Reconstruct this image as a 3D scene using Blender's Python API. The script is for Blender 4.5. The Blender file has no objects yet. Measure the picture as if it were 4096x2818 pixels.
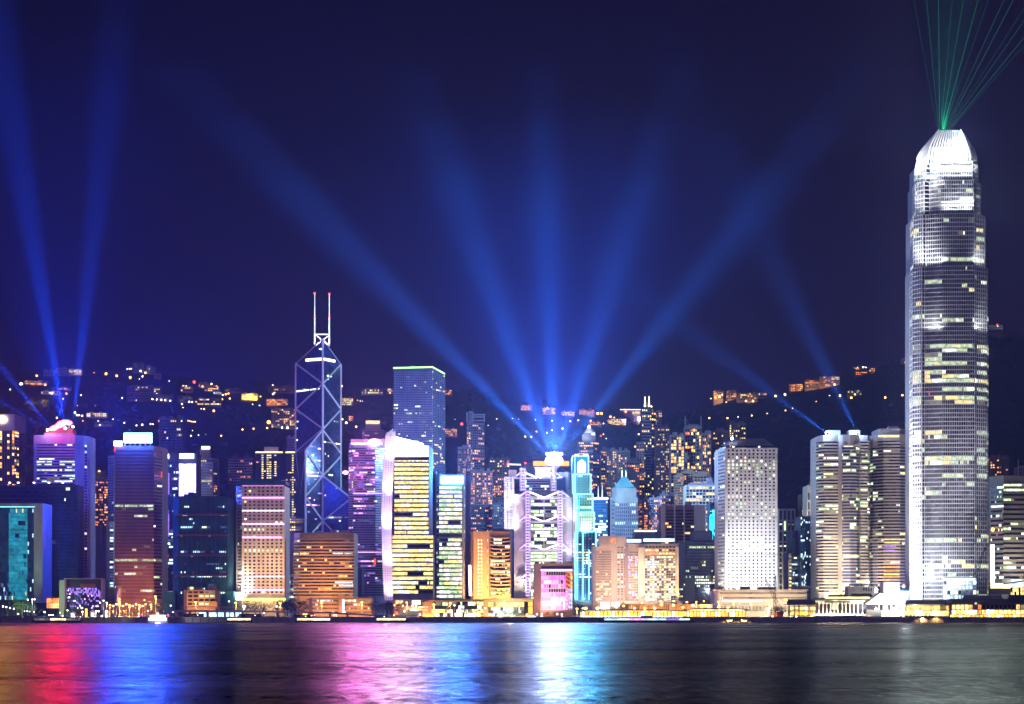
import bpy, math, random
from mathutils import Vector, Matrix
random.seed(7)
R = random.random
sc = bpy.context.scene
COL = sc.collection
F = 8000.0          # focal length in pixels of the 4096 px wide picture
CX, HY = 2048.0, 2427.0
CAMZ = 12.0
# ---------------------------------------------------------------- camera, world, light
cam = bpy.data.cameras.new('camera'); camo = bpy.data.objects.new('camera', cam); COL.objects.link(camo)
camo.location = (0, 0, CAMZ); camo.rotation_euler = (math.pi/2, 0, 0)
cam.sensor_width = 36; cam.lens = 36*F/4096; cam.shift_y = (HY-1409)/4096
cam.clip_start = 1; cam.clip_end = 30000
sc.camera = camo
w = bpy.data.worlds.new('World'); sc.world = w; w.use_nodes = True
nt = w.node_tree; bg = nt.nodes['Background']
tc = nt.nodes.new('ShaderNodeTexCoord'); sx = nt.nodes.new('ShaderNodeSeparateXYZ')
nt.links.new(tc.outputs['Generated'], sx.inputs[0])
rp = nt.nodes.new('ShaderNodeValToRGB'); nt.links.new(sx.outputs['Z'], rp.inputs[0])
e = rp.color_ramp.elements
e[0].position = 0.0; e[0].color = (.010, .008, .120, 1)
e[1].position = 0.9; e[1].color = (.004, .0035, .016, 1)
for p, c in ((.08, (.0085, .007, .100, 1)), (.16, (.0055, .005, .068, 1)), (.30, (.0035, .0035, .040, 1))):
    q = e.new(p); q.color = c
# the sky is a little greyer and redder towards the west (right)
mx = nt.nodes.new('ShaderNodeMix'); mx.data_type = 'RGBA'; mx.blend_type = 'MULTIPLY'; mxr = nt.nodes.new('ShaderNodeMapRange')
nt.links.new(sx.outputs['X'], mxr.inputs[0]); mxr.inputs[1].default_value = -.3; mxr.inputs[2].default_value = .3; mxr.interpolation_type = 'SMOOTHSTEP'
mc = nt.nodes.new('ShaderNodeMix'); mc.data_type = 'RGBA'; nt.links.new(mxr.outputs[0], mc.inputs[0]); mc.inputs[6].default_value = (.7, .9, 1.05, 1); mc.inputs[7].default_value = (4.2, 1.8, .75, 1)
mx.inputs[0].default_value = 1; nt.links.new(rp.outputs[0], mx.inputs[6]); nt.links.new(mc.outputs[2], mx.inputs[7])
nt.links.new(mx.outputs[2], bg.inputs[0]); bg.inputs[1].default_value = .28
def sunlamp(st, col, rx, rz, ang):
    l = bpy.data.lights.new('facade_fill', 'SUN'); l.energy = st; l.color = col; l.angle = math.radians(ang)
    o = bpy.data.objects.new('facade_fill', l); COL.objects.link(o); o.rotation_euler = (math.radians(rx), 0, math.radians(rz))
sunlamp(.40, (.50, .42, 1.0), 62, -28, 25)  # added fill lamp from the camera side that lights all facades evenly
sc.view_settings.view_transform = 'Standard'; sc.view_settings.look = 'None'
sc.view_settings.exposure = 0; sc.view_settings.gamma = 1
cy = sc.cycles
cy.max_bounces = 4; cy.diffuse_bounces = 1; cy.glossy_bounces = 3; cy.volume_bounces = 0; cy.transmission_bounces = 2
cy.sample_clamp_indirect = 4; cy.use_denoising = True; cy.use_adaptive_sampling = True; cy.adaptive_threshold = .01
cy.caustics_reflective = False; cy.caustics_refractive = False

def X(px, D): return (px-CX)/F*D
def Z(py, D): return CAMZ+(HY-py)/F*D
def P(px, py, D): return Vector((X(px, D), D, Z(py, D)))
def lerp(a, b, t): return a+(b-a)*t
def interp(tab, x):
    if x <= tab[0][0]: return tab[0][1]
    for (a, va), (b, vb) in zip(tab, tab[1:]):
        if x <= b: return lerp(va, vb, (x-a)/(b-a))
    return tab[-1][1]

# ---------------------------------------------------------------- materials
M = {}
def nodes_of(name):
    m = bpy.data.materials.new(name); m.use_nodes = True
    return m, m.node_tree, m.node_tree.nodes['Principled BSDF']
def wall(name, col, rough=.75, var=.28, scale=.12, metal=0.0, spec=.4):
    m, nt, b = nodes_of(name)
    g = nt.nodes.new('ShaderNodeNewGeometry')
    mp = nt.nodes.new('ShaderNodeMapping'); mp.inputs['Scale'].default_value = (scale, scale, scale*.35)
    n = nt.nodes.new('ShaderNodeTexNoise'); n.inputs['Scale'].default_value = 1; n.inputs['Detail'].default_value = 6
    nt.links.new(g.outputs['Position'], mp.inputs[0]); nt.links.new(mp.outputs[0], n.inputs[0])
    mr = nt.nodes.new('ShaderNodeMapRange'); mr.inputs[1].default_value = .3; mr.inputs[2].default_value = .7
    mr.inputs[3].default_value = 1-var; mr.inputs[4].default_value = 1+var*.6
    nt.links.new(n.outputs[0], mr.inputs[0])
    n2 = nt.nodes.new('ShaderNodeTexNoise'); n2.inputs['Scale'].default_value = .9; n2.inputs['Detail'].default_value = 3
    nt.links.new(g.outputs['Position'], n2.inputs[0])
    mr2 = nt.nodes.new('ShaderNodeMapRange'); mr2.inputs[3].default_value = .82; mr2.inputs[4].default_value = 1.18
    nt.links.new(n2.outputs[0], mr2.inputs[0])
    mu = nt.nodes.new('ShaderNodeMath'); mu.operation = 'MULTIPLY'; nt.links.new(mr.outputs[0], mu.inputs[0]); nt.links.new(mr2.outputs[0], mu.inputs[1])
    hsv = nt.nodes.new('ShaderNodeHueSaturation'); hsv.inputs['Color'].default_value = (*col, 1)
    nt.links.new(mu.outputs[0], hsv.inputs['Value']); nt.links.new(hsv.outputs[0], b.inputs['Base Color'])
    b.inputs['Roughness'].default_value = rough; b.inputs['Metallic'].default_value = metal
    b.inputs['Specular IOR Level'].default_value = spec
    M[name] = m; return m
def emis(name, col, st, sample=False, var=0.0, vs=.35, floor=.25):
    """something that gives off light; var adds the uneven brightness of furnished rooms"""
    m, nt, b = nodes_of(name)
    b.inputs['Base Color'].default_value = (.03, .03, .03, 1); b.inputs['Roughness'].default_value = .35
    b.inputs['Emission Color'].default_value = (*col, 1)
    if var:
        g = nt.nodes.new('ShaderNodeNewGeometry')
        n = nt.nodes.new('ShaderNodeTexNoise'); n.inputs['Scale'].default_value = vs; n.inputs['Detail'].default_value = 5; n.inputs['Roughness'].default_value = .75
        nt.links.new(g.outputs['Position'], n.inputs[0])
        mr = nt.nodes.new('ShaderNodeMapRange'); mr.inputs[1].default_value = .36; mr.inputs[2].default_value = .66
        mr.inputs[3].default_value = st*(1-var); mr.inputs[4].default_value = st*(1+var)
        nt.links.new(n.outputs[0], mr.inputs[0])
        oi = nt.nodes.new('ShaderNodeObjectInfo')
        mr2 = nt.nodes.new('ShaderNodeMapRange'); mr2.inputs[3].default_value = .6; mr2.inputs[4].default_value = 1.3
        nt.links.new(oi.outputs['Random'], mr2.inputs[0])
        mu = nt.nodes.new('ShaderNodeMath'); mu.operation = 'MULTIPLY'
        nt.links.new(mr.outputs[0], mu.inputs[0]); nt.links.new(mr2.outputs[0], mu.inputs[1])
        nt.links.new(mu.outputs[0], b.inputs['Emission Strength'])
    else:
        b.inputs['Emission Strength'].default_value = st
    m.cycles.emission_sampling = 'FRONT_BACK' if sample else 'NONE'
    M[name] = m; return m
def glass(name, col, rough=.12, metal=.35):
    m, nt, b = nodes_of(name)
    g = nt.nodes.new('ShaderNodeNewGeometry')
    n = nt.nodes.new('ShaderNodeTexWhiteNoise'); 
    sn = nt.nodes.new('ShaderNodeVectorMath'); sn.operation = 'SNAP'; sn.inputs[1].default_value = (3.1, 3.1, 3.7)
    nt.links.new(g.outputs['Position'], sn.inputs[0]); nt.links.new(sn.outputs[0], n.inputs[0])
    mr = nt.nodes.new('ShaderNodeMapRange'); mr.inputs[3].default_value = .55; mr.inputs[4].default_value = 1.5
    nt.links.new(n.outputs[0], mr.inputs[0])
    hsv = nt.nodes.new('ShaderNodeHueSaturation'); hsv.inputs['Color'].default_value = (*col, 1)
    nt.links.new(mr.outputs[0], hsv.inputs['Value']); nt.links.new(hsv.outputs[0], b.inputs['Base Color'])
    b.inputs['Roughness'].default_value = rough; b.inputs['Metallic'].default_value = metal
    M[name] = m; return m
# walls
wall('concrete', (.42, .40, .38)); wall('white', (.78, .77, .76), var=.12); wall('cream', (.66, .58, .46), var=.15)
wall('beige', (.50, .42, .34)); wall('brown', (.22, .14, .11)); wall('rust', (.30, .17, .12)); wall('tan', (.55, .38, .24), var=.15)
wall('pinkish', (.52, .38, .38)); wall('lilac', (.48, .42, .55)); wall('grey', (.32, .32, .35)); wall('darkgrey', (.12, .12, .14))
wall('navy', (.05, .06, .12), rough=.5); wall('granite', (.55, .45, .40), var=.14); wall('silver', (.62, .62, .66), rough=.35, metal=.5, var=.08)
wall('steel', (.45, .45, .5), rough=.4, metal=.6); wall('netting', (.01, .13, .17), rough=.9, var=.4, scale=.3); wall('bamboo', (.30, .13, .07))
wall('stone', (.36, .34, .32)); wall('roofgreen', (.06, .20, .17), rough=.5, var=.2); wall('roofdark', (.05, .055, .07), rough=.5)
wall('copper', (.22, .55, .55), rough=.6, var=.2); wall('red', (.5, .05, .04)); wall('timber', (.18, .09, .05)); wall('asphalt', (.05, .05, .05))
wall('hill', (.022, .034, .030), rough=1, var=.5, scale=.02, spec=.05); wall('leaf', (.05, .085, .03), rough=.7, var=.4, scale=.5)
wall('leafdark', (.024, .040, .026), rough=.9, var=.4, scale=.3, spec=.1); wall('bark', (.09, .06, .04)); wall('pave', (.25, .24, .23))
wall('bluepanel', (.05, .12, .22), rough=.4, var=.2); wall('ifcfin', (.75, .76, .78), rough=.4, var=.05, metal=.1)
glass('glass', (.035, .045, .075)); glass('glass_blue', (.035, .07, .24), rough=.2); glass('glass_teal', (.02, .10, .19)); glass('glass_black', (.015, .015, .02))
glass('glass_brown', (.06, .03, .03)); glass('glass_sky', (.06, .13, .30), rough=.25)
# lit windows
emis('lit_warm', (1, .48, .12), 3.0, var=.75); emis('lit_orange', (1, .26, .05), 2.2, var=.7); emis('lit_yellow', (1, .80, .26), 2.3, var=.65)
emis('lit_white', (.95, 1, .80), 2.6, var=.7); emis('lit_green', (.72, 1, .50), 1.7, var=.7); emis('lit_cool', (.55, .85, 1), 2.2, var=.7)
emis('lit_dim', (.55, .5, .22), .55, var=.8); emis('lit_dimblue', (.25, .35, .7), .45, var=.8); emis('lit_pink', (1, .16, .85), 2.3, var=.5, vs=.6)
emis('lit_pinkw', (1, .42, .95), 2.8, var=.5, vs=.6); emis('lit_red', (1, .06, .03), 2.0, var=.6); emis('lit_teal', (.02, .55, .8), .75, var=.6, vs=.15)
emis('lit_purple', (.45, .22, 1), 1.4, var=.8, vs=1.2); emis('lit_lime', (.75, 1, .15), 2.6, var=.4); emis('lit_ifc', (.82, 1, .58), 1.45, var=.7)
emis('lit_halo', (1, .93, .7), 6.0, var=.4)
# signs, tubes, lamps
emis('sign_blue', (.16, .36, 1), 26, sample=True); emis('sign_red', (1, .05, .10), 24, sample=True); emis('sign_white', (.9, .92, 1), 8, sample=True)
emis('sign_cyan', (.12, .60, 1), 20, sample=True); emis('sign_warm', (1, .75, .35), 7, sample=True); emis('sign_pink', (1, .35, .85), 22, sample=True)
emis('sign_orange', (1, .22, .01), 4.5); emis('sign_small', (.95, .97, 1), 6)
emis('tube_pink', (1, .45, .95), 3.2); emis('tube_cyan', (.02, .75, 1), 3.6); emis('tube_cyanw', (.20, .85, 1), 4.0); emis('tube_green', (.55, 1, .3), 3.0)
emis('tube_white', (1, .96, .98), 4.5); emis('tube_lilac', (.66, .40, 1), 2.6); emis('tube_yellow', (1, .8, .25), 4)
emis('lamp_orange', (1, .34, .05), 11); emis('lamp_white', (1, .93, .80), 9); emis('lamp_red', (1, .04, .03), 12); emis('lamp_warm', (1, .56, .17), 9)
emis('lamp_search', (.75, .88, 1), 30); emis('laser_green', (.0, .55, .22), .55); emis('lamp_violet', (.6, .3, 1), 10)
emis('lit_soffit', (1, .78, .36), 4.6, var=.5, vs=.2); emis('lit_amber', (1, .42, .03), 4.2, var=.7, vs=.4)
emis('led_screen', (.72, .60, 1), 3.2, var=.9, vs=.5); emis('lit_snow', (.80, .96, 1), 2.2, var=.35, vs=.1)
PAL = {
 'warm': [('lit_warm', 5), ('lit_yellow', 3), ('lit_orange', 2), ('lit_dim', 2)],
 'gold': [('lit_yellow', 5), ('lit_warm', 3), ('lit_white', 1), ('lit_dim', 2)],
 'office': [('lit_white', 4), ('lit_green', 3), ('lit_dim', 4), ('lit_yellow', 1)],
 'yellow': [('lit_yellow', 6), ('lit_green', 2), ('lit_white', 1), ('lit_dim', 3)],
 'cool': [('lit_cool', 4), ('lit_white', 2), ('lit_dimblue', 4)],
 'green': [('lit_green', 5), ('lit_white', 3), ('lit_dim', 3)],
 'dim': [('lit_dim', 4), ('lit_dimblue', 3), ('lit_green', 1)],
 'ifc': [('lit_ifc', 7), ('lit_white', 2), ('lit_dim', 2), ('lit_yellow', 2)],
 'bright': [('lit_yellow', 7), ('lit_white', 2), ('lit_warm', 1)],
 'brightgreen': [('lit_green', 4), ('lit_white', 4), ('lit_yellow', 1)],
 'pink': [('lit_pink', 3), ('lit_pinkw', 2)],
 'orange': [('lit_orange', 4), ('lit_warm', 2), ('lit_dim', 1)],
 'violet': [('lit_purple', 3), ('lit_pinkw', 1), ('lit_white', 1), ('lit_dimblue', 2)],
 'teal': [('lit_teal', 1)],
 'halo': [('lit_halo', 1)],
}
def pick(pal):
    L = PAL[pal]; t = R()*sum(a[1] for a in L)
    for n, wt in L:
        t -= wt
        if t <= 0: return n
    return L[-1][0]

# ---------------------------------------------------------------- mesh helpers
def mesh(name, vs, fs, mats, mi=None, smooth=False):
    me = bpy.data.meshes.new(name); me.from_pydata([tuple(v) for v in vs], [], fs)
    for m in mats: me.materials.append(M[m] if isinstance(m, str) else m)
    if mi: me.polygons.foreach_set('material_index', mi)
    if smooth: me.polygons.foreach_set('use_smooth', [True]*len(fs))
    me.update(); return me
BV = [(-.5, -.5, -.5), (.5, -.5, -.5), (.5, .5, -.5), (-.5, .5, -.5), (-.5, -.5, .5), (.5, -.5, .5), (.5, .5, .5), (-.5, .5, .5)]
BF = [(0, 1, 5, 4), (1, 2, 6, 5), (2, 3, 7, 6), (3, 0, 4, 7), (4, 5, 6, 7), (3, 2, 1, 0)]
def disc_mesh():
    vs = []; n = 12
    for y in (-.5, .5):
        for k in range(n): vs.append((.5*math.cos(k*2*math.pi/n), y, .5*math.sin(k*2*math.pi/n)))
    fs = [tuple(range(n))[::-1], tuple(range(n, 2*n))]+[(k, (k+1) % n, n+(k+1) % n, n+k) for k in range(n)]
    return vs, fs
DV, DF = disc_mesh()
UNIT = {}
def unit(kind, mat):
    """one shared unit mesh per shape and material"""
    if (kind, mat) not in UNIT:
        UNIT[(kind, mat)] = mesh(kind, BV if kind == 'box' else DV, BF if kind == 'box' else DF, [mat])
    return UNIT[(kind, mat)]
def thing(name, label, cat, loc, group=None):
    o = bpy.data.objects.new(name, None); COL.objects.link(o); o.location = loc; o.empty_display_size = 1
    o['label'] = label; o['category'] = cat
    if group: o['group'] = group
    return o
def put(name, me, parent=None, loc=(0, 0, 0), rot=0, scale=None, kind=None, label=None, cat=None, group=None):
    o = bpy.data.objects.new(name, me); COL.objects.link(o)
    if parent is not None:
        o.parent = parent
    o.location = loc
    if rot: o.rotation_euler = (0, 0, rot)
    if scale: o.scale = scale
    if kind: o['kind'] = kind
    if label: o['label'] = label
    if cat: o['category'] = cat
    if group: o['group'] = group
    return o
class MB:
    """collects boxes, bars, prisms and free faces into one mesh"""
    def __init__(s): s.v = []; s.f = []; s.mi = []; s.mats = []
    def m(s, mat):
        if mat not in s.mats: s.mats.append(mat)
        return s.mats.index(mat)
    def add(s, vs, fs, mat):
        n = len(s.v); k = s.m(mat); s.v += [tuple(v) for v in vs]
        for f in fs: s.f.append(tuple(n+i for i in f)); s.mi.append(k)
    def box(s, c, size, mat, a=0):
        ca, sa = math.cos(a), math.sin(a)
        s.add([(c[0]+x*size[0]*ca-y*size[1]*sa, c[1]+x*size[0]*sa+y*size[1]*ca, c[2]+z*size[2]) for x, y, z in BV], BF, mat)
    def disc(s, c, size, mat, a=0):
        ca, sa = math.cos(a), math.sin(a)
        s.add([(c[0]+x*size[0]*ca-y*size[1]*sa, c[1]+x*size[0]*sa+y*size[1]*ca, c[2]+z*size[2]) for x, y, z in DV], DF, mat)
    def bar(s, p, q, r, mat, n=4, r2=None):
        p = Vector(p); q = Vector(q); d = (q-p)
        if d.length < 1e-6: return
        d.normalize(); u = d.orthogonal().normalized(); w_ = d.cross(u); r2 = r if r2 is None else r2
        vs = []
        for c, rr in ((p, r), (q, r2)):
            for k in range(n):
                t = 2*math.pi*(k+.5)/n; vs.append(c+u*math.cos(t)*rr+w_*math.sin(t)*rr)
        s.add(vs, [(k, (k+1) % n, n+(k+1) % n, n+k) for k in range(n)]+[tuple(range(n))[::-1], tuple(range(n, 2*n))], mat)
    def prism(s, poly, z0, z1, mat):
        n = len(poly); zt = z1 if isinstance(z1, (list, tuple)) else [z1]*n
        vs = [(x, y, z0) for x, y in poly]+[(p[0], p[1], z) for p, z in zip(poly, zt)]
        s.add(vs, [(k, (k+1) % n, n+(k+1) % n, n+k) for k in range(n)]+[tuple(range(n))[::-1], tuple(range(n, 2*n))], mat)
    def ball(s, c, r, mat, n=8, m=5, sq=1.0):
        vs = [(c[0], c[1], c[2]-r*sq)]; fs = []
        for j in range(1, m):
            t = math.pi*j/m
            for k in range(n): vs.append((c[0]+r*math.sin(t)*math.cos(2*math.pi*k/n), c[1]+r*math.sin(t)*math.sin(2*math.pi*k/n), c[2]-r*sq*math.cos(t)))
        vs.append((c[0], c[1], c[2]+r*sq)); L = len(vs)-1
        for k in range(n):
            fs.append((0, 1+(k+1) % n, 1+k)); fs.append((L, 1+(m-2)*n+k, 1+(m-2)*n+(k+1) % n))
            for j in range(m-2): fs.append((1+j*n+k, 1+j*n+(k+1) % n, 1+(j+1)*n+(k+1) % n, 1+(j+1)*n+k))
        s.add(vs, fs, mat)
    def rel(s, o): s.v = [(x-o[0], y-o[1], z-o[2]) for x, y, z in s.v]; return s
    def build(s, name, parent=None, kind=None, smooth=False, label=None, cat=None, group=None, origin=None):
        """vertices are in world metres; they are made relative to the parent or to the thing's own base"""
        org = tuple(parent['_o']) if parent is not None and '_o' in parent else (0, 0, 0)
        if origin is not None: org = tuple(origin)
        s.rel(org)
        o = put(name, mesh(name, s.v, s.f, s.mats, s.mi, smooth), parent, loc=(0, 0, 0) if parent is not None else org, kind=kind, label=label, cat=cat, group=group)
        return o
def root(name, label, cat, loc, group=None):
    o = thing(name, label, cat, loc, group); o['_o'] = tuple(loc); return o
def pbox(parent, name, c, size, mat, a=0, kind=None, label=None, shape='box'):
    o_ = parent['_o']
    return put(name, unit(shape, mat), parent, loc=(c[0]-o_[0], c[1]-o_[1], c[2]-o_[2]), rot=a, scale=size, kind=kind, label=label)
def sub(obj, parent_part):
    """hang obj (a child of the same thing) one level deeper"""
    m = Matrix.Translation(parent_part.location) @ Matrix.Rotation(parent_part.rotation_euler.z, 4, 'Z') @ Matrix.Diagonal((*parent_part.scale, 1))
    obj.parent = parent_part; obj.matrix_parent_inverse = m.inverted()
    return obj

# ---------------------------------------------------------------- lamps
def lamp(kind, name, loc, energy, col, target=None, cone=60, blend=.5, size=.5):
    l = bpy.data.lights.new(name, kind); l.energy = energy; l.color = col; l.shadow_soft_size = size
    if kind == 'SPOT': l.spot_size = math.radians(cone); l.spot_blend = blend
    o = bpy.data.objects.new(name, l); COL.objects.link(o); o.location = loc
    if target is not None: o.rotation_euler = (Vector(target)-Vector(loc)).to_track_quat('-Z', 'Y').to_euler()
    return o
def flood(loc, target, rad, col, cone=75, blend=.8, alb=.5, size=1.5):
    """floodlight that gives the target about the radiance rad"""
    r = (Vector(target)-Vector(loc)).length
    return lamp('SPOT', 'floodlight', loc, rad*math.pi/alb*4*math.pi*r*r, col, target, cone, blend, size)

def streaklight(px, y, D, e_, col, size, halo=.12, cone=64, tx=None):
    """spot added to lay a streak on the harbour water, plus a point halo"""
    p = P(px, y, D); lamp('SPOT', 'water_streak_lamp', p, e_, col, (p.x*.72 if tx is None else tx, 900, 0), cone, 1.0, size)
    lamp('POINT', 'sign_glow', p, e_*halo, col, size=min(size, 5))
def downlight(loc, e_, col, size=.6):
    return lamp('SPOT', 'lamp_light', loc, e_, col, (loc[0], loc[1], loc[2]-5), 150, .4, size)
# ---------------------------------------------------------------- terrain
RIDGE = [(-2500, 1470), (0, 1475), (300, 1480), (560, 1490), (760, 1510), (1000, 1540), (1300, 1555), (1700, 1560), (1900, 1575), (2100, 1605), (2350, 1625), (2500, 1655), (2700, 1668),
         (2850, 1620), (2960, 1585), (3080, 1580), (3170, 1555), (3360, 1510), (3500, 1475), (3650, 1430), (3850, 1350), (4100, 1345), (6500, 1345)]
def wob(x, y): return math.sin(x*.011+y*.007)*.5+math.sin(x*.023-y*.017+1.3)*.3+math.sin(x*.051+y*.043+2.1)*.2
def ground(x, D):
    if D <= 2150: return 4.0
    px = x/D*F+CX; zr = Z(interp(RIDGE, px), 3700)
    if D <= 3700:
        t = (D-2150)/1550.; s = .55*t+.45*t*t*(3-2*t)
        s = s*(1-.10*math.sin(t*math.pi)*(1+.6*wob(x*.5, D*.5)))
        return 4+(zr-4)*s
    return 4+(zr-4)*max(.2, 1-(D-3700)/4200.)
def solveD(px, py, lo=2170):
    D = lo
    while D < 3700:
        if Z(py, D) <= ground(X(px, D), D): return D
        D += 6
    return 3690
# ---------------------------------------------------------------- buildings
def pxy(px, D): return (X(px, D), D)
class Bld:
    def __init__(s, name, label, cat, pxc, D, group=None, base=None):
        x = X(pxc, D); g = ground(x, D) if base is None else base
        s.D = D; s.k = D/F; s.o = root(name, label, cat, (x, D, g), group); s.g = g
        s.cells = []; s.bars = []; s.bn = {}
    # --- solid pieces
    def body(s, pts, top, wallm, depth=30, z0=None, name='wall', tops=None, flat=None):
        """pts [(px,dD)] visible corners from left to right; the back is closed 'depth' metres behind"""
        poly = [pxy(px, s.D+d) for px, d in pts]
        back = max(d for _, d in pts)+depth
        poly2 = poly+[(poly[-1][0]-(0 if not flat else flat), s.D+back), (poly[0][0]+(0 if not flat else flat), s.D+back)]
        zt = [Z(t, s.D) for t in tops] if tops else [Z(top, s.D)]*len(poly)
        zt = zt+[zt[-1], zt[0]]
        b = MB(); b.prism(poly2, s.g-1 if z0 is None else z0, zt, wallm)
        return b.build(name, s.o)
    def box(s, name, x0, x1, y0, y1, mat, d=0, dep=10, emit=None, shape='box', kind=None, label=None):
        D = s.D+d
        c = ((X(x0, D)+X(x1, D))/2, D+dep/2, (Z(y0, D)+Z(y1, D))/2)
        return pbox(s.o, name, c, (abs(X(x1, D)-X(x0, D)), dep, abs(Z(y1, D)-Z(y0, D))), mat, kind=kind, label=label, shape=shape)
    def seg(s, name, p, q, r, mat, d=0, n=5, d2=None):
        b = MB(); b.bar(P(p[0], p[1], s.D+d), P(q[0], q[1], s.D+(d if d2 is None else d2)), r, mat, n); return b.build(name, s.o)
    def segs(s, name, L, r, mat, d=0, kind=None, n=5):
        b = MB()
        for t in L: b.bar(P(t[0], t[1], s.D+d), P(t[2], t[3], s.D+d), r, mat, n)
        return b.build(name, s.o, kind=kind)
    # --- facades
    def fac(s, a, b, y0, y1, r, c, w=.6, h=.5, lit=.2, pal='office', g='glass', sp=None, pr=None, run=.1, rows=None, ml=0, mr_=0, mask=None, dep=.5, shape='box', keep=.55, mixed=False, fixed=None, tl=None, off=0, py_shift=.5, nosp=False, prs=1, litf=None):
        """a, b = (px, dD) of the left and right edge; y0 top and y1 bottom (pixels); r rows, c columns"""
        A = Vector(pxy(a[0], s.D+a[1])); B = Vector(pxy(b[0], s.D+b[1])); U = B-A; L = U.length; U.normalize()
        Nn = Vector((U.y, -U.x)); ang = math.atan2(U.y, U.x)
        z1 = Z(y0, s.D); z0 = max(Z(y1, s.D), s.g)
        l0 = L*ml; L2 = L*(1-ml-mr_); H = (z1-z0)/r; W = L2/c
        pw = W*w; ph = H*h; pwp = pw/s.k*abs(U.x); php = ph/s.k
        for j in range(r):
            zc = z1-(j+py_shift)*H
            rp_ = lit(j/r) if callable(lit) else lit
            if rows is not None and j in rows: rp_ = rows[j] if isinstance(rows, dict) else .97
            elif R() < run: rp_ = .9
            st = R() < rp_; mt = pick(pal)
            for i in range(c):
                u = l0+(i+.5)*W
                if mask and not mask(i, j): continue
                if R() > keep: st = R() < rp_
                if mixed or R() > .72: mt = pick(pal)
                mm = mt if st else g
                if fixed and (i, j) in fixed: mm = fixed[(i, j)]
                if litf: mm = litf(i, j, mm)
                p = A+U*u+Nn*(off+.06)
                s.cells.append((p.x, p.y, zc, pw, .12, ph, ang, mm, min(pwp, php*1.5), shape))
        if sp:
            for j in range(r+1):
                hh = H*(1-h)
                zc = z1-j*H+(.5-py_shift)*H
                if j == 0: zc -= hh/4; hh /= 2
                elif j == r: zc += hh/4; hh /= 2
                if mask:
                    ok = [i for i in range(c) if mask(i, min(j, r-1))]
                    if not ok: continue
                    ua = l0+min(ok)*W; ub = l0+(max(ok)+1)*W
                else: ua, ub = 0.05, L-.05
                if nosp: continue
                p = A+U*((ua+ub)/2)+Nn*(off+dep/2)
                s.bars.append(('spandrel', p.x, p.y, zc, ub-ua, dep, hh, ang, sp, hh/s.k))
        if pr:
            ww = W*(1-w)
            for i in range(0, c+1, prs):
                u = l0+i*W; wi = ww
                if i == 0 and ml == 0: u += ww/4; wi = ww/2
                elif i == c and mr_ == 0: u -= ww/4; wi = ww/2
                if mask:
                    ok = [j for j in range(r) if (i < c and mask(i, j)) or (i > 0 and mask(i-1, j))]
                    if not ok: continue
                    za = z1-min(ok)*H; zb = z1-(max(ok)+1)*H
                else: za, zb = z1, z0
                p = A+U*u+Nn*(off+dep/2+.03)
                s.bars.append(('pier', p.x, p.y, (za+zb)/2, wi, dep+.05, za-zb-.02, ang, pr, wi/s.k))
        return s
    def finish(s, maxw=300, minpx=7.0, maxb=120):
        big = sorted([c for c in s.cells if c[8] >= minpx], key=lambda c: (-round(c[8]), R()))
        one, many = big[:maxw], big[maxw:]+[c for c in s.cells if c[8] < minpx]
        for c in one:
            pbox(s.o, 'window', (c[0], c[1], c[2]), (c[3], c[4], c[5]), c[7], c[6], shape=c[9])
        if many:
            b = MB()
            for c in many: (b.box if c[9] == 'box' else b.disc)((c[0], c[1], c[2]), (c[3], c[4], c[5]), c[7], c[6])
            b.build('window', s.o, kind='stuff')
        for nm in ('spandrel', 'pier'):
            L = [t for t in s.bars if t[0] == nm]
            bigb = sorted([t for t in L if t[9] >= 3.5], key=lambda t: -t[9])
            o1 = bigb[:maxb]; m1 = bigb[maxb:]+[t for t in L if t[9] < 3.5]
            for t in o1: pbox(s.o, nm, (t[1], t[2], t[3]), (t[4], t[5], t[6]), t[8], t[7])
            if m1:
                b = MB()
                for t in m1: b.box((t[1], t[2], t[3]), (t[4], t[5], t[6]), t[8], t[7])
                b.build(nm, s.o, kind='stuff')
        s.cells = []; s.bars = []
        return s
def roofbits(B, x0, x1, y, n=3, mat='grey', hmax=14, ant=0, rail=True, d=6):
    """plant rooms, tanks, parapet rail and aerials on a flat roof"""
    for i in range(n):
        a = lerp(x0, x1, (i+.15+.2*R())/n); b_ = a+(x1-x0)/n*(.35+.35*R())
        B.box('plant_room', a, b_, y-hmax*(.35+.65*R()), y+1, mat, d=d+R()*5, dep=8)
    if rail: B.box('parapet', x0+1, x1-1, y-3, y+1, mat, d=1.2, dep=.5)
    for i in range(ant):
        a = lerp(x0, x1, .2+.6*R()); B.seg('antenna', (a, y), (a, y-18-20*R()), .25, 'steel', d=8, n=4)
# ---------------------------------------------------------------- air
hz = MB(); hz.box((0, 2900, 279.5), (9000, 6500, 561), 'asphalt')
ho = hz.build('haze', None, kind='stuff')
m = bpy.data.materials.new('haze'); m.use_nodes = True; nt = m.node_tree; nt.nodes.clear()
oo = nt.nodes.new('ShaderNodeOutputMaterial'); vv = nt.nodes.new('ShaderNodeVolumePrincipled')
vv.inputs['Density'].default_value = 1.18e-4; vv.inputs['Color'].default_value = (.46, .50, 1, 1); vv.inputs['Anisotropy'].default_value = .2
nt.links.new(vv.outputs[0], oo.inputs['Volume']); ho.data.materials.clear(); ho.data.materials.append(m)
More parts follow.
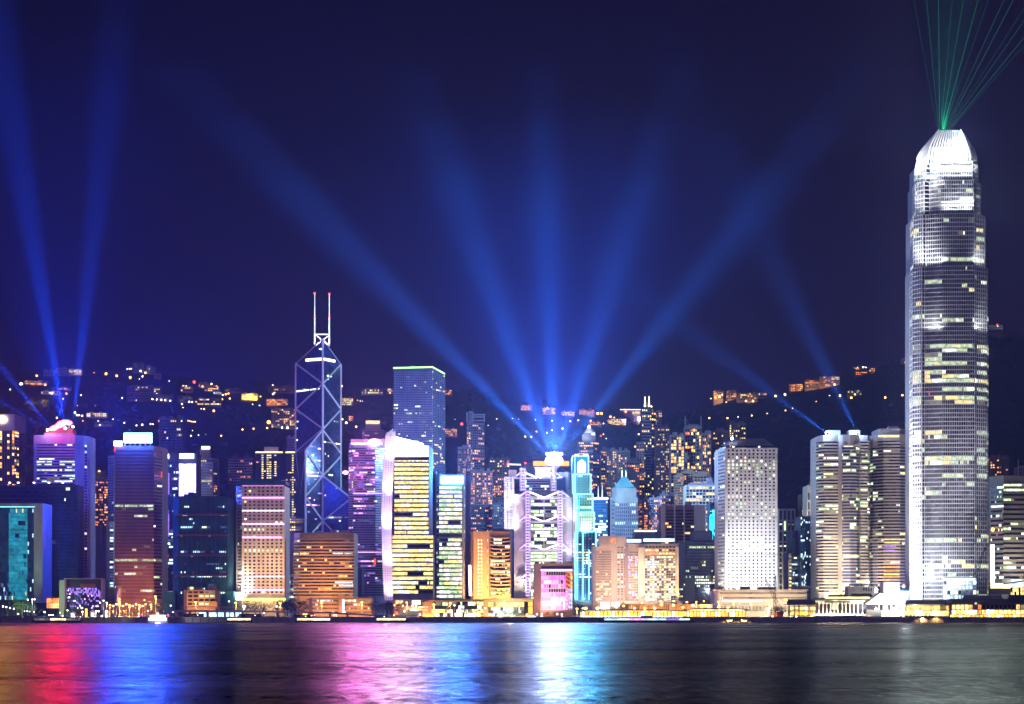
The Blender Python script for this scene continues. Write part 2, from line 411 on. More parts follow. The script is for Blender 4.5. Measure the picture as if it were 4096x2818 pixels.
# ---------------------------------------------------------------- water
m, nt, b = nodes_of('water'); M['water'] = m
b.inputs['Base Color'].default_value = (.006, .010, .022, 1); b.inputs['Roughness'].default_value = .30; b.inputs['IOR'].default_value = 1.33
b.inputs['Specular IOR Level'].default_value = 1.0
g = nt.nodes.new('ShaderNodeNewGeometry'); mp = nt.nodes.new('ShaderNodeMapping'); mp.inputs['Scale'].default_value = (.030, .11, 1)
n1 = nt.nodes.new('ShaderNodeTexNoise'); n1.inputs['Scale'].default_value = 1; n1.inputs['Detail'].default_value = 7; n1.inputs['Roughness'].default_value = .68
nt.links.new(g.outputs['Position'], mp.inputs[0]); nt.links.new(mp.outputs[0], n1.inputs[0])
mp2 = nt.nodes.new('ShaderNodeMapping'); mp2.inputs['Scale'].default_value = (.002, .011, 1)
n2 = nt.nodes.new('ShaderNodeTexNoise'); n2.inputs['Scale'].default_value = 1; n2.inputs['Detail'].default_value = 4
nt.links.new(g.outputs['Position'], mp2.inputs[0]); nt.links.new(mp2.outputs[0], n2.inputs[0])
mr = nt.nodes.new('ShaderNodeMapRange'); mr.inputs[1].default_value = .35; mr.inputs[2].default_value = .65; mr.inputs[3].default_value = .20; mr.inputs[4].default_value = .31
nt.links.new(n2.outputs[0], mr.inputs[0]); nt.links.new(mr.outputs[0], b.inputs['Roughness'])
bp = nt.nodes.new('ShaderNodeBump'); bp.inputs['Strength'].default_value = .8; bp.inputs['Distance'].default_value = 1.7
nt.links.new(n1.outputs[0], bp.inputs['Height']); nt.links.new(bp.outputs[0], b.inputs['Normal'])
ao = nt.nodes['Material Output']; df = nt.nodes.new('ShaderNodeBsdfDiffuse'); df.inputs[0].default_value = (.003, .004, .014, 1)
ms = nt.nodes.new('ShaderNodeMixShader'); mp3 = nt.nodes.new('ShaderNodeMapping'); mp3.inputs['Scale'].default_value = (.011, .022, 1); nt.links.new(g.outputs['Position'], mp3.inputs[0])
n3 = nt.nodes.new('ShaderNodeTexNoise'); n3.inputs['Scale'].default_value = 1; n3.inputs['Detail'].default_value = 9; n3.inputs['Roughness'].default_value = .78; nt.links.new(mp3.outputs[0], n3.inputs[0])
mr3 = nt.nodes.new('ShaderNodeMapRange'); mr3.inputs[1].default_value = .38; mr3.inputs[2].default_value = .64; mr3.inputs[3].default_value = .97; mr3.inputs[4].default_value = .22
mp4 = nt.nodes.new('ShaderNodeMapping'); mp4.inputs['Scale'].default_value = (.42, .10, 1); nt.links.new(g.outputs['Position'], mp4.inputs[0])
n4 = nt.nodes.new('ShaderNodeTexNoise'); n4.inputs['Scale'].default_value = 1; n4.inputs['Detail'].default_value = 5; n4.inputs['Roughness'].default_value = .7; nt.links.new(mp4.outputs[0], n4.inputs[0])
av = nt.nodes.new('ShaderNodeMix'); av.inputs[0].default_value = .55; nt.links.new(n3.outputs[0], av.inputs[2]); nt.links.new(n4.outputs[0], av.inputs[3])
nt.links.new(av.outputs[0], mr3.inputs[0]); nt.links.new(mr3.outputs[0], ms.inputs[0])
nt.links.new(b.outputs[0], ms.inputs[1]); nt.links.new(df.outputs[0], ms.inputs[2]); nt.links.new(ms.outputs[0], ao.inputs[0])
put('water', mesh('water', [(-4400, -340, 0), (4400, -340, 0), (4400, 1501, 0), (-4400, 1501, 0)], [(0, 1, 2, 3)], ['water']), kind='structure')
# ---------------------------------------------------------------- ground
mb = MB(); mb.add([(-4400, 1500, 4), (4400, 1500, 4), (4400, 2200, 4), (-4400, 2200, 4)], [(0, 1, 2, 3)], 'pave'); mb.build('promenade_ground', kind='structure')
mb = MB(); mb.box((0, 1556, 4.06), (3000, 12, .1), 'asphalt'); mb.build('waterfront_road', kind='structure')
mb = MB()
for i in range(-60, 61): mb.box((i*12, 1556, 4.116), (4, .2, .008), 'white')
mb.build('road_markings', kind='structure')
# hill
vs = []; fs = []; NX, NY = 190, 70
for j in range(NY+1):
    D = 2150+(6100-2150)*(j/NY)**1.35
    for i in range(NX+1):
        x = -2900+5800*i/NX
        x *= D/3000 if D > 3000 else 1
        x = max(-4400, min(4400, x))
        z = ground(x, D)+(R()*4-3 if D > 2300 else 0)
        vs.append((x, D, z-(.3 if j == 0 else 0)))
for j in range(NY):
    for i in range(NX): k = j*(NX+1)+i; fs.append((k, k+1, k+NX+2, k+NX+1))
put('hillside', mesh('hillside', vs, fs, ['hill']), kind='structure')
# ================================================================ BUILDINGS
# ---- far left tower with white crown and warm sign
B = Bld('office_tower', 'glass tower at the left edge with blank white crown and oval yellow sign', 'tower', 30, 2100)
B.body([(-30, 0), (58, 0), (75, 14)], 1740, 'glass_sky'); B.body([(-30, -.8), (58, -.8), (76, 14)], 1657, 'white', z0=Z(1722, 2100), name='crown')
B.box('sign', -12, 27, 1664, 1692, 'sign_warm', d=-2.4, dep=1.5, shape='disc')
B.fac((-30, 0), (58, 0), 1724, 2100, 30, 9, .8, .78, lit=.0, g='glass_sky', litf=lambda i, j, m: pick('warm') if i in (3, 6, 8) and R() < (.55 if j < 22 else .2) else 'glass_sky', pr='steel', sp='bluepanel')
B.fac((58, 0), (75, 14), 1724, 2100, 30, 3, .7, .6, lit=.3, pal='gold', g='glass', sp='grey'); B.seg('antenna', (50, 1657), (47, 1640), .3, 'steel', d=6); B.finish()

# ---- red-signed tower
B = Bld('office_tower', 'pale banded tower crowned by a glowing red dragon-like emblem and searchlights', 'tower', 245, 1850)
B.body([(135, 0), (300, 0), (330, 6), (355, 14)], 1741, 'lilac')
B.fac((147, -.1), (299, 0), 1775, 1932, 14, 15, .96, .42, lit=.10, pal='green', g='glass_black', sp='lilac', dep=1.2, rows={6: .5, 7: .5, 9: .75, 11: .5, 12: .5, 13: .4}, run=0)
B.fac((147, -.1), (299, 0), 1932, 2310, 30, 15, .96, .42, lit=.05, g='glass_black', sp='lilac', dep=1.2)
B.fac((330, 6), (355, 14), 1775, 2310, 44, 1, .30, .5, lit=.03, g='glass_black', pal='green')
B.fac((300, 0), (330, 6), 1775, 2310, 44, 1, .14, .14, lit=.0, g='glass_black')
B.box('plant_room', 183, 290, 1717, 1741, 'red', d=2, dep=16); B.box('parapet', 176, 296, 1733, 1741, 'grey', d=.8, dep=.6)
sw = [(195, 1716), (204, 1708), (222, 1700), (232, 1689), (250, 1682), (270, 1681), (284, 1686), (289, 1692), (280, 1702), (262, 1700), (252, 1709), (236, 1713), (222, 1722), (212, 1726), (203, 1720)]
mb = MB(); D0 = 1850
pts = [P(a, b_, D0+1) for a, b_ in sw]; n = len(pts)
mb.add([tuple(p) for p in pts]+[(p.x, p.y+1.2, p.z) for p in pts], [tuple(range(n))[::-1], tuple(range(n, 2*n))]+[(k, (k+1) % n, n+(k+1) % n, n+k) for k in range(n)], 'sign_red')
mb.build('emblem', B.o)
for a in (210, 232, 254, 276): B.seg('sign_post', (a, 1722), (a, 1700), .3, 'steel', d=2.5)
B.finish()
streaklight(240, 1690, 1848, 1.6e6, (1, .01, .04), 13, .12)
streaklight(10, 1678, 2085, 6e5, (1, .42, .07), 12, 0)

# ---- blue glass government offices
B = Bld('office_block', 'dark blue glass office complex with grey portal frame and teal lit glazing', 'office complex', 150, 1660)
D = 1660
B.body([(-60, 40), (310, 40)], 1929, 'navy', depth=25, name='wall')
B.fac((-60, 40), (175, 40), 1934, 2016, 5, 26, .9, .8, lit=.02, g='glass_blue', pal='cool', sp='bluepanel', pr='navy', dep=.3)
B.fac((183, 39.9), (309, 39.9), 1938, 2330, 27, 22, .84, .86, lit=.02, g='glass_blue', pal='cool', sp='bluepanel', pr='navy', dep=.35, run=.0)
B.fac((175, 39.8), (183, 39.8), 1955, 2395, 26, 1, .9, .55, lit=.8, g='glass_black', pal='gold', sp='darkgrey')
mb = MB()
for x0, x1, y0, y1 in ((140, 175, 2015, 2412), (-60, 140, 2015, 2028)):
    mb.box(((X(x0, D)+X(x1, D))/2, D+13, (Z(y0, D)+Z(y1, D))/2), (X(x1, D)-X(x0, D)-.02, 34, Z(y0, D)-Z(y1, D)), 'lilac')
mb.build('portal_frame', B.o)
B.box('edge_light', -60, 140, 2027.5, 2029.5, 'tube_cyanw', d=-4, dep=.4); B.box('recess', 134, 140, 2030, 2400, 'navy', d=-2, dep=30)
B.body([(-60, 6), (134, 6)], 2029, 'navy', depth=22, name='inner_wall')
B.fac((35, 5.8), (110, 5.8), 2034, 2400, 22, 18, .95, .93, lit=.92, pal='teal', g='glass_teal', sp='bluepanel', dep=.25, run=0, litf=lambda i, j, m: 'lit_yellow' if R() < .008 else m)
B.fac((111, 5.8), (134, 5.8), 2034, 2400, 22, 5, .95, .93, lit=.3, pal='cool', g='glass_sky', sp='bluepanel', dep=.25, run=0, litf=lambda i, j, m: 'glass_sky' if R() < .93 else 'lit_cool')
B.fac((-60, 5.8), (35, 5.8), 2034, 2400, 22, 18, .95, .93, lit=.02, pal='cool', g='glass_sky', sp='bluepanel', dep=.25, run=.0, litf=lambda i, j, m: ('lit_dimblue' if R() < .3 else 'lit_cool' if R() < .12 else m) if j > 17 else m)
for a in (38, 72, 135, 195, 250): B.box('roof_lamp', a-4, a+4, 1929, 1934, 'sign_small', d=38, dep=1.5, shape='disc')
B.box('hall', 184, 245, 2390, 2436, 'rust', d=-30, dep=20)
B.fac((187, -30.1), (237, -30.1), 2394, 2434, 2, 6, .86, .9, lit=1, pal='orange', g='lit_orange', pr='navy', sp='darkgrey', dep=.3); B.finish()

B = Bld('civic_block', 'dark cube building with bright outlined square frame and mirrored glass front', 'building', 330, 1600)
B.body([(237, 8), (256, 8)], 2321, 'lilac', depth=20, name='side_wing'); B.body([(262, 6), (402, 6)], 2318, 'navy', depth=30)
mb = MB()
for x0, x1, y0, y1 in ((257, 260, 2314, 2440), (405, 408, 2314, 2440), (260, 405, 2314, 2317)):
    mb.box(((X(x0, 1600)+X(x1, 1600))/2, 1606, (Z(y0, 1600)+Z(y1, 1600))/2), (X(x1, 1600)-X(x0, 1600), 14, Z(y0, 1600)-Z(y1, 1600)), 'lilac')
mb.build('frame', B.o); B.box('soffit_panel', 321, 382, 2336, 2352, 'rust', d=5.3, dep=.5)
B.fac((262, 6), (402, 6), 2352, 2436, 12, 30, .92, .9, lit=.55, pal='violet', g='glass_blue', keep=.2, run=0, litf=lambda i, j, m: 'lit_purple' if (j < 4 and R() < .5) else ('glass_blue' if R() < .45 else m))  # violet panes glow to stand in for reflections in the mirrored front
B.finish()
B = Bld('office_block', 'low lilac glass annex beside the dark cube building', 'building', 432, 1640)
B.body([(409, 0), (457, 0)], 2353, 'lilac'); B.fac((409, 0), (457, 0), 2355, 2430, 16, 14, .8, .7, lit=.02, g='glass', sp='lilac', dep=.2); B.finish()

# ---- brown tower, blue sign
B = Bld('office_tower', 'brown gridded office tower under a huge dazzling blue-white rooftop sign', 'tower', 550, 1700)
B.body([(458, 0), (615, 0), (648, 14)], 1784, 'rust')
rw = {16: .9, 17: .5, 19: .15, 27: .3, 29: .3, 32: .95, 34: .2, 36: .3, 41: .7}
B.fac((460, -.1), (614, -.1), 1800, 2398, 44, 38, .55, .62, lit=.012, pal='green', g='glass_brown', sp='rust', pr='rust', dep=.5, rows=rw, run=0, keep=.85)
B.fac((615, 0), (648, 14), 1800, 2398, 44, 5, .95, .5, lit=.04, pal='green', g='glass_brown', sp='rust', run=.02)
B.box('sign', 495, 607, 1733, 1772, 'sign_blue', d=1, dep=1.6); B.box('sign_panel', 455, 489, 1765, 1784, 'sign_white', d=-2, dep=1)
for a in (500, 520, 540, 560, 580, 600): B.seg('sign_post', (a, 1784), (a, 1770), .35, 'steel', d=2)
B.box('red_sign', 456, 462, 1791, 1807, 'lit_red', d=-.9, dep=.8); B.box('painted_red_reflection', 642, 648, 1886, 1912, 'lit_red', d=12, dep=.5)  # the red reflection is painted as a small glowing box
B.finish()
streaklight(548, 1728, 1700, 5.6e6, (.02, .08, 1), 17, .45)

# ---- small striped slab + LED tower
B = Bld('slab_tower', 'thin pale slab with striped floors left of the brown tower', 'tower', 442, 1900)
B.body([(425, 0), (438, 0), (455, 2)], 2087, 'white'); B.body([(432, 4), (456, 4)], 1822, 'beige', name='rear_wall')
B.fac((438, 0), (455, 2), 2095, 2350, 24, 1, .8, .55, lit=.3, pal='cool', g='glass_black', sp='white'); B.fac((433, 4), (455, 4), 1830, 2085, 26, 3, .6, .5, lit=.05, g='glass_black'); B.finish()
B = Bld('office_tower', 'dark glass tower with a tall flickering media screen and two small white signs', 'tower', 715, 2000)
B.body([(646, 0), (714, 0)], 1812, 'navy'); B.body([(714, -2), (786, 3)], 1812, 'navy', name='screen_wall')
B.fac((648, -.1), (714, -.1), 1845, 2390, 42, 14, .85, .6, lit=.16, pal='cool', g='glass_blue', sp='navy', dep=.3)
B.box('media_screen', 716, 783, 1856, 1985, 'led_screen', d=-3.2, dep=.7); B.box('sign', 718, 775, 1816, 1834, 'sign_small', d=-3.5, dep=1)
B.box('sign', 648, 675, 1817, 1835, 'sign_small', d=-1.8, dep=1); B.box('light_strip', 668, 677, 1893, 1980, 'lit_purple', d=-1.4, dep=.6); B.box('light_strip', 667, 676, 2056, 2148, 'lit_purple', d=-1.4, dep=.6)
B.box('aircraft_lamp', 664, 674, 2218, 2230, 'lit_red', d=-1.5, dep=.6); B.finish()
lamp('POINT', 'sign_glow', P(748, 1900, 1990), 2e4, (.7, .6, 1), size=6)

# ---- netted dark green tower under works
B = Bld('scaffolded_tower', 'tower wrapped in dark green netting with orange bamboo bands', 'tower under works', 800, 1680)
B.body([(692, 8), (716, 0), (910, 0)], 1990, 'netting')
mb = MB()
for i in range(12): mb.bar(P(692+i*19, 1986-R()*4, 1679), P(692+i*19, 2420, 1678.5), .14, 'bamboo')
mb.build('scaffold_poles', B.o, kind='stuff')
for y in (2055, 2137, 2218, 2299): 
    B.box('scaffold_platform', 712, 913, y, y+7, 'bamboo', d=-4, dep=4)
    mb = MB(); mb.add([P(692, y+10, 1690), P(712, y, 1676), P(712, y+7, 1676), P(692, y+16, 1690), P(692, y+10, 1694), P(712, y, 1680), P(712, y+7, 1680), P(692, y+16, 1694)], BF, 'bamboo'); mb.build('scaffold_platform', B.o)
B.body([(656, 3), (702, -4)], 2367, 'netting', name='netted_annex', depth=20); B.body([(900, -4), (931, -4)], 2366, 'netting', name='netted_annex', depth=20)
for a, b_, y in ((735, 762, 1978), (752, 775, 1970), (790, 905, 1985)): B.box('roof_cover', a, b_, y, 1991, 'netting', d=4, dep=14)
B.fac((722, -1), (905, -1), 2020, 2380, 22, 26, .5, .4, lit=.12, g='netting', pal='cool', run=.04, keep=.4, rows={11: .7, 1: .15, 14: .3})
B.cells = [c for c in B.cells if c[7] != 'netting']; B.finish()
B = Bld('apartment_block', 'small tan six-storey block lit orange in front of the netted tower', 'apartment block', 800, 1590)
B.body([(735, 6), (748, 0), (863, 0)], 2360, 'tan', depth=18); B.box('annex', 836, 869, 2407, 2432, 'tan', d=-3, dep=6)
B.fac((750, 0), (862, 0), 2362, 2424, 4, 5, .78, .55, lit=.5, pal='green', g='glass', sp='tan', pr='tan', dep=.9)
B.box('rooftop_room', 831, 860, 2343, 2361, 'beige', d=4, dep=8); B.box('rooftop_room', 749, 773, 2348, 2360, 'cream', d=3, dep=6); B.box('lit_window', 760, 773, 2349, 2358, 'lit_lime', d=2.4, dep=.5)
B.box('roof_rail', 773, 831, 2353, 2354, 'steel', d=1, dep=.3); B.finish()

# ---- beige hotel with pink bands
B = Bld('hotel_tower', 'beige hotel tower with small square windows and glowing pink bands', 'hotel', 1050, 1700)
B.body([(944, 12), (968, 0), (1137, 0)], 1943, 'cream')
B.fac((968, 0), (1137, 0), 1945, 2377, 31, 9, .48, .5, lit=.05, pal='office', g='glass_black', sp='cream', pr='cream', dep=.7, ml=.03, mr_=.02)
B.fac((946, 11.4), (967, .4), 1950, 2350, 31, 4, .5, .5, lit=.05, g='glass_black')
for y in (1992, 2044, 2097, 2150, 2307, 2360): B.box('light_band', 968, 1137 if y != 2150 else 1127, y-2.5, y+2, 'tube_pink', d=-1.6, dep=.7)
B.box('parapet_lamps', 968, 1135, 1942, 1945, 'lit_pink', d=-1, dep=.5); B.box('roof_canopy', 938, 1142, 1925, 1938, 'netting', d=-3, dep=30); B.box('roof_canopy', 962, 1128, 1918, 1925, 'netting', d=3, dep=20)
B.box('podium', 966, 1140, 2380, 2393, 'grey', d=-3, dep=10); B.box('podium_lights', 968, 1138, 2394, 2402, 'lit_lime', d=-2.6, dep=8); B.box('street_sign', 934, 966, 2370, 2401, 'sign_small', d=-5, dep=1); B.finish()
B = Bld('office_block', 'small white block between hotel and orange-banded building', 'building', 1156, 1780)
B.body([(1137, 0), (1178, 0)], 2306, 'white'); B.fac((1137, 0), (1176, 0), 2308, 2396, 6, 3, .75, .5, lit=.4, pal='green', g='glass_black', sp='white', pr='white', mixed=True); roofbits(B, 1140, 1172, 2306, 2, 'white', 10); B.finish()

# ---- orange banded building
B = Bld('office_block', 'wide tan office building with dark window bands glowing orange from below', 'office building', 1295, 1680)
B.body([(1176, 12), (1200, 0), (1416, 0)], 2132, 'tan')
B.fac((1200, 0), (1416, 0), 2158, 2388, 18, 24, .96, .48, lit=.07, pal='warm', g='glass_black', sp='tan', dep=.9, rows={4: .15, 7: .3, 8: .1, 11: .2, 14: .3, 15: .3}, run=0)
B.fac((1176, 12), (1200, 0), 2158, 2388, 18, 4, .96, .48, lit=.05, g='glass_black', sp='tan', dep=.9)
B.fac((1201, -.2), (1415, -.2), 2136, 2154, 1, 60, .5, .9, lit=0, g='glass_black', pr='beige')
for a, b_, y in ((1340, 1410, 2331), (1355, 1412, 2343), (1330, 1372, 2214), (1378, 1410, 2214)): B.box('lit_window', a, b_, y-4, y+3, 'lit_cool', d=-.3, dep=.5)
roofbits(B, 1260, 1400, 2132, 3, 'concrete', 12); B.finish()

# ---- bronze glass diagrid tower
B = Bld('skyscraper', 'prism-shaped blue glass skyscraper with white diagonal bracing and twin masts', 'skyscraper', 1290, 1950)
D = 1950
def shaft(b, pts, tops, zb, name='glass_shaft'):
    poly = [pxy(p, D+d) for p, d in pts]; mb = MB(); mb.prism(poly, zb, [Z(t, D) for t in tops], 'glass_blue'); return mb.build(name, b.o)
shaft(B, [(1183, 30), (1291, 0), (1363, 34), (1270, 70)], [1455, 1358, 1458, 1458], 3)
shaft(B, [(1183, 29), (1222, -16), (1291, -.6), (1240, 40)], [1812, 1801, 1718, 1760], 3)
shaft(B, [(1290, -1.2), (1405, -8), (1405, 30), (1300, 40)], [1904, 1994, 2000, 1950], 3)
def ymask(tl):
    return tl
def grid(b, a, bb, y0, y1, r, c, topf, g='glass_blue', off=0, lit=.012, pal='office'):
    H = (y1-y0)/r
    b.fac(a, bb, y0, y1, r, c, .86, .80, lit=lit, pal=pal, g=g, run=.015, mask=lambda i, j: y0+j*H > topf(lerp(a[0], bb[0], (i+.5)/c))+3, off=off, litf=lambda i, j, m: m)
grid(B, (1183, 30), (1291, 0), 1380, 2130, 110, 26, lambda x: max(interp([(1183, 1455), (1291, 1440)], x), 0))
grid(B, (1291, 0), (1363, 34), 1380, 2010, 92, 18, lambda x: interp([(1291, 1440), (1363, 1462)], x), g='glass', lit=.03)
B.fac((1222, -16.2), (1291, -.8), 1718, 2130, 60, 17, .86, .8, lit=.05, pal='violet', g='glass', run=.02, off=.1, mask=lambda i, j: 1718+j*6.87 > interp([(1222, 1801), (1291, 1718)], 1222+i*4.06)+4)
B.fac((1291, -1.6), (1404, -8.2), 1904, 2130, 33, 28, .86, .8, lit=.02, g='glass_blue', off=.1, mask=lambda i, j: 1904+j*6.85 > interp([(1291, 1904), (1405, 1994)], 1291+i*4.03)+4)
B.cells = [(c[0], c[1]-.0, *c[2:]) for c in B.cells]
mb = MB()
def br(p, q, d1, d2, r=.85): mb.bar(P(p[0], p[1], D+d1), P(q[0], q[1], D+d2), r, 'white', 6)
for p, q, a, b_ in (((1183, 1455), (1291, 1536), 29, -.8), ((1291, 1536), (1183, 1637), -.8, 29), ((1183, 1637), (1291, 1716), 29, -.8), ((1183, 1810), (1291, 1716), 28, -1),
    ((1291, 1536), (1363, 1458), -.8, 33), ((1291, 1536), (1363, 1636), -.8, 33), ((1363, 1640), (1291, 1718), 33, -.8), ((1291, 1720), (1363, 1814), -.8, 33), ((1363, 1826), (1291, 1904), 33, -2),
    ((1222, 1803), (1291, 1720), -17, -1.6), ((1222, 1806), (1291, 1904), -17, -2.4), ((1291, 1904), (1222, 1986), -2.4, -17), ((1222, 1990), (1291, 2085), -17, -2.4), ((1291, 2085), (1250, 2130), -2.4, -10),
    ((1291, 1904), (1405, 1994), -2.4, -9), ((1405, 1994), (1291, 2085), -9, -2.4), ((1291, 2085), (1335, 2130), -2.4, -5)):
    mb2 = MB(); mb2.bar(P(p[0], p[1], D+a), P(q[0], q[1], D+b_), .88, 'white', 6); mb2.build('brace', B.o)
for x, y0, y1, d, r in ((1183, 1455, 1812, 29.5, 1.0), (1291, 1358, 2130, -2.2, 1.05), (1363, 1458, 1975, 33.5, .95), (1222, 1801, 2132, -17, 1.05), (1405, 1994, 2132, -9, 1.05)): B.seg('corner_column', (x, y0), (x, y1), r, 'white', d=d, n=6)
for p, q, a, b_ in (((1183, 1455), (1291, 1357), 29, -1), ((1363, 1458), (1291, 1357), 33, -1), ((1183, 1812), (1222, 2120), 28, -10), ((1222, 1810), (1186, 2120), -16, 28)):
    mb2 = MB(); mb2.bar(P(p[0], p[1], D+a), P(q[0], q[1], D+b_), .35, 'white', 5); mb2.build('edge_trim', B.o)
for a, b_, ya, yb, da, db in ((1223, 1289, 1442, 1437, 18.2, -.6), (1293, 1341, 1437, 1446, .4, 23)):
    mb2 = MB(); p, q = P(a, ya, D+da), P(b_, yb, D+db); mb2.add([(p.x, p.y-.5, p.z-1.2), (q.x, q.y-.5, q.z-1.2), (q.x, q.y, q.z-1.2), (p.x, p.y, p.z-1.2), (p.x, p.y-.5, p.z+1.2), (q.x, q.y-.5, q.z+1.2), (q.x, q.y, q.z+1.2), (p.x, p.y, p.z+1.2)], BF, 'lit_soffit'); mb2.build('lit_storey', B.o)
mb2 = MB(); q = P(1285, 1397, D-1); mb2.ball(q, 2.6, 'lit_snow', sq=.4); mb2.build('beacon', B.o)
for x, yt in ((1259, 1176), (1317, 1179)):
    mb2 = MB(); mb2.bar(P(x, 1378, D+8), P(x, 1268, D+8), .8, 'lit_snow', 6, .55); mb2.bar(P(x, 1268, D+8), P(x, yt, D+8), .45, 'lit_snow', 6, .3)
    for k in range(22): mb2.bar(P(x-2.2, 1370-k*8.5, D+8), P(x+2.2, 1370-k*8.5, D+8), .22, 'silver', 4)
    ms = mb2.build('mast', B.o)
    for yy in (yt-2, 1268):
        l_ = MB(); l_.ball(P(x, yy, D+7), .9 if yy < 1200 else .8, 'lamp_red'); sub(l_.build('warning_lamp', B.o), ms)
for p, q in (((1259, 1338), (1317, 1338)), ((1259, 1378), (1259, 1338)), ((1317, 1378), (1317, 1338)), ((1262, 1340), (1290, 1362)), ((1290, 1362), (1316, 1342)), ((1262, 1385), (1290, 1362)), ((1290, 1358), (1319, 1386))):
    mb2 = MB(); mb2.bar(P(p[0], p[1], D+7), P(q[0], q[1], D+7), .8, 'white', 5); mb2.build('mast_frame', B.o)
B.finish()
for x in (1262, 1316): flood(P(x, 1392, D-4), P(x, 1340, D+7), 1.6, (1, .95, 1), cone=70, size=.5)

# ---- purple banded tower behind
B = Bld('office_tower', 'curved office tower striped pink and purple with a blinding rooftop sign', 'tower', 1465, 1850)
B.body([(1396, 8), (1412, 1), (1500, 0), (1535, 10)], 1772, 'lilac')
for a, b_, cc in (((1396, 8), (1412, 1), 4), ((1412, 1), (1500, 0), 20), ((1500, 0), (1535, 10), 9)):
    B.fac(a, b_, 1790, 2385, 62, cc, .97, .48, lit=lambda t: .34 if t < .3 else .12, pal='violet', g='glass_blue', sp='pinkish', dep=.7, run=.05, keep=.8)
B.body([(1404, 4), (1540, 4)], 1756, 'pinkish', z0=Z(1772, 1850), name='crown'); B.box('light_band', 1404, 1530, 1772, 1779, 'lit_yellow', d=-.6, dep=.6, )
B.box('sign', 1472, 1523, 1757, 1784, 'sign_pink', d=-2.5, dep=1.5, shape='disc'); B.box('light_band', 1412, 1530, 1973, 1977, 'tube_lilac', d=-1.3, dep=.5); B.box('light_band', 1412, 1530, 2208, 2211, 'tube_lilac', d=-1.3, dep=.5)
B.box('side_sign', 1371, 1392, 1885, 1897, 'sign_pink', d=-1, dep=1, shape='disc'); B.box('red_lamps', 1444, 1452, 1895, 1915, 'lit_pink', d=-1.3, dep=.5); B.box('red_lamps', 1495, 1503, 2235, 2262, 'lit_red', d=-1.5, dep=.5)
for x in (1424, 1450, 1478, 1505): B.box('column', x, x+7, 2384, 2420, 'white', d=-3, dep=2)
B.finish()
streaklight(1450, 1748, 1846, 2.0e6, (1, .20, .75), 20, .04); lamp('POINT', 'sign_glow', P(1378, 1890, 1836), 1e4, (1, .1, .5), size=2)
B = Bld('apartment_tower', 'apartment tower with a yellow-lit crown behind the purple banded tower', 'tower', 1495, 2150)
B.body([(1448, 0), (1535, 0)], 1720, 'pinkish'); B.body([(1462, -1), (1520, -1)], 1683, 'pinkish', z0=Z(1722, 2150), name='crown'); B.box('crown_lights', 1464, 1518, 1684, 1695, 'lit_yellow', d=-2, dep=1)
B.fac((1450, 0), (1533, 0), 1724, 1860, 18, 12, .5, .5, lit=.15, pal='warm', g='glass', run=0); B.finish()
B = Bld('slab_tower', 'narrow dark slab with a pale edge beside the orange-banded building', 'tower', 1435, 1790)
B.body([(1417, 0), (1428, 0), (1447, 1)], 2272, 'navy'); B.box('edge_fin', 1418, 1428, 2274, 2388, 'white', d=-1, dep=1); B.finish()

# ---- tall grid tower
B = Bld('skyscraper', 'tall square gridded glass skyscraper with a thin green light line round its roof', 'skyscraper', 1670, 2050)
B.body([(1575, 0), (1729, -3), (1778, 22)], 1474, 'navy', tops=[1474, 1470, 1496])
def ck(i, j, m): return m
B.fac((1575, 0), (1729, -3), 1486, 1900, 60, 36, .86, .74, lit=.02, pal='office', g='glass_blue', sp='steel', pr='steel', dep=.3, rows={9: .25, 20: .35, 24: .55, 29: .3, 30: .3, 37: .2, 40: .75, 41: .3}, run=0, prs=2)
B.fac((1729, -3), (1778, 22), 1486, 1900, 60, 14, .84, .74, lit=.10, pal='gold', g='glass_blue', sp='steel', pr='steel', dep=.3, run=.05, prs=2)
B.fac((1730, -3), (1778, 22), 1900, 2395, 60, 10, .84, .74, lit=.03, g='glass_blue', sp='steel', dep=.3)
mb2 = MB(); a_, b__, c_ = P(1573, 1473, 2049.2), P(1730, 1469, 2046), P(1779, 1496, 2071); mb2.bar(a_, b__, .75, 'tube_green'); mb2.bar(b__, c_, .75, 'tube_green'); mb2.build('roof_light_line', B.o)
B.box('plant_room', 1640, 1660, 1463, 1472, 'steel', d=15, dep=8); B.finish(maxw=200)

# ---- white sail tower
B = Bld('office_tower', 'glass tower with brilliant white curved fin and yellow lit floors', 'tower', 1640, 1680)
D = 1680
B.body([(1576, 1), (1716, 0), (1728, 8)], 1780, 'grey', tops=[1746, 1782, 1790]); B.body([(1566, -1), (1733, -1), (1736, 8)], 2140, 'grey', name='lower_wall')
B.fac((1578, 1), (1714, 0), 1832, 2140, 17, 26, .94, .62, lit=.93, pal='bright', g='glass_black', sp='grey', dep=.8, keep=.85, rows={12: .15})
B.fac((1570, -1), (1732, -1), 2140, 2378, 13, 30, .94, .64, lit=.95, pal='bright', g='glass_black', sp='grey', dep=.8, keep=.85)
mb2 = MB(); a0, a1 = P(1578, 1746, D-.2), P(1692, 1774, D-.8); b0, b1 = P(1578, 1826, D-.2), P(1692, 1826, D-.8)
mb2.add([(a0.x, a0.y, b0.z), (a1.x, a1.y, b1.z), (a1.x, a1.y+.6, b1.z), (a0.x, a0.y+.6, b0.z), (a0.x, a0.y, a0.z), (a1.x, a1.y, a1.z), (a1.x, a1.y+.6, a1.z), (a0.x, a0.y+.6, a0.z)], BF, 'sign_white'); mb2.build('crown_screen', B.o)
B.box('crown_lights', 1692, 1714, 1785, 1826, 'lit_halo', d=-.7, dep=.5)
B.box('dark_band', 1578, 1716, 1830, 1842, 'navy', d=-1.1, dep=.8)
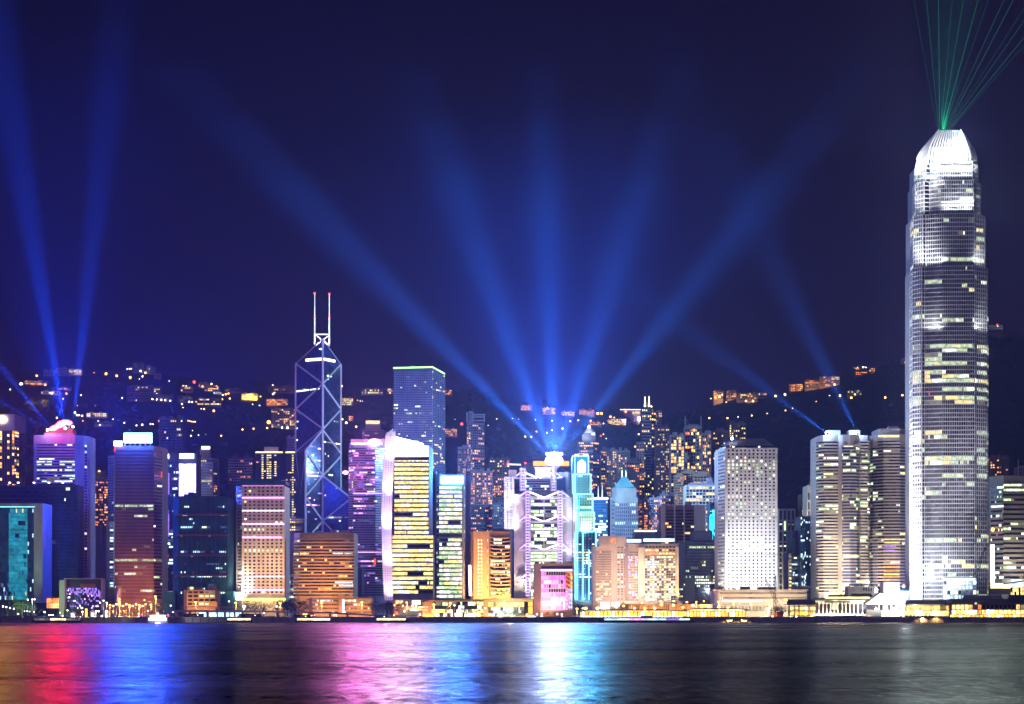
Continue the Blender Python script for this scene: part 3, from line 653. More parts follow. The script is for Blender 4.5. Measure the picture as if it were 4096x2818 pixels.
cur = [(1728, 1544, 1582), (1760, 1540, 1581), (1850, 1533, 1577), (1950, 1528, 1571), (2050, 1525, 1568), (2150, 1526, 1567), (2250, 1529, 1569), (2350, 1533, 1572), (2412, 1537, 1574)]
vs = []; fs = []
for y, x0, x1 in cur: vs += [tuple(P(x0, y, D+4)), tuple(P(x1, y, D-6)), tuple(P(x1, y, D-5)), tuple(P(x0, y, D+5))]
for k in range(len(cur)-1):
    for q in range(4): fs.append((k*4+q, k*4+(q+1) % 4, k*4+4+(q+1) % 4, k*4+4+q))
fs += [(0, 3, 2, 1), tuple(len(vs)-4+q for q in (0, 1, 2, 3))]
mb2 = MB(); mb2.add(vs, fs, 'white'); mb2.build('curved_fin', B.o)
# dots of light set into the fin
mb2 = MB()
for y in range(1750, 2400, 9):
    x0 = interp([(c[0], c[1]) for c in cur], y); x1 = interp([(c[0], c[2]) for c in cur], y)
    for k in range(4):
        t = (k+.7)/4.4; q = P(lerp(x0, x1, t), y, D+4-10*t-.25); mb2.box(q, (.55, .3, .55), 'tube_pink', a=-.3)
mb2.build('fin_lamp', B.o, kind='stuff')
for k in range(5): B.seg('fin_rib', (1543+k*7, 1748), (1547+k*8, 1716+6*abs(k-3)), .7, 'white', d=1-k)
B.finish(maxw=300)
for y, yt in ((2408, 2330), (2300, 2180), (2150, 2040), (2010, 1900), (1870, 1770)):
    flood(P(interp([(c[0], c[1]) for c in cur], y)-2, y, D-14), P(interp([(c[0], c[1]) for c in cur], yt)+18, yt, D-1), 2.3, (.95, .84, 1), cone=70, alb=.78)

# ---- blue sign tower
B = Bld('office_tower', 'glass office tower with glaring cyan sign on top and lit floors', 'tower', 1800, 1700)
B.body([(1733, 6), (1744, 5)], 1880, 'darkgrey', name='side_slab'); B.body([(1742, 5), (1757, 0), (1851, 0), (1858, 6)], 1897, 'grey')
B.fac((1757, 0), (1848, 0), 1943, 2395, 26, 18, .9, .66, lit=.88, pal='brightgreen', g='glass_teal', sp='grey', pr='steel', dep=.5, keep=.85, prs=3, rows={11: .1})
B.fac((1743, 5), (1757, 0), 1943, 2395, 26, 2, .85, .5, lit=.4, pal='green', g='glass_teal', sp='grey'); B.fac((1848, 0), (1858, 6), 1943, 2395, 26, 4, .7, .6, lit=.25, pal='cool', g='glass_blue', sp='grey')
B.box('sign', 1763, 1853, 1905, 1936, 'sign_cyan', d=-2, dep=1.5); B.box('roof_frame', 1760, 1856, 1900, 1904, 'steel', d=-1, dep=1)
B.seg('tall_lamp', (1879, 2262), (1882, 2384), 1.2, 'tube_white', d=-8); B.finish()
streaklight(1808, 1892, 1698, 3.6e6, (.04, .20, 1), 16, .12)

# ---- orange balcony tower
B = Bld('hotel_tower', 'orange-washed tower with curved balcony tiers beside a blank wall', 'tower', 1965, 1720)
B.body([(1883, 4), (1894, 0), (1957, 0), (1961, 2), (2042, 2), (2046, 6)], 2126, 'tan')
B.fac((1908, 0), (1932, 0), 2155, 2386, 16, 2, .38, .5, lit=.95, pal='halo', g='glass_black', litf=lambda i, j, m: 'lit_soffit'); B.fac((1948, -.1), (1953, -.1), 2155, 2386, 16, 1, .3, .6, lit=.9, g='glass_black')
B.box('recess', 1962, 2040, 2150, 2386, 'glass_black', d=1.2, dep=.6)
B.fac((1962, 1), (2040, 1), 2152, 2382, 16, 12, .9, .55, lit=.3, pal='office', g='glass_black', rows={6: .5, 7: .7, 9: .9, 14: .4}, run=0)
for j in range(17):
    y = 2152+j*14.4; mb2 = MB(); n = 8; vs = []
    for k in range(n+1):
        t = k/n; px = 1962+78*t; dd = -1.2-1.0*abs(2*t-1)**2
        for dz, dq in ((0, 0), (0, 3), (4.6, 3), (4.6, 0)): vs.append(tuple(P(px, y+dz-1.5*abs(2*t-1)**3*2, 1720+dd+dq)))
    fs = [(k*4+q, k*4+4+q, k*4+4+(q+1) % 4, k*4+(q+1) % 4) for k in range(n) for q in range(4)]+[(0, 1, 2, 3), (n*4+3, n*4+2, n*4+1, n*4)]
    mb2.add(vs, fs, 'tan'); mb2.build('balcony', B.o)
B.box('roof_wedge', 1975, 2030, 2118, 2127, 'rust', d=8, dep=8); B.box('canopy_lights', 2008, 2042, 2376, 2384, 'lit_amber', d=-4, dep=2); B.finish()

# ---- exoskeleton bank headquarters
B = Bld('bank_headquarters', 'grey high-rise with ladder masts and white coat-hanger trusses below searchlights', 'skyscraper', 2165, 1880)
D = 1880
B.body([(2104, 0), (2256, 0)], 1966, 'darkgrey', name='front_wall'); B.body([(2082, 20), (2262, 20)], 1904, 'navy', name='rear_wall'); B.body([(2140, 30), (2215, 30)], 1862, 'lilac', name='upper_storeys')
B.fac((2122, 0), (2230, 0), 1985, 2400, 30, 22, .94, .66, lit=.72, pal='green', g='glass', sp='steel', dep=.5, keep=.8, rows={0: .95, 1: .5, 6: .2, 7: .1, 15: .1})
B.fac((2102, 20), (2226, 20), 1916, 1966, 5, 24, .94, .62, lit=.06, pal='cool', g='glass', sp='steel', rows={2: .6}); B.fac((2142, 30), (2212, 30), 1866, 1902, 4, 20, .5, .9, lit=.0, g='navy', pr='lilac')
B.body([(2056, -4), (2096, -4)], 1978, 'cream', name='service_wall', depth=16); B.body([(2257, -2), (2266, -2)], 1985, 'cream', name='service_wall', depth=16)
def ribs(x0, x1, y0, y1, n, d, nm):
    for k in range(n):
        px = lerp(x0, x1, (k+.5)/n); mb2 = MB(); H_ = 9.5
        for j in range(int((y1-y0)/H_)): mb2.box(P(px, y0+(j+.5)*H_, D+d), ((x1-x0)/n*.9*B.k, 6, H_*.82*B.k), 'white'); mb2.box(P(px, y0+(j+1)*H_, D+d+1), ((x1-x0)/n*.7*B.k, 4, .7), 'grey')
        mb2.build(nm, B.o)
ribs(2016, 2058, 1908, 2124, 3, 6, 'service_pod_stack'); ribs(2266, 2288, 1990, 2250, 2, -4, 'service_pod_stack')
B.box('upper_service_block', 2034, 2066, 1880, 1908, 'cream', d=6, dep=12); B.box('upper_service_block', 2236, 2274, 1890, 1990, 'concrete', d=22, dep=12)
def mast(px, y0, y1, d):
    mb2 = MB(); wd = 9
    for s_ in (-1, 1): mb2.bar(P(px+s_*wd, y0, D+d), P(px+s_*wd, y1, D+d), 1.0, 'white', 6); mb2.bar(P(px+s_*wd*.6, y0, D+d+5), P(px+s_*wd*.6, y1, D+d+5), .8, 'white', 6)
    y = y0+5
    while y < y1: mb2.bar(P(px-wd, y, D+d), P(px+wd, y, D+d), .75, 'white', 5); y += 11.5
    lm = mb2.build('ladder_mast', B.o); mb2 = MB(); y = y0+5
    while y < y1: mb2.bar(P(px-wd*.8, y+2, D+d-1.2), P(px+wd*.8, y+2, D+d-1.2), .42, 'tube_lilac', 4); y += 11.5
    sub(mb2.build('light_tube', B.o), lm)
mast(2111, 1962, 2400, -7); mast(2241, 1962, 2400, -7); mast(2091, 1872, 1966, 12); mast(2214, 1862, 1966, 12)
def truss(y, xl, xr, d, w_=10):
    xm = (xl+xr)/2
    for s_, xa in ((1, xl), (-1, xr)):
        mb2 = MB()
        mb2.bar(P(xa+s_*8, y-22, D+d), P(xm-s_*2, y+1, D+d), 1.25, 'white', 6, .8); mb2.bar(P(xa+s_*8, y+2, D+d), P(xm-s_*4, y+2, D+d), .9, 'white', 6)
        mb2.bar(P(xa-s_*8, y-22, D+d), P(xa-s_*36, y-1, D+d), 1.2, 'white', 6, .7); mb2.bar(P(xa-s_*8, y+2, D+d), P(xa-s_*34, y+2, D+d), .9, 'white', 6)
        mb2.bar(P(xa+s_*8, y-20, D+d-1.4), P(xm-s_*4, y+0, D+d-1.2), .5, 'tube_white', 5); mb2.bar(P(xa-s_*8, y-20, D+d-1.4), P(xa-s_*34, y-1, D+d-1.2), .5, 'tube_lilac', 5)
        mb2.build('truss', B.o)
for y in (1990, 2086, 2198, 2318): truss(y, 2111, 2241, -8)
truss(1912, 2091, 2214, 11)
B.seg('hanger', (2176, 1992), (2176, 2250), .5, 'white', d=-8.5)
B.box('sign_bar', 2133, 2276, 1846, 1864, 'sign_orange', d=14, dep=1.5); B.box('sign', 2180, 2252, 1820, 1864, 'sign_white', d=12, dep=1.6, shape='disc')
for p, q in (((2150, 1866), (2172, 1890)), ((2236, 1866), (2222, 1880))): B.seg('sign_strut', p, q, .6, 'white', d=13)
B.seg('crane_arm', (2030, 1858), (2084, 1860), .8, 'tube_lilac', d=8); B.box('warning_lamp', 2028, 2033, 1853, 1859, 'lamp_red', d=7, dep=1); B.box('warning_lamp', 2099, 2104, 1850, 1856, 'lamp_red', d=7, dep=1)
B.finish()
for px in (2104, 2118, 2234, 2248): flood(P(px, 2392, D-22), P(px, 2250, D-7), .6, (.74, .42, 1), cone=60, alb=.78)
for px, y in ((2111, 2190), (2241, 2190), (2111, 2080), (2241, 2080), (2176, 2000), (2091, 1960), (2214, 1960)): flood(P(px, y, D-22), P(px, y-60, D-7), .5, (.74, .42, 1), cone=110, alb=.78)
for y in (2124, 2020): flood(P(2028, y, D-22), P(2038, y-60, D+4), 1.5, (.85, .80, 1), cone=80, alb=.78)
flood(P(2278, 2250, D-24), P(2277, 2150, D-5), 1.3, (.85, .80, 1), cone=70, alb=.78); flood(P(2278, 2100, D-24), P(2277, 2030, D-5), 1.2, (.85, .80, 1), cone=70, alb=.78)
streaklight(2217, 1806, D+8, 1.7e6, (.58, .46, 1), 18, .0); lamp('POINT', 'sign_glow', P(2217, 1782, D+24), 2.4e6, (.30, .58, 1), size=3)  # point lamp added above the roof for a halo in the haze

# ---- pink lit low building
B = Bld('office_block', 'low tan building whose window grid glows vivid pink', 'building', 2215, 1600)
D = 1600
B.body([(2136, 8), (2163, 0), (2293, 0)], 2254, 'tan')
pk = {}
for i in range(1, 10): pk[(i, 0)] = 'glass_blue'
for i in range(3, 10): pk[(i, 4)] = 'glass_black'
pk[(8, 2)] = 'glass_black'; pk[(3, 3)] = 'glass_black'; pk[(7, 3)] = 'lit_green'; pk[(8, 6)] = 'lit_green'; pk[(9, 8)] = 'lit_cool'; pk[(4, 5)] = 'lit_purple'; pk[(1, 0)] = 'lit_pink'
for i in range(0, 8): pk[(i, 7)] = 'lit_pinkw'
B.fac((2165, 0), (2262, 0), 2286, 2440, 9, 10, .74, .80, lit=1, pal='pink', g='lit_pink', sp='white', pr='white', dep=.7, fixed=pk, ml=0)  # panes glow pink themselves in place of ledge lights washing the facade
B.box('dark_recess', 2165, 2290, 2266, 2277, 'glass_blue', d=-.3, dep=.5); B.box('light_band', 2163, 2289, 2278, 2285, 'tube_pink', d=-1.2, dep=.8)
B.fac((2263, 0), (2290, 0), 2286, 2440, 9, 3, .8, .85, lit=.7, pal='orange', g='glass_blue', pr='pinkish', sp='pinkish', dep=.4, litf=lambda i, j, m: ('lit_cool' if i == 2 else 'lit_pinkw') if j > 3 else ('lit_warm' if i == 2 else 'lit_orange'))
for j in range(9): B.seg('stair_flight', (2264, 2292+j*17), (2279, 2302+j*17), .8, 'rust' if j < 4 else 'white', d=-1.2)
B.finish()
for px in (2180, 2210, 2240): flood(P(px, 2448, D-10), P(px, 2380, D), .9, (1, .35, .9), cone=120, alb=.78)

# ---- neon outlined stepped tower
B = Bld('office_tower', 'slim stepped bank tower outlined in cyan neon with a white arched emblem', 'tower', 2335, 1870)
D = 1870
steps = [(2289, 2356, 1826, 1896, 0), (2291, 2365, 1898, 1975, -2), (2298, 2373, 1977, 2049, -4), (2306, 2379, 2051, 2125, -6), (2292, 2386, 2127, 2402, -8)]
B.body([(2289, 8), (2300, 3), (2356, 3)], 1824, 'bluepanel', name='core')
for x0, x1, y0, y1, d in steps:
    B.body([(x0 if d > -7 else 2296, d), (x1, d)], y0, 'cream' if d < 0 else 'bluepanel', name='stage', depth=20-d)
for x0, x1, y0, y1, d in steps[1:]:
    r_ = max(5, int((y1-y0)/11)); B.fac((x0+10, d), (x1-6, d), y0+3, y1, r_, 6, .62, .5, lit=.10 if d > -7 else .3, pal='office', g='glass_blue', sp='beige' if d > -7 else 'bluepanel', dep=.4)
cn = lambda x, y0, y1, d, m='tube_cyanw': B.seg('neon_tube', (x, y0), (x, y1), .48, m, d=d-1.2)
ch = lambda x0, x1, y, d: B.seg('neon_tube', (x0, y), (x1, y), .48, 'tube_cyanw', d=d-1.2)
for x0, x1, y0, y1, d in steps[:4]:
    ch(x0, x1, y0, d); cn(x1-2, y0, y1, d); cn(x0+10, y0, y1, d); cn(x0, y0, y1, d) if d else None
cn(2332, 2127, 2400, -8); cn(2309, 2127, 2400, -8); cn(2356, 2200, 2400, -8); ch(2332, 2386, 2127, -8); cn(2385, 2127, 2200, -8); cn(2302, 2127, 2400, -8)
cn(2316, 2000, 2130, -6, 'tube_cyan')
ar = [(2310, 1890), (2310, 1857), (2313, 1849), (2327, 1839), (2340, 1849), (2343, 1857), (2343, 1890)]
mb2 = MB(); pts = [P(a, b_, D-1.8) for a, b_ in ar]; n = len(pts); mb2.add([tuple(p) for p in pts]+[(p.x, p.y+1, p.z) for p in pts], [tuple(range(n)), tuple(range(n, 2*n))[::-1]]+[(k, (k+1) % n, n+(k+1) % n, n+k) for k in range(n)], 'sign_small'); mb2.build('emblem', B.o)
B.box('red_strip', 2289, 2297, 1830, 1890, 'lit_red', d=2, dep=.6)
for a in (2300, 2308, 2335, 2346): B.box('roof_lamp', a, a+6, 1817, 1823, 'lamp_orange', d=3, dep=1.5, shape='disc')
B.finish()
for px, y, c in ((2340, 2120, (0, .8, .5)), (2330, 1972, (.1, .7, 1)), (2345, 2045, (0, .9, .5)), (2340, 2395, (.2, .7, 1)), (2320, 2300, (.2, .7, 1)), (2325, 1894, (0, .7, 1))): flood(P(px, y, D-26), P(px, y-50, D), .40, c, cone=100)
flood(P(2345, 2122, D-20), P(2345, 2080, D), .8, (1, .95, .8), cone=80); streaklight(2340, 1812, D-4, 1.4e6, (.0, .50, 1), 12, .04)

streaklight(1600, 1722, 1680, 2.4e6, (1, .60, .95), 18, .05)  # lamp added over the white fin for its streak on the water
# warm street-level washes on the front row
for px, D, y, rad, c in ((1000, 1700, 2330, .42, (1, .60, .30)), (1090, 1700, 2330, .42, (1, .60, .30)), (1050, 1700, 2120, .20, (1, .72, .55)), (1250, 1680, 2330, .42, (1, .48, .10)), (1360, 1680, 2330, .42, (1, .48, .10)), (1300, 1680, 2230, .22, (1, .50, .15)), (500, 1700, 2375, .3, (1, .36, .06)), (600, 1700, 2375, .3, (1, .36, .06)), (550, 1700, 2250, .16, (1, .36, .10)), (2415, 1700, 2320, .62, (1, .66, .48)), (2490, 1700, 2300, .62, (1, .66, .45)), (2630, 1690, 2300, .55, (1, .74, .58))):
    flood(P(px, 2405, D-58), P(px, y, D), rad, c, cone=75 if y > 2200 else 60, alb=.5)
flood(P(955, 2400, 1675), P(955, 2320, 1706), 2.6, (1, .82, .78), cone=60, alb=.66)

for px, D, y, rad in ((760, 1590, 2395, .5), (830, 1590, 2395, .5), (1270, 1590, 2430, .6), (1330, 1590, 2430, .6), (1410, 1590, 2430, .6), (1465, 1590, 2430, .6), (1960, 1570, 2430, .7), (2110, 1570, 2430, .6), (1712, 1560, 2440, 1.0), (2560, 1590, 2430, .8), (2640, 1590, 2430, .8), (2740, 1590, 2430, .8), (2820, 1590, 2430, .7)):
    flood((X(px, D), D-16, 5.2), P(px, y, D), rad, (1, .45, .09), cone=125, alb=.5, size=.8)
# ---- hotel with fine grid
B = Bld('hotel_tower', 'pale pinkish hotel block with a dense grid of narrow windows beside the neon tower', 'hotel', 2440, 1700)
B.body([(2372, 3), (2383, 0), (2445, 0), (2465, 1), (2508, 0)], 2186, 'granite'); B.body([(2400, -1), (2505, -1)], 2146, 'granite', z0=Z(2187, 1700), name='crown')
B.fac((2384, 0), (2444, 0), 2204, 2402, 20, 17, .5, .66, lit=.05, pal='gold', g='glass_brown', sp='granite', pr='granite', dep=.4, rows={13: .8, 15: .8, 17: .7}, run=0)
B.fac((2468, 1), (2508, 0), 2186, 2402, 22, 3, .55, .55, lit=.3, pal='office', g='glass', sp='granite', pr='granite', dep=.6, mixed=True)
B.fac((2402, -1), (2504, -1), 2150, 2178, 1, 18, .45, .8, lit=.45, pal='orange', g='granite', pr='granite'); B.finish()
B = Bld('hotel_tower', 'cream hotel slab with glowing white roofline and golden corner piers', 'hotel', 2610, 1690)
B.body([(2500, 6), (2512, 0), (2714, 0)], 2176, 'granite'); B.box('roof_light_band', 2510, 2565, 2158, 2169, 'lit_snow', d=-1, dep=10); B.box('roof_light_band', 2577, 2698, 2155, 2166, 'lit_snow', d=-2, dep=12)
B.fac((2512, -.2), (2552, -.2), 2205, 2406, 20, 7, .72, .52, lit=.45, pal='violet', g='glass', sp='granite', pr='granite', dep=.6, mixed=True)
B.fac((2580, -.2), (2702, -.2), 2182, 2222, 3, 9, .8, .55, lit=.4, pal='warm', g='glass_brown', sp='granite', pr='granite', dep=.8)
B.fac((2580, -.2), (2702, -.2), 2224, 2404, 18, 13, .82, .58, lit=.62, pal='office', g='glass', sp='granite', pr='granite', dep=.8, mixed=True, keep=.2, litf=lambda i, j, m: 'lit_cool' if (R() < .22 and i < 7) else ('lit_warm' if i in (2, 5, 8) and R() < .5 else m))
B.box('corner_pier', 2553, 2579, 2190, 2404, 'cream', d=-3, dep=3); B.box('corner_pier', 2702, 2715, 2190, 2404, 'cream', d=-3, dep=3)
B.box('podium', 2495, 2730, 2404, 2424, 'cream', d=-6, dep=14); B.finish()
for px in (2566, 2709):
    flood(P(px, 2402, 1682), P(px, 2330, 1687), 2.6, (1, .58, .16), cone=70, alb=.66); flood(P(px, 2330, 1680), P(px, 2240, 1687), .6, (1, .7, .35), cone=70, alb=.66)
# ---- mid-rise office with stone piers behind
B = Bld('office_tower', 'brown and cream office slab with wide stone piers behind the hotels', 'tower', 2730, 1850)
B.body([(2644, 0), (2820, 0)], 2022, 'rust'); 
for x0, x1 in ((2644, 2662), (2696, 2702), (2734, 2740), (2776, 2822)): B.box('stone_pier', x0, x1, 2021, 2330, 'cream', d=-1.4, dep=1.4)
for a, b_ in ((2662, 2696), (2702, 2734), (2740, 2776)): B.fac((a, 0), (b_, 0), 2038, 2330, 23, 6, .9, .52, lit=.10, pal='warm', g='glass_black', sp='rust', dep=.5, run=.02)
B.seg('roof_dome', (2752, 2022), (2752, 2008), 3.2, 'tan', d=10, n=10); B.finish()
B = Bld('office_tower', 'white office block with bold square window grid', 'office building', 2805, 2000)
B.body([(2743, 0), (2862, 0)], 1942, 'white'); B.body([(2762, 4), (2856, 4)], 1930, 'lilac', z0=Z(1943, 2000), name='plant_room'); B.box('plant_room', 2828, 2850, 1912, 1930, 'lilac', d=6, dep=8)
B.fac((2744, 0), (2862, 0), 1946, 2200, 21, 9, .76, .70, lit=.15, pal='gold', g='glass_black', sp='white', pr='white', dep=.9, rows={0: .85, 2: .5, 8: .5}, mixed=True); B.finish()
B = Bld('office_tower', 'teal glass tower with bright blue zigzag lighting next to the round-windowed tower', 'tower', 2858, 1930)
B.body([(2840, 0), (2876, 0)], 2012, 'bluepanel'); B.fac((2840, 0), (2876, 0), 2016, 2170, 18, 6, .8, .5, lit=.2, pal='cool', g='glass_teal', sp='bluepanel')
B.segs('neon_tube', [(2854, 2040, 2854, 2120), (2862, 2035, 2862, 2060), (2842, 2062, 2872, 2058), (2842, 2064, 2842, 2120), (2846, 2120, 2872, 2160), (2866, 2070, 2866, 2160), (2848, 2080, 2848, 2160)], .8, 'tube_cyan', d=-1.5); B.finish()
B = Bld('office_block', 'dark navy office block in shade between hotel and round-windowed tower', 'office building', 2800, 1760)
B.body([(2716, 0), (2740, -.2), (2876, 0)], 2168, 'navy'); B.body([(2772, 3), (2850, 3)], 2124, 'navy', z0=Z(2169, 1760), name='upper_block'); B.body([(2712, -5), (2780, -5)], 2312, 'darkgrey', name='lower_block')
B.fac((2742, -.3), (2874, -.3), 2172, 2410, 20, 18, .7, .6, lit=.05, pal='office', g='glass', sp='darkgrey', pr='navy', dep=.5, rows={11: .6, 10: .12}); B.fac((2714, -5), (2740, -5), 2316, 2410, 10, 6, .6, .6, lit=.08, g='glass', sp='darkgrey'); roofbits(B, 2742, 2770, 2168, 2, 'navy', 8); B.finish()

# ---- round-windowed tower
B = Bld('skyscraper', 'white skyscraper covered in rows of round porthole windows', 'skyscraper', 2995, 1700)
D = 1700
B.body([(2872, 22), (2901, 0), (3110, 0)], 1792, 'white'); B.body([(2878, 22), (2903, 2), (3106, 2)], 1786, 'navy', z0=Z(1793, D), name='recess')
p = [P(2884, 1784, D+20), P(2905, 1784, D), P(3098, 1784, D), P(3098, 1784, D+30), P(2884, 1784, D+32)]; q = [P(2928, 1757, D+20), P(2936, 1755, D+12), P(3055, 1755, D+12), P(3055, 1755, D+28), P(2928, 1757, D+28)]
mb2 = MB(); mb2.add([tuple(a) for a in p+q], [(0, 1, 6, 5), (1, 2, 7, 6), (2, 3, 8, 7), (3, 4, 9, 8), (4, 0, 5, 9), (5, 6, 7, 8, 9), (4, 3, 2, 1, 0)], 'grey'); mb2.build('sloped_roof', B.o)
rl = {2: .35, 3: .75, 4: .85, 5: .6, 6: .6, 7: .25, 8: .2, 9: .12, 11: .35, 13: .5, 15: .75, 16: .4, 17: .5, 18: .85, 19: .4, 25: .35, 26: .4, 27: .5, 28: .3}
B.fac((2903, 0), (3108, 0), 1796, 2376, 41, 12, .46, .52, lit=.05, pal='office', g='glass_black', shape='disc', rows=rl, mixed=True, keep=.2, ml=.02, mr_=.02, run=0)
B.fac((2873, 21), (2899, 1), 1800, 2370, 41, 6, .5, .5, lit=.12, g='glass_black', pal='office', shape='disc', run=0)
for y in (2068, 2218): B.box('joint_band', 2903, 3110, y, y+2.0, 'grey', d=-.45, dep=.4)
for k in range(1, 41):
    if k % 2 == 0: B.box('panel_joint', 2903, 3109, 1796+k*14.146, 1796+k*14.146+.7, 'grey', d=-.12, dep=.1)
B.box('roof_lamp', 2923, 2933, 1750, 1760, 'lamp_search', d=0, dep=1.2, shape='disc')
for a in (2934, 3037): B.box('ledge_lamp', a-3, a+3, 1786, 1790, 'sign_small', d=1, dep=1)
B.finish(maxw=300, minpx=5)
for px in (2935, 3005, 3075):
    flood(P(px, 2352, D-46), P(px, 2290, D), 0.75, (.93, .96, 1), cone=110, alb=.78); flood(P(px, 2352, D-62), P(px, 2060, D), .24, (.92, .92, 1), cone=60, alb=.78)
flood(P(2850, 2390, D-20), P(2885, 2240, D+10), 1.3, (1, .95, .88), cone=70, alb=.78)
# ---- post office
B = Bld('post_office', 'long low cream post office with two rows of narrow windows and lettering', 'post office', 3040, 1600)
D = 1600
B.body([(2853, 8), (2874, 0), (3228, 0)], 2362, 'cream', depth=26)
B.fac((2880, -.1), (3225, -.1), 2364, 2402, 2, 84, .62, .42, lit=.25, pal='cool', g='glass_black', sp='cream', pr='cream', dep=.6, rows={0: .14, 1: .55}, keep=.93)
B.box('lit_window_band', 2888, 3050, 2401, 2407, 'lit_snow', d=-.3, dep=.5); B.box('lit_window_band', 3060, 3076, 2401, 2406, 'lit_yellow', d=-.3, dep=.5); B.box('cornice', 2852, 3234, 2359, 2363, 'cream', d=-1.4, dep=2)
for a, b_, y in ((2870, 2888, 2351), (2934, 2946, 2355), (2964, 3001, 2347), (3033, 3103, 2349), (3170, 3232, 2345)): B.box('rooftop_room', a, b_, y, 2361, 'concrete', d=6, dep=9)
for a in range(2893, 3200, 14): B.box('ground_column', a, a+3, 2424, 2440, 'cream', d=-1.6, dep=1)
B.box('ground_recess', 2880, 3222, 2425, 2446, 'lit_dim', d=-.2, dep=.3)
def text(bld, s_, px, py, h, mat, d, name='lettering', wfit=None):
    cu = bpy.data.curves.new(name, 'FONT'); cu.body = s_; cu.size = 1; cu.extrude = .03; cu.align_x = 'LEFT'
    o = bpy.data.objects.new(name, cu); COL.objects.link(o); bpy.context.view_layer.update()
    me = bpy.data.meshes.new_from_object(o); bpy.data.objects.remove(o); me.materials.clear(); me.materials.append(M[mat])
    DD = bld.D+d; xs = [v.co.x for v in me.vertices]
    if not xs: return
    sz = h*DD/F/.72; sxx = (wfit*DD/F/(max(xs)-min(xs))) if wfit else sz
    me.transform(Matrix.Rotation(math.pi/2, 4, 'X') @ Matrix.Diagonal((sxx, sz, sz, 1))); p_ = P(px, py, DD); o_ = bld.o['_o']
    return put(name, me, bld.o, loc=(p_.x-o_[0], p_.y-o_[1], p_.z-o_[2]))
text(B, 'GENERAL POST OFFICE', 2885, 2421, 5.5, 'darkgrey', -.35, wfit=72)
text(B, '\u90f5 \u653f \u7e3d \u5c40', 2966, 2421, 6, 'darkgrey', -.35, wfit=31)
B.finish(maxw=168, minpx=3)
for px in (2900, 3000, 3100, 3190): flood(P(px, 2446, D-26), P(px, 2395, D), .62, (1, .78, .58), cone=140, alb=.6)

# ---- right of the round-windowed tower
B = Bld('office_tower', 'cream tower with tall narrow window strips right of the porthole tower', 'tower', 3147, 1850)
B.body([(3112, 0), (3182, 0)], 2036, 'cream'); 
for a, b_ in ((3115, 3130), (3133, 3146), (3149, 3162), (3165, 3178)): B.fac((a, 0), (b_, 0), 2040, 2382, 8, 1, .62, .86, lit=.15, pal='green', g='glass', sp='cream', pr='cream', dep=.7); B.fac((a, -.05), (b_, -.05), 2040+36, 2382, 7, 1, .6, .12, lit=.7, pal='office', g='glass', run=0)
B.finish()
flood(P(3130, 2390, 1826), P(3140, 2330, 1850), .55, (1, .93, .75), cone=110, alb=.66); flood(P(3140, 2300, 1826), P(3140, 2150, 1850), .35, (1, .95, .85), cone=110, alb=.66)
B = Bld('slab_tower', 'narrow purple-edged slab with a ladder of yellow windows', 'tower', 3162, 1800)
B.body([(3152, 0), (3166, 0)], 2215, 'lilac'); B.fac((3157, -.1), (3166, -.1), 2220, 2380, 11, 1, .8, .5, lit=.9, pal='gold', g='glass_black', sp='darkgrey'); B.finish()
B = Bld('office_tower', 'bluish glass mid-rise with flat roof left of the taller dark glass tower', 'tower', 3188, 1800)
B.body([(3167, 0), (3208, 0)], 2122, 'navy'); B.fac((3167, 0), (3208, 0), 2126, 2382, 30, 10, .85, .7, lit=.08, pal='cool', g='glass', sp='bluepanel', dep=.2); B.finish()
B = Bld('office_tower', 'dark blue glass tower with cyan reflections painted as glowing panes beside the twin round towers', 'tower', 3234, 1780)
B.body([(3203, 0), (3250, 0), (3266, 6)], 2066, 'navy')
B.fac((3203, 0), (3250, 0), 2070, 2392, 40, 12, .9, .86, lit=.15, pal='cool', g='glass_teal', sp='navy', pr='navy', dep=.3, keep=.3, mixed=True, rows={21: 0}, litf=lambda i, j, m: 'navy' if j == 21 else m); B.fac((3250, 0), (3266, 6), 2070, 2392, 40, 4, .9, .86, lit=.03, g='glass', sp='navy'); B.finish()  # cool panes glow to stand in for reflections in the glass
B = Bld('office_tower', 'pale yellow tower with pyramid roof lit gold behind the dark glass tower', 'tower', 3248, 2000)
B.body([(3228, 0), (3290, 0)], 1943, 'cream'); mb2 = MB(); a_ = [P(3228, 1943, 2000), P(3290, 1943, 2000), P(3290, 1943, 2030), P(3228, 1943, 2030), P(3262, 1905, 2015)]
mb2.add([tuple(v) for v in a_], [(0, 1, 4), (1, 2, 4), (2, 3, 4), (3, 0, 4), (3, 2, 1, 0)], 'grey'); mb2.build('pyramid_roof', B.o)
B.fac((3229, 0), (3290, 0), 1968, 2080, 3, 5, .55, .8, lit=.0, g='glass', sp='cream', pr='cream', dep=.8); B.finish()
flood(P(3240, 2075, 1978), P(3245, 2000, 2000), .8, (1, .85, .45), cone=110, alb=.66)
B = Bld('apartment_tower', 'slim dark apartment tower with few yellow windows left of the gold-lit tower', 'tower', 3217, 2100)
B.body([(3207, 0), (3228, 0)], 1976, 'brown'); B.fac((3208, 0), (3227, 0), 1980, 2070, 9, 3, .6, .5, lit=.3, pal='gold', g='glass_black'); B.finish()
B = Bld('apartment_block', 'small orange-lit block between cream tower and dark glass tower', 'building', 3190, 2050)
B.body([(3182, 0), (3204, 0)], 2070, 'rust'); B.fac((3182, 0), (3204, 0), 2073, 2125, 6, 3, .6, .5, lit=.5, pal='orange', g='glass_brown'); B.finish()

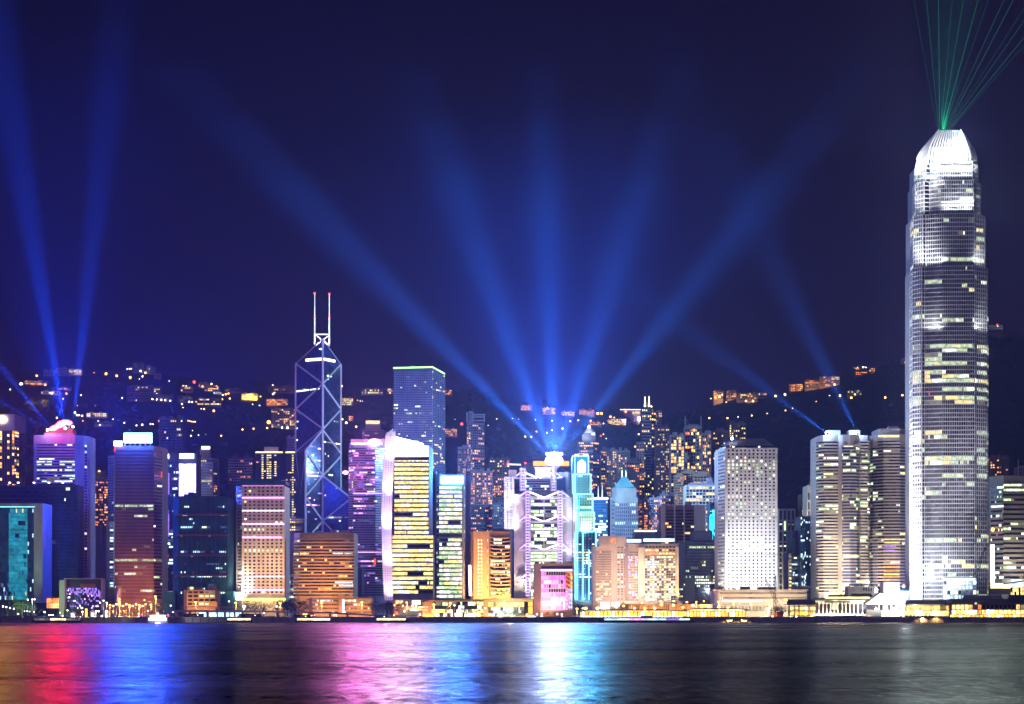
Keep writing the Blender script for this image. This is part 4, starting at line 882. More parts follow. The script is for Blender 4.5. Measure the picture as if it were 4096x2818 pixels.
# ---- twin round towers
def exch(label, pxc, D, segs_, top, lit, floodx, extra=0, group='round banded granite towers'):
    B = Bld('office_tower', label, 'tower', pxc, D, group=group)
    pts = [segs_[0][0]]+[s_[1] for s_ in segs_]
    B.body(pts, top, 'granite', depth=34)
    for k, (a, b_, kind) in enumerate(segs_):
        cc = max(2, int(abs(b_[0]-a[0])/7))
        if kind == 'g': B.fac(a, b_, top+48+extra, 2372, 46, cc, .96, .60, lit=lit, pal='office', g='glass_blue', sp='granite', dep=.8, keep=.85, run=.03, rows={5: .3, 15: .7, 34: .5})
        else: B.fac(a, b_, top+22+extra, 2372, 48, cc, .97, .46, lit=lit*1.3, pal='office', g='glass_black', sp='granite', dep=.9, keep=.9, run=.05)
    return B
B = exch('left tower of the banded granite pair with central glass bow and searchlight on top', 3370, 1720, [((3265, 16), (3275, 6), 'b'), ((3275, 6), (3295, 0), 'b'), ((3295, 0), (3352, 0), 'b'), ((3356, 0), (3372, -5), 'g'), ((3372, -5), (3400, -8), 'g'), ((3400, -8), (3424, -5), 'g'), ((3424, -5), (3437, 0), 'g'), ((3441, 0), (3470, 1), 'b'), ((3470, 1), (3478, 14), 'b')], 1742, .14, 0)
for a, b_, y in ((3308, 3362, 1722), (3396, 3440, 1722)): B.box('plant_room', a, b_, y, 1743, 'granite', d=8, dep=12)
mb2 = MB()
for j in range(5): mb2.box(P(3404, 1754+j*7, 1718-j*.8), ((20+j*9)*1720/F*1.4, 5, 6*1720/F), 'granite')
mb2.build('stepped_gable', B.o); B.box('gable_lamps', 3375, 3412, 1785, 1787, 'lit_white', d=-9.2, dep=.4)
for y in (2010, 2148): 
    for a, b_, d1, d2 in ((3357, 3372, -.5, -5.5), (3372, 3400, -5.5, -8.5), (3400, 3424, -8.5, -5.5), (3424, 3437, -5.5, -.5)):
        pass
B.finish(maxw=300)
B = exch('right tower of the banded granite pair with reddish lit lower floors', 3560, 1750, [((3478, 12), (3492, 4), 'g'), ((3492, 4), (3512, 2), 'g'), ((3512, 2), (3534, -4), 'b'), ((3534, -4), (3600, -6), 'b'), ((3600, -6), (3624, -2), 'g'), ((3624, -2), (3652, 8), 'b')], 1740, .08, 0)
B.body([(3509, 6), (3520, -2), (3598, -4), (3648, 8)], 1716, 'granite', z0=Z(1741, 1750), name='crown', depth=26); B.box('plant_room', 3556, 3594, 1706, 1718, 'granite', d=12, dep=10)
B.box('crown_lights', 3514, 3596, 1742, 1749, 'lit_yellow', d=-6.6, dep=.4)
for y, m_ in ((2266, 'lit_orange'), (2282, 'lit_orange'), (2296, 'lit_warm'), (2306, 'lit_orange')): B.box('lit_floor', 3536, 3598, y, y+5, m_, d=-6.9, dep=.6)
for y, x1 in ((2170, 3600), (2184, 3585), (2200, 3580), (2157, 3630)): B.box('lit_floor', 3538, x1, y, y+3.5, 'lit_purple' if y > 2160 and y != 2170 else 'lit_yellow', d=-6.9, dep=.6)
B.finish(maxw=300)
flood(P(3320, 2396, 1682), P(3325, 2300, 1720), 1.7, (1, .92, .66), cone=90, alb=.52); flood(P(3340, 2396, 1670), P(3350, 2050, 1720), .60, (1, .93, .74), cone=60, alb=.52)
flood(P(3455, 2396, 1680), P(3450, 2250, 1720), .6, (1, .95, .8), cone=70, alb=.52); flood(P(3500, 2396, 1700), P(3520, 2270, 1748), .9, (1, .95, .8), cone=60, alb=.52)
flood(P(3560, 2330, 1720), P(3570, 2250, 1744), .22, (1, .30, .12), cone=90)

# ---- the tallest tower
B = Bld('skyscraper', 'tallest white-lit skyscraper with curved crown of upright fins', 'skyscraper', 3795, 1640)
D = 1640; B.k = D/F
T = [([(3641, 34), (3652, 12), (3686, 4), (3697, 6), (3768, 1), (3897, 0), (3905, 4), (3946, 10), (3951, 30)], 1063, 2420),
     ([(3644, 34), (3656, 13), (3690, 5), (3701, 7), (3766, 2), (3895, 1), (3903, 6), (3936, 11), (3940, 30)], 852, 1063),
     ([(3652, 34), (3664, 16), (3696, 9), (3718, 10), (3764, 4), (3892, 3), (3900, 9), (3918, 13), (3924, 30)], 716, 852),
     ([(3659, 34), (3672, 19), (3702, 13), (3722, 14), (3760, 6), (3887, 5), (3895, 12), (3908, 16), (3912, 30)], 640, 716)]
# storeys: 14.2 px each at the scale of the picture is two storeys of the real facade
floors_lit = {}
for k, (pts, y0, y1) in enumerate(T):
    B.body(pts, y0, 'grey', depth=22, z0=(Z(y1, D)-.5 if y1 < 2400 else None), name='tower_stage')
    r = int(round((y1-y0)/17.3))
    for j in range(r):
        pass
    rr = {}
    for j in range(r):
        y = y0+(j+.5)*(y1-y0)/r; t = R()
        p_ = .03
        if y < 1063: p_ = .22 if t < .3 else .03
        elif y < 1380: p_ = .3 if t < .25 else .05
        elif y < 1560: p_ = .75 if t < .65 else .2
        elif y < 2100: p_ = .65 if t < .25 else .06
        else: p_ = .5 if t < .2 else .06
        rr[j] = p_
    for a, b_, c in ((0, 1, 2), (1, 2, 5), (2, 3, 1), (3, 4, 9), (4, 5, 18), (5, 6, 1), (6, 7, 5), (7, 8, 1)):
        dark = (a in (2, 5))
        B.fac(pts[a], pts[b_], y0+2, y1-(0 if y1 < 2400 else 8), r, c, .76 if not dark else .85, .78, lit=.05, pal='ifc', g='glass_black', rows=rr if not dark else None, run=0, keep=.88,
              sp='ifcfin', pr='ifcfin', dep=.7)
B.finish(maxw=300, minpx=6.5, maxb=200)
mb2 = MB()
for y, x0, x1 in ((648, 3703, 3890), (667, 3705, 3890), (826, 3705, 3893), (1010, 3700, 3900), (1290, 3700, 3900)): pass
# curved crown: a short solid drum, then separate fins that curl inwards
cr = [(640, 3664, 3887, 3911, 6), (622, 3670, 3886, 3907, 6.5), (604, 3680, 3884, 3902, 7.5), (588, 3692, 3880, 3896, 9)]
vs = []; fs = []
for y, x0, x1, x2, d in cr: vs += [tuple(P(x0, y, D+d+9)), tuple(P(lerp(x0, x1, .35), y, D+d)), tuple(P(x1, y, D+d)), tuple(P(x2, y, D+d+10)), tuple(P(x2, y, D+46-d*.6)), tuple(P(x0, y, D+46-d*.6))]
n = 6
for k in range(len(cr)-1):
    for q in range(n): fs.append((k*n+q, k*n+(q+1) % n, k*n+n+(q+1) % n, k*n+n+q))
fs.append(tuple(range(len(vs)-n, len(vs))))
mb2 = MB(); mb2.add(vs, fs, 'ifcfin'); mb2.build('crown', B.o)
def fin(x0, x1, y0, y1, d0, d1, nm='crown_fin', wd=2.0):
    """an upright blade, broad at the foot and bending inwards to a point"""
    mb3 = MB(); vs = []; m_ = 8
    for k in range(m_+1):
        t = k/m_; y = lerp(y0, y1, t); x = lerp(x0, x1, t**2.1); dd = lerp(d0, d1, t**1.5); w_ = .5+.15*(1-t); h_ = wd*(1-t*.75)
        c = P(x, y, D+dd); vs += [(c.x-w_, c.y, c.z), (c.x+w_, c.y, c.z), (c.x+w_, c.y+h_, c.z), (c.x-w_, c.y+h_, c.z)]
    fs = [(k*4+q, k*4+(q+1) % 4, k*4+4+(q+1) % 4, k*4+4+q) for k in range(m_) for q in range(4)]+[(3, 2, 1, 0), (m_*4, m_*4+1, m_*4+2, m_*4+3)]
    mb3.add(vs, fs, 'ifcfin'); mb3.build(nm, B.o)
for k in range(14): fin(lerp(3712, 3880, k/13), lerp(3757, 3843, k/13), 652, 523-3*math.sin(math.pi*k/13)-(5 if k in (0, 13) else 0), 3.5, 14)
for k in range(7): fin(3662+k*7, 3752+k*1.2, 700-k*5, 524, 16-k*2.0, 19, wd=3.0)
for k in range(4): fin(3911-k*6, 3846-k, 690-k*6, 524, 20-k*4, 19, wd=3.0)
# bright screens and louvred plant storeys
for x0, x1, y0, y1, d in ((3762, 3889, 644, 650, -.6), (3760, 3888, 664, 674, -.4), (3764, 3892, 806, 812, -.5), (3700, 3762, 700, 716, 6)):
    B.box('plant_storey_lights', x0, x1, y0, y1, 'lit_snow', d=d+3, dep=.6)
for y in (1010, ): pass
B.box('lobby_glazing', 3772, 3905, 2314, 2322, 'lit_snow', d=-3, dep=3)
B.fac((3772, -3), (3905, -3), 2322, 2400, 4, 9, .8, .7, lit=.75, pal='cool', g='glass_teal', sp='white', pr='white', dep=1.0, keep=.3)
for k in range(14): B.seg('canopy_cable', (3632-k*1.2+k*5, 2405), (3650+k*3.2, 2312), .3, 'white', d=-14)
B.box('warning_lamp', 3716, 3720, 1568, 1580, 'lit_red', d=0, dep=1); B.box('lamp_cluster', 3942, 3950, 2112, 2126, 'lamp_orange', d=30, dep=1)
B.finish()
# floods of the tallest tower: ground battery on the left, setback ledges, crown
flood(P(3596, 2425, D+2), P(3660, 2300, D+22), 5.0, (.90, .96, 1), cone=100, alb=.75)
flood(P(3598, 2425, D+4), P(3660, 2050, D+22), 5.0, (.92, .95, 1), cone=50, alb=.75)
flood(P(3600, 2425, D+6), P(3662, 1750, D+22), 7.0, (.92, .94, 1), cone=30, alb=.75, blend=1)
flood(P(3604, 2425, D+6), P(3664, 1300, D+22), 4.5, (.92, .93, 1), cone=20, alb=.75, blend=1)
flood(P(3690, 2425, D-30), P(3700, 2230, D+4), 2.4, (.92, .95, 1), cone=60, alb=.75, blend=1)
flood(P(3740, 2425, D-36), P(3738, 2330, D), 1.1, (.92, .94, 1), cone=70, alb=.75)
flood(P(3840, 2425, D-60), P(3830, 2150, D), .6, (.9, .9, 1), cone=70, alb=.75)
flood(P(3840, 2425, D-90), P(3830, 1650, D), .55, (.88, .86, 1), cone=50, alb=.75, blend=1)
for xa, xb, y, s, nn in ((3768, 3892, 834, .9, 9), (3768, 3890, 700, .9, 9), (3704, 3764, 1050, .8, 5), (3902, 3936, 1050, .9, 3), (3704, 3764, 1316, .65, 5), (3902, 3940, 1316, .75, 3), (3722, 3760, 744, 1.0, 4), (3660, 3690, 1050, 1.0, 3), (3664, 3694, 840, 1.2, 3)):
    for q in range(nn): px = lerp(xa, xb, (q+.5)/nn); flood(P(px, y, D-3.5), P(px, y-30, D+4), s, (.94, .97, 1), cone=110, alb=.75, blend=1, size=.6)
for px, y, yt, s in ((3650, 1066, 950, 2.0), (3655, 855, 780, 2.4), (3672, 722, 665, 3.0)):
    flood(P(px, y, D-5), P(px+(8 if px < 3700 else 0), yt, D+4), s, (.94, .97, 1), cone=85, alb=.75, blend=1)
for px in (3700, 3740, 3790, 3840, 3885): flood(P(px, 690, D-14), P(px, 615, D+4), 1.2, (.94, .98, 1), cone=80, alb=.75)
for px in (3755, 3800, 3845): flood(P(px, 640, D-12), P(px, 560, D+8), .9, (.96, 1, .99), cone=100, alb=.75)
flood(P(3655, 760, D-24), P(3690, 610, D+12), 1.6, (.95, 1, 1), cone=60, alb=.75)
for px in (3775, 3830): lamp('POINT', 'crown_glow', P(px, 575, D+24), 2.2e5, (.55, .75, 1), size=3)
streaklight(3860, 700, D-8, 1.6e6, (.75, .95, .85), 22, 0)  # no sign on this tower: lamp added for a pale streak on the water
lamp('POINT', 'forecourt_glow', P(3625, 2350, D-10), 5e4, (.75, .9, 1), size=5)

# ---- right edge tower
B = Bld('office_tower', 'cream banded office tower cut by the right edge of the view', 'tower', 4040, 1780)
B.body([(3964, 14), (4014, 0), (4200, 0)], 1903, 'granite')
B.fac((3964, 14), (4014, 0), 1940, 2320, 20, 12, .97, .44, lit=.25, pal='office', g='glass', sp='granite', dep=.9, rows={7: 0}); B.fac((4014, 0), (4200, 0), 1932, 2320, 20, 26, .97, .44, lit=.28, pal='green', g='glass', sp='granite', dep=.9, keep=.85, run=.15)
B.box('green_band', 3966, 3995, 2052, 2058, 'copper', d=5, dep=.6); B.box('flag_pole', 4072, 4074.5, 1838, 1905, 'white', d=10, dep=.5)
B.box('lamp_cluster', 3965, 3978, 2112, 2126, 'lamp_orange', d=2, dep=1, shape='disc'); B.finish()
flood(P(4050, 2330, 1740), P(4060, 2150, 1780), .30, (1, .97, .85), cone=110, alb=.5)
for j in range(3): pass
B = Bld('mall', 'low white glass hall with tilted canopy at the right edge', 'building', 4060, 1680)
B.body([(4042, 0), (4200, 0)], 2316, 'white', depth=30); B.fac((4042, 0), (4200, 0), 2318, 2385, 4, 20, .9, .9, lit=1, pal='cool', g='lit_snow', pr='white', litf=lambda i, j, m: 'lit_snow' if j < 2 else ('lit_yellow' if R() < .6 else 'glass'))
mb2 = MB(); mb2.add([tuple(P(x, y, d)) for x, y, d in ((4012, 2340, 1660), (4200, 2312, 1660), (4200, 2309, 1672), (4012, 2336, 1672), (4012, 2338, 1660), (4200, 2309, 1660), (4200, 2306, 1672), (4012, 2334, 1672))], BF, 'white'); mb2.build('canopy', B.o)
B.box('podium', 3955, 4042, 2356, 2378, 'concrete', d=-5, dep=10); B.box('lit_terrace', 3966, 4040, 2334, 2354, 'lit_soffit', d=0, dep=3)
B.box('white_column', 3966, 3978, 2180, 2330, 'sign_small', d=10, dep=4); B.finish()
B = Bld('mall', 'glowing pale box and low cream block left of the tallest tower', 'building', 3560, 1660)
B.body([(3534, 0), (3598, 0)], 2330, 'white', depth=16); B.box('lit_face', 3534, 3598, 2330, 2390, 'lit_snow', d=-.5, dep=.4); B.body([(3598, 2), (3645, 2)], 2362, 'bluepanel', depth=14, name='annex'); B.box('lit_face', 3599, 3640, 2366, 2400, 'lit_cool', d=1.4, dep=.4)
B.body([(3392, 4), (3500, 4)], 2346, 'beige', depth=16, name='side_block'); B.fac((3450, 4), (3500, 4), 2350, 2366, 1, 5, .6, .8, lit=.2, g='glass', pal='gold', pr='cream'); B.box('round_sign', 3498, 3512, 2352, 2372, 'sign_small', d=-2, dep=1, shape='disc'); B.box('lamp', 3610, 3620, 2340, 2352, 'lamp_warm', d=0, dep=1, shape='disc'); B.finish()

# ================================================================ towers of homes behind
def resi(label, x0, x1, top, D, mat='brown', pal='warm', lit=.25, g='glass_black', bot=None, bays=0, fh=9.5, cw=7, name='apartment_tower', group='apartment towers stacked up the lower slope', roof=2, ant=0, side=None, w=.55, h=.5, sp=None, steps=None, ybot=None, litcols=None):
    B = Bld(name, label, 'apartment tower', (x0+x1)/2, D, group=group)
    yb = ybot or min(2400, HY-(B.g-CAMZ)/D*F); W = x1-x0
    pts = [(x0, 0), (x1, 0)] if not side else ([(x0, 0), (x1-side, 0), (x1, 8)])
    B.body(pts, top, mat, depth=18)
    if bot: yb = min(yb, bot)
    lit = min(.9, lit*1.35); r = max(3, int((yb-top-8)/fh)); xe = x1-(side or 0)
    lf = None
    if litcols: lf = lambda i, j, m: m if i in litcols else (m if R() < .35 else g)
    if bays:
        bw = (xe-x0)/bays
        for k in range(bays):
            a, b_ = x0+bw*k+bw*.14, x0+bw*(k+1)-bw*.14
            b2 = MB(); A_, B_ = X(a, D), X(b_, D); b2.box(((A_+B_)/2, D-1.1, (Z(top+6, D)+B.g)/2), (B_-A_, 2.2, Z(top+6, D)-B.g), mat); b2.build('bay', B.o)
            B.fac((a, -2.25), (b_, -2.25), top+8, yb, r, max(2, int((b_-a)/cw)), w, h, lit=lit, pal=pal, g=g, run=.02, keep=.5, mixed=True, litf=lf)
        for k in range(1, bays): a = x0+bw*k; B.fac((a-bw*.12, 0), (a+bw*.12, 0), top+8, yb, r, 1, .5, .4, lit=lit*.4, pal=pal, g=g, run=0)
    else: B.fac((x0, 0), (xe, 0), top+8, yb, r, max(2, int((xe-x0)/cw)), w, h, lit=lit, pal=pal, g=g, run=.02, keep=.5, mixed=True, sp=sp, dep=.6, litf=lf)
    if side: B.fac((xe, 0), (x1, 8), top+8, yb, r, max(1, int(side/cw)), w, h, lit=lit*.7, pal=pal, g=g, run=0)
    if roof: roofbits(B, x0+2, x1-2, top, roof, mat, 12, ant, rail=False)
    return B
RS = [
 ('beige apartment slab with a column of warm windows between left towers', 356, 434, 1918, 2300, 'brown', 'orange', .35, dict(bays=4, ybot=2105, roof=3, cw=6)),
 ('pale stair tower peeping out behind the red-emblem tower', 352, 366, 1770, 2150, 'beige', 'orange', .1, dict(ybot=1920, roof=0, cw=6)),
 ('grey lattice-balconied tower on the slope above the media screen', 636, 735, 1672, 2500, 'grey', 'gold', .10, dict(bays=3, ybot=1815, roof=3, fh=11)),
 ('rounded tower with a glowing white crown right of the media screen', 782, 868, 1832, 2250, 'beige', 'warm', .30, dict(bays=3, ybot=1990, roof=0, side=14)),
 ('plain brown apartment slab left of the green-topped twin tower', 912, 1010, 1832, 2300, 'brown', 'orange', .10, dict(ybot=1935, roof=2, sp='beige', fh=10)),
 ('pinkish plain tower hidden behind the braced skyscraper, upper storeys showing', 1146, 1190, 1748, 2450, 'lilac', 'orange', .04, dict(ybot=1815, roof=2)),
 ('cylindrical glass apartment tower with few lit panes left of the slender lattice-topped tower', 1830, 1884, 1788, 2300, 'lilac', 'orange', .22, dict(bays=3, ybot=1905, roof=1)),
 ('slender tower topped by an open lattice frame', 1867, 1937, 1690, 2400, 'lilac', 'warm', .20, dict(ybot=1880, roof=0, side=40, fh=10)),
 ('wide crowded apartment block behind the cyan sign tower', 1880, 1972, 1885, 2250, 'pinkish', 'orange', .40, dict(bays=4, ybot=2125, roof=3)),
 ('tall twin-stair apartment block left of the truss building', 1955, 2042, 1834, 2350, 'brown', 'warm', .30, dict(bays=3, ybot=2100, roof=4)),
 ('purple shaded apartment block with sparse windows beside the orange balcony tower', 1884, 1982, 2020, 2150, 'navy', 'orange', .22, dict(ybot=2130, roof=0)),
 ('red-brown block touching the ribbed white service towers', 1975, 2022, 1905, 2280, 'rust', 'orange', .25, dict(ybot=2100, roof=2)),
 ('apartment block peeking over the truss building roof', 2085, 2140, 1865, 2380, 'brown', 'orange', .35, dict(ybot=1900, roof=1)),
 ('brown stepped tower between the orange sign and neon tower', 2250, 2292, 1890, 2300, 'beige', 'dim', .1, dict(ybot=1960, roof=1)),
 ('large apartment slab with bright orange window column right of the neon tower', 2401, 2470, 1798, 2350, 'beige', 'warm', .38, dict(bays=3, ybot=2150, roof=2)),
 ('apartment slab with white ledges, right half of the wide block', 2470, 2520, 1802, 2340, 'beige', 'warm', .22, dict(bays=2, ybot=1960, roof=2)),
 ('dark brown tower behind the copper pyramid roof', 2512, 2556, 1842, 2320, 'brown', 'orange', .15, dict(ybot=2000, roof=1)),
 ('ribbed pale tower left of the needle-topped tower', 2547, 2578, 1768, 2360, 'beige', 'warm', .20, dict(ybot=2020, roof=0, cw=8)),
 ('dark slender tower crowned with two lit needles', 2567, 2624, 1628, 2400, 'navy', 'gold', .24, dict(ybot=2200, roof=0, side=18, sp='grey', fh=12)),
 ('tower with pale ribs close behind the needle-topped tower', 2620, 2648, 1642, 2450, 'beige', 'warm', .25, dict(ybot=1710, roof=0)),
 ('shaded apartment tower with red-brown roof right of the needles', 2622, 2680, 1708, 2380, 'brown', 'gold', .28, dict(bays=3, ybot=2010, roof=2)),
 ('apartment tower with large orange windows, leftmost of the tall cluster', 2680, 2740, 1740, 2300, 'beige', 'warm', .52, dict(bays=2, ybot=2000, roof=2, cw=9, h=.72, w=.8, fh=13)),
 ('tallest cluster tower carrying two thin masts', 2738, 2808, 1708, 2330, 'beige', 'warm', .30, dict(bays=3, ybot=1960, roof=1, cw=9, h=.7, w=.75, fh=13)),
 ('narrow tower with a curved lit top in the tall cluster', 2808, 2846, 1732, 2310, 'beige', 'warm', .38, dict(bays=2, ybot=1900, roof=1, cw=9, h=.7, fh=13)),
 ('reddish tower with yellow oval windows left of the sloped roof', 2848, 2914, 1722, 2350, 'rust', 'gold', .25, dict(bays=2, ybot=1860, roof=1)),
 ('double-topped tower with bright window bands behind the sloped roof', 2914, 2986, 1692, 2450, 'brown', 'gold', .34, dict(bays=3, ybot=1790, roof=2)),
 ('tan office-like block at the foot of the tall cluster', 2728, 2780, 1885, 2120, 'tan', 'warm', .10, dict(ybot=1960, roof=1, cw=8)),
 ('low tan wing with wide dark windows at the foot of the tall cluster', 2776, 2826, 1897, 2100, 'tan', 'gold', .10, dict(ybot=1960, roof=1, cw=11, w=.7)),
 ('speckled tan tower full of tiny windows below the tall cluster', 2700, 2735, 1900, 2100, 'tan', 'orange', .18, dict(ybot=2030, roof=1, cw=5)),
 ('low row of flats with orange windows behind the brown and cream slab', 2574, 2650, 1992, 2080, 'lilac', 'orange', .40, dict(bays=4, ybot=2160, roof=3)),
 ('red-brown block squeezed beside the copper-roofed tower', 2553, 2582, 2006, 2150, 'rust', 'orange', .30, dict(ybot=2160, roof=0)),
 ('blue-grey flats with lit corridor left of the white window-grid block', 2640, 2745, 1975, 2200, 'lilac', 'warm', .25, dict(ybot=2030, roof=3)),
 ('distant stepped apartment tower right of the tallest tower', 3957, 4036, 1830, 2400, 'brown', 'orange', .22, dict(bays=3, ybot=1905, roof=3)),
 ('pinkish flats at the far right edge behind the flag pole', 4070, 4130, 1868, 2450, 'pinkish', 'orange', .22, dict(bays=2, ybot=1905, roof=1)),
 ('shaded flats low behind the orange balcony tower left side', 1968, 2052, 2010, 2120, 'navy', 'dim', .25, dict(ybot=2120, roof=1)),
 ('office block with warm strip windows under the green-topped twin tower', 1142, 1182, 2066, 1990, 'beige', 'gold', .8, dict(ybot=2125, roof=0, sp='beige', cw=8)),
 ('purple flats low between the pink-banded hotel and the tan banded office', 1138, 1180, 2180, 2050, 'navy', 'dim', .20, dict(ybot=2300, roof=1)),
]
BB = {}
for L_, x0, x1, top, D, mat, pal, lit, kw in RS:
    b_ = resi(L_, x0, x1, top, D, mat, pal, lit, **kw); BB[L_[:14]+str(x0)] = b_
    if x0 == 1867:
        b_.segs('open_frame', [(1868, 1690, 1868, 1650), (1892, 1690, 1892, 1652), (1937, 1690, 1937, 1656), (1892, 1660, 1939, 1660), (1892, 1669, 1937, 1669), (1892, 1683, 1937, 1683), (1876, 1648, 1892, 1650)], .9, 'white', d=1)
        b_.box('stair_core', 1874, 1892, 1648, 1692, 'lilac', d=3, dep=8); b_.seg('antenna', (1892, 1650), (1892, 1632), .3, 'steel', d=4)
    if x0 == 782:
        b_.box('crown', 800, 838, 1797, 1834, 'beige', d=4, dep=12); b_.box('crown_lights', 806, 837, 1786, 1797, 'lit_halo', d=3, dep=6); b_.box('front_wall', 790, 850, 1850, 1990, 'white', d=-4, dep=2)
        b_.fac((792, -4), (848, -4), 1856, 1985, 12, 7, .45, .5, lit=.3, pal='warm', g='glass_black')
    if x0 == 2567:
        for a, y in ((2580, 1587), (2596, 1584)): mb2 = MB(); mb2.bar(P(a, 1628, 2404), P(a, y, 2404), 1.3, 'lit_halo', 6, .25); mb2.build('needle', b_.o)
        b_.box('red_lamp', 2603, 2608, 1624, 1630, 'lamp_warm', d=0, dep=1)
    if x0 == 2738:
        for a in (2741, 2804): b_.seg('mast', (a, 1708), (a, 1664), .35, 'silver', d=4)
        b_.box('crown', 2741, 2806, 1704, 1712, 'beige', d=-3, dep=8)
        for a in (2732, 2798): b_.box('violet_screen', a, a+17, 1812, 1850, 'lit_dimblue', d=-3.4, dep=.5)
    b_.finish(maxw=120, minpx=5.2)
# twin green-topped towers
for i, (x0, x1, lb) in enumerate(((1022, 1130, 'wide tower with green-yellow roof light line and paired columns of lit balconies'), (1142, 1184, 'narrow tower with yellow roof light line next to the braced skyscraper'))):
    B = Bld('apartment_tower', lb, 'apartment tower', (x0+x1)/2, 2250); B.body([(x0, 0), (x1, 0)], 1812, 'navy'); B.box('roof_light_line', x0, x1, 1808, 1812, 'tube_yellow', d=-1, dep=1)
    if i == 0:
        B.box('plant_room', 1058, 1112, 1788, 1811, 'lilac', d=3, dep=10)
        B.fac((1024, 0), (1128, 0), 1818, 1935, 13, 10, .72, .42, lit=.3, pal='warm', g='glass', run=0, litf=lambda i, j, m: 'lit_yellow' if i in (2, 4, 5, 7) and R() < .85 else ('glass' if R() < .7 else m))
    else: B.fac((1143, 0), (1183, 0), 1818, 2072, 26, 5, .72, .42, lit=.3, pal='warm', g='glass', run=0, litf=lambda i, j, m: 'lit_yellow' if i in (3,) and R() < .85 else ('glass' if R() < .6 else m))
    B.finish(maxw=140, minpx=5)
# copper pyramid tower, spire tower, teal tower
B = Bld('office_tower', 'stone tower with a pale blue pyramid roof', 'tower', 2495, 2050)
B.body([(2439, 6), (2460, 0), (2552, 2)], 1990, 'stone'); B.body([(2448, 8), (2466, 2), (2545, 4)], 1950, 'stone', z0=Z(1991, 2050), name='upper_stage')
a_ = [P(2456, 1950, 2050), P(2540, 1950, 2050), P(2540, 1950, 2080), P(2456, 1950, 2080), P(2488, 1908, 2064), P(2505, 1908, 2064), P(2505, 1908, 2068), P(2488, 1908, 2068)]
mb2 = MB(); mb2.add([tuple(v) for v in a_], BF, 'copper'); mb2.build('pyramid_roof', B.o)
for a in (2489, 2504): B.seg('finial', (a, 1912), (a, 1884), 1.0, 'silver', d=15)
B.fac((2460, -.1), (2551, 1.9), 2012, 2190, 12, 11, .55, .66, lit=.06, pal='cool', g='glass_blue', sp='stone', pr='stone', dep=.8, rows={0: .3}); B.fac((2440, 6), (2459, .2), 2000, 2190, 12, 3, .6, .5, lit=.05, g='glass_blue', sp='stone'); B.finish()
flood(P(2480, 1990, 2020), P(2495, 1930, 2056), .38, (.35, .8, 1), cone=90); flood(P(2470, 2120, 2018), P(2490, 2050, 2050), .12, (.4, .6, 1), cone=110)
B = Bld('office_tower', 'teal glass tower with white crown lamps and two thin masts', 'tower', 2405, 1950)
B.body([(2373, 0), (2430, 0), (2441, 4)], 1998, 'bluepanel'); B.fac((2375, 0), (2430, 0), 2004, 2190, 17, 9, .9, .62, lit=.45, pal='cool', g='glass_teal', sp='bluepanel', rows={3: .3, 5: .4, 10: .9, 11: .8})
B.box('crown_lights', 2376, 2432, 1991, 1998, 'lit_halo', d=-1, dep=4)
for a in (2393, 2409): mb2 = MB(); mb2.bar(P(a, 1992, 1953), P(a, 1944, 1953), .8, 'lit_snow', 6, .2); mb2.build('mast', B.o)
B.finish()
B = Bld('office_tower', 'dark slim tower with a white pointed lantern roof and orange lit storeys', 'tower', 2352, 2250)
B.body([(2312, 0), (2372, 0), (2396, 8)], 1765, 'navy'); B.body([(2328, 2), (2382, 2)], 1736, 'navy', z0=Z(1766, 2250), name='upper_stage')
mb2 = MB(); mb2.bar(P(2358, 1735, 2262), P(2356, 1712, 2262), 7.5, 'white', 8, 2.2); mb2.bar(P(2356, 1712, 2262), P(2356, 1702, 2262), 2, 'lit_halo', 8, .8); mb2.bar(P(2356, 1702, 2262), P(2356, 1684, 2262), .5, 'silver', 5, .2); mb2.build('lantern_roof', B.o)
B.box('lit_fascia', 2366, 2380, 1732, 1741, 'lit_snow', d=1, dep=1); B.fac((2314, 0), (2372, 0), 1768, 1960, 18, 8, .6, .5, lit=.15, pal='warm', g='glass', rows={0: .9, 1: .4}); B.fac((2372, 0), (2396, 8), 1768, 2100, 30, 3, .6, .5, lit=.2, pal='orange', g='glass_black'); B.finish()
flood(P(2340, 1745, 2235), P(2356, 1722, 2256), 1.5, (1, .98, .9), cone=100, alb=.78)
B = Bld('low_block', 'low dark block with a lit white roof terrace behind the golden-pier hotel', 'building', 2590, 1780)
B.body([(2538, 0), (2645, 0)], 2128, 'navy'); B.box('terrace_lights', 2540, 2625, 2122, 2127, 'lit_halo', d=-.5, dep=3); B.finish()
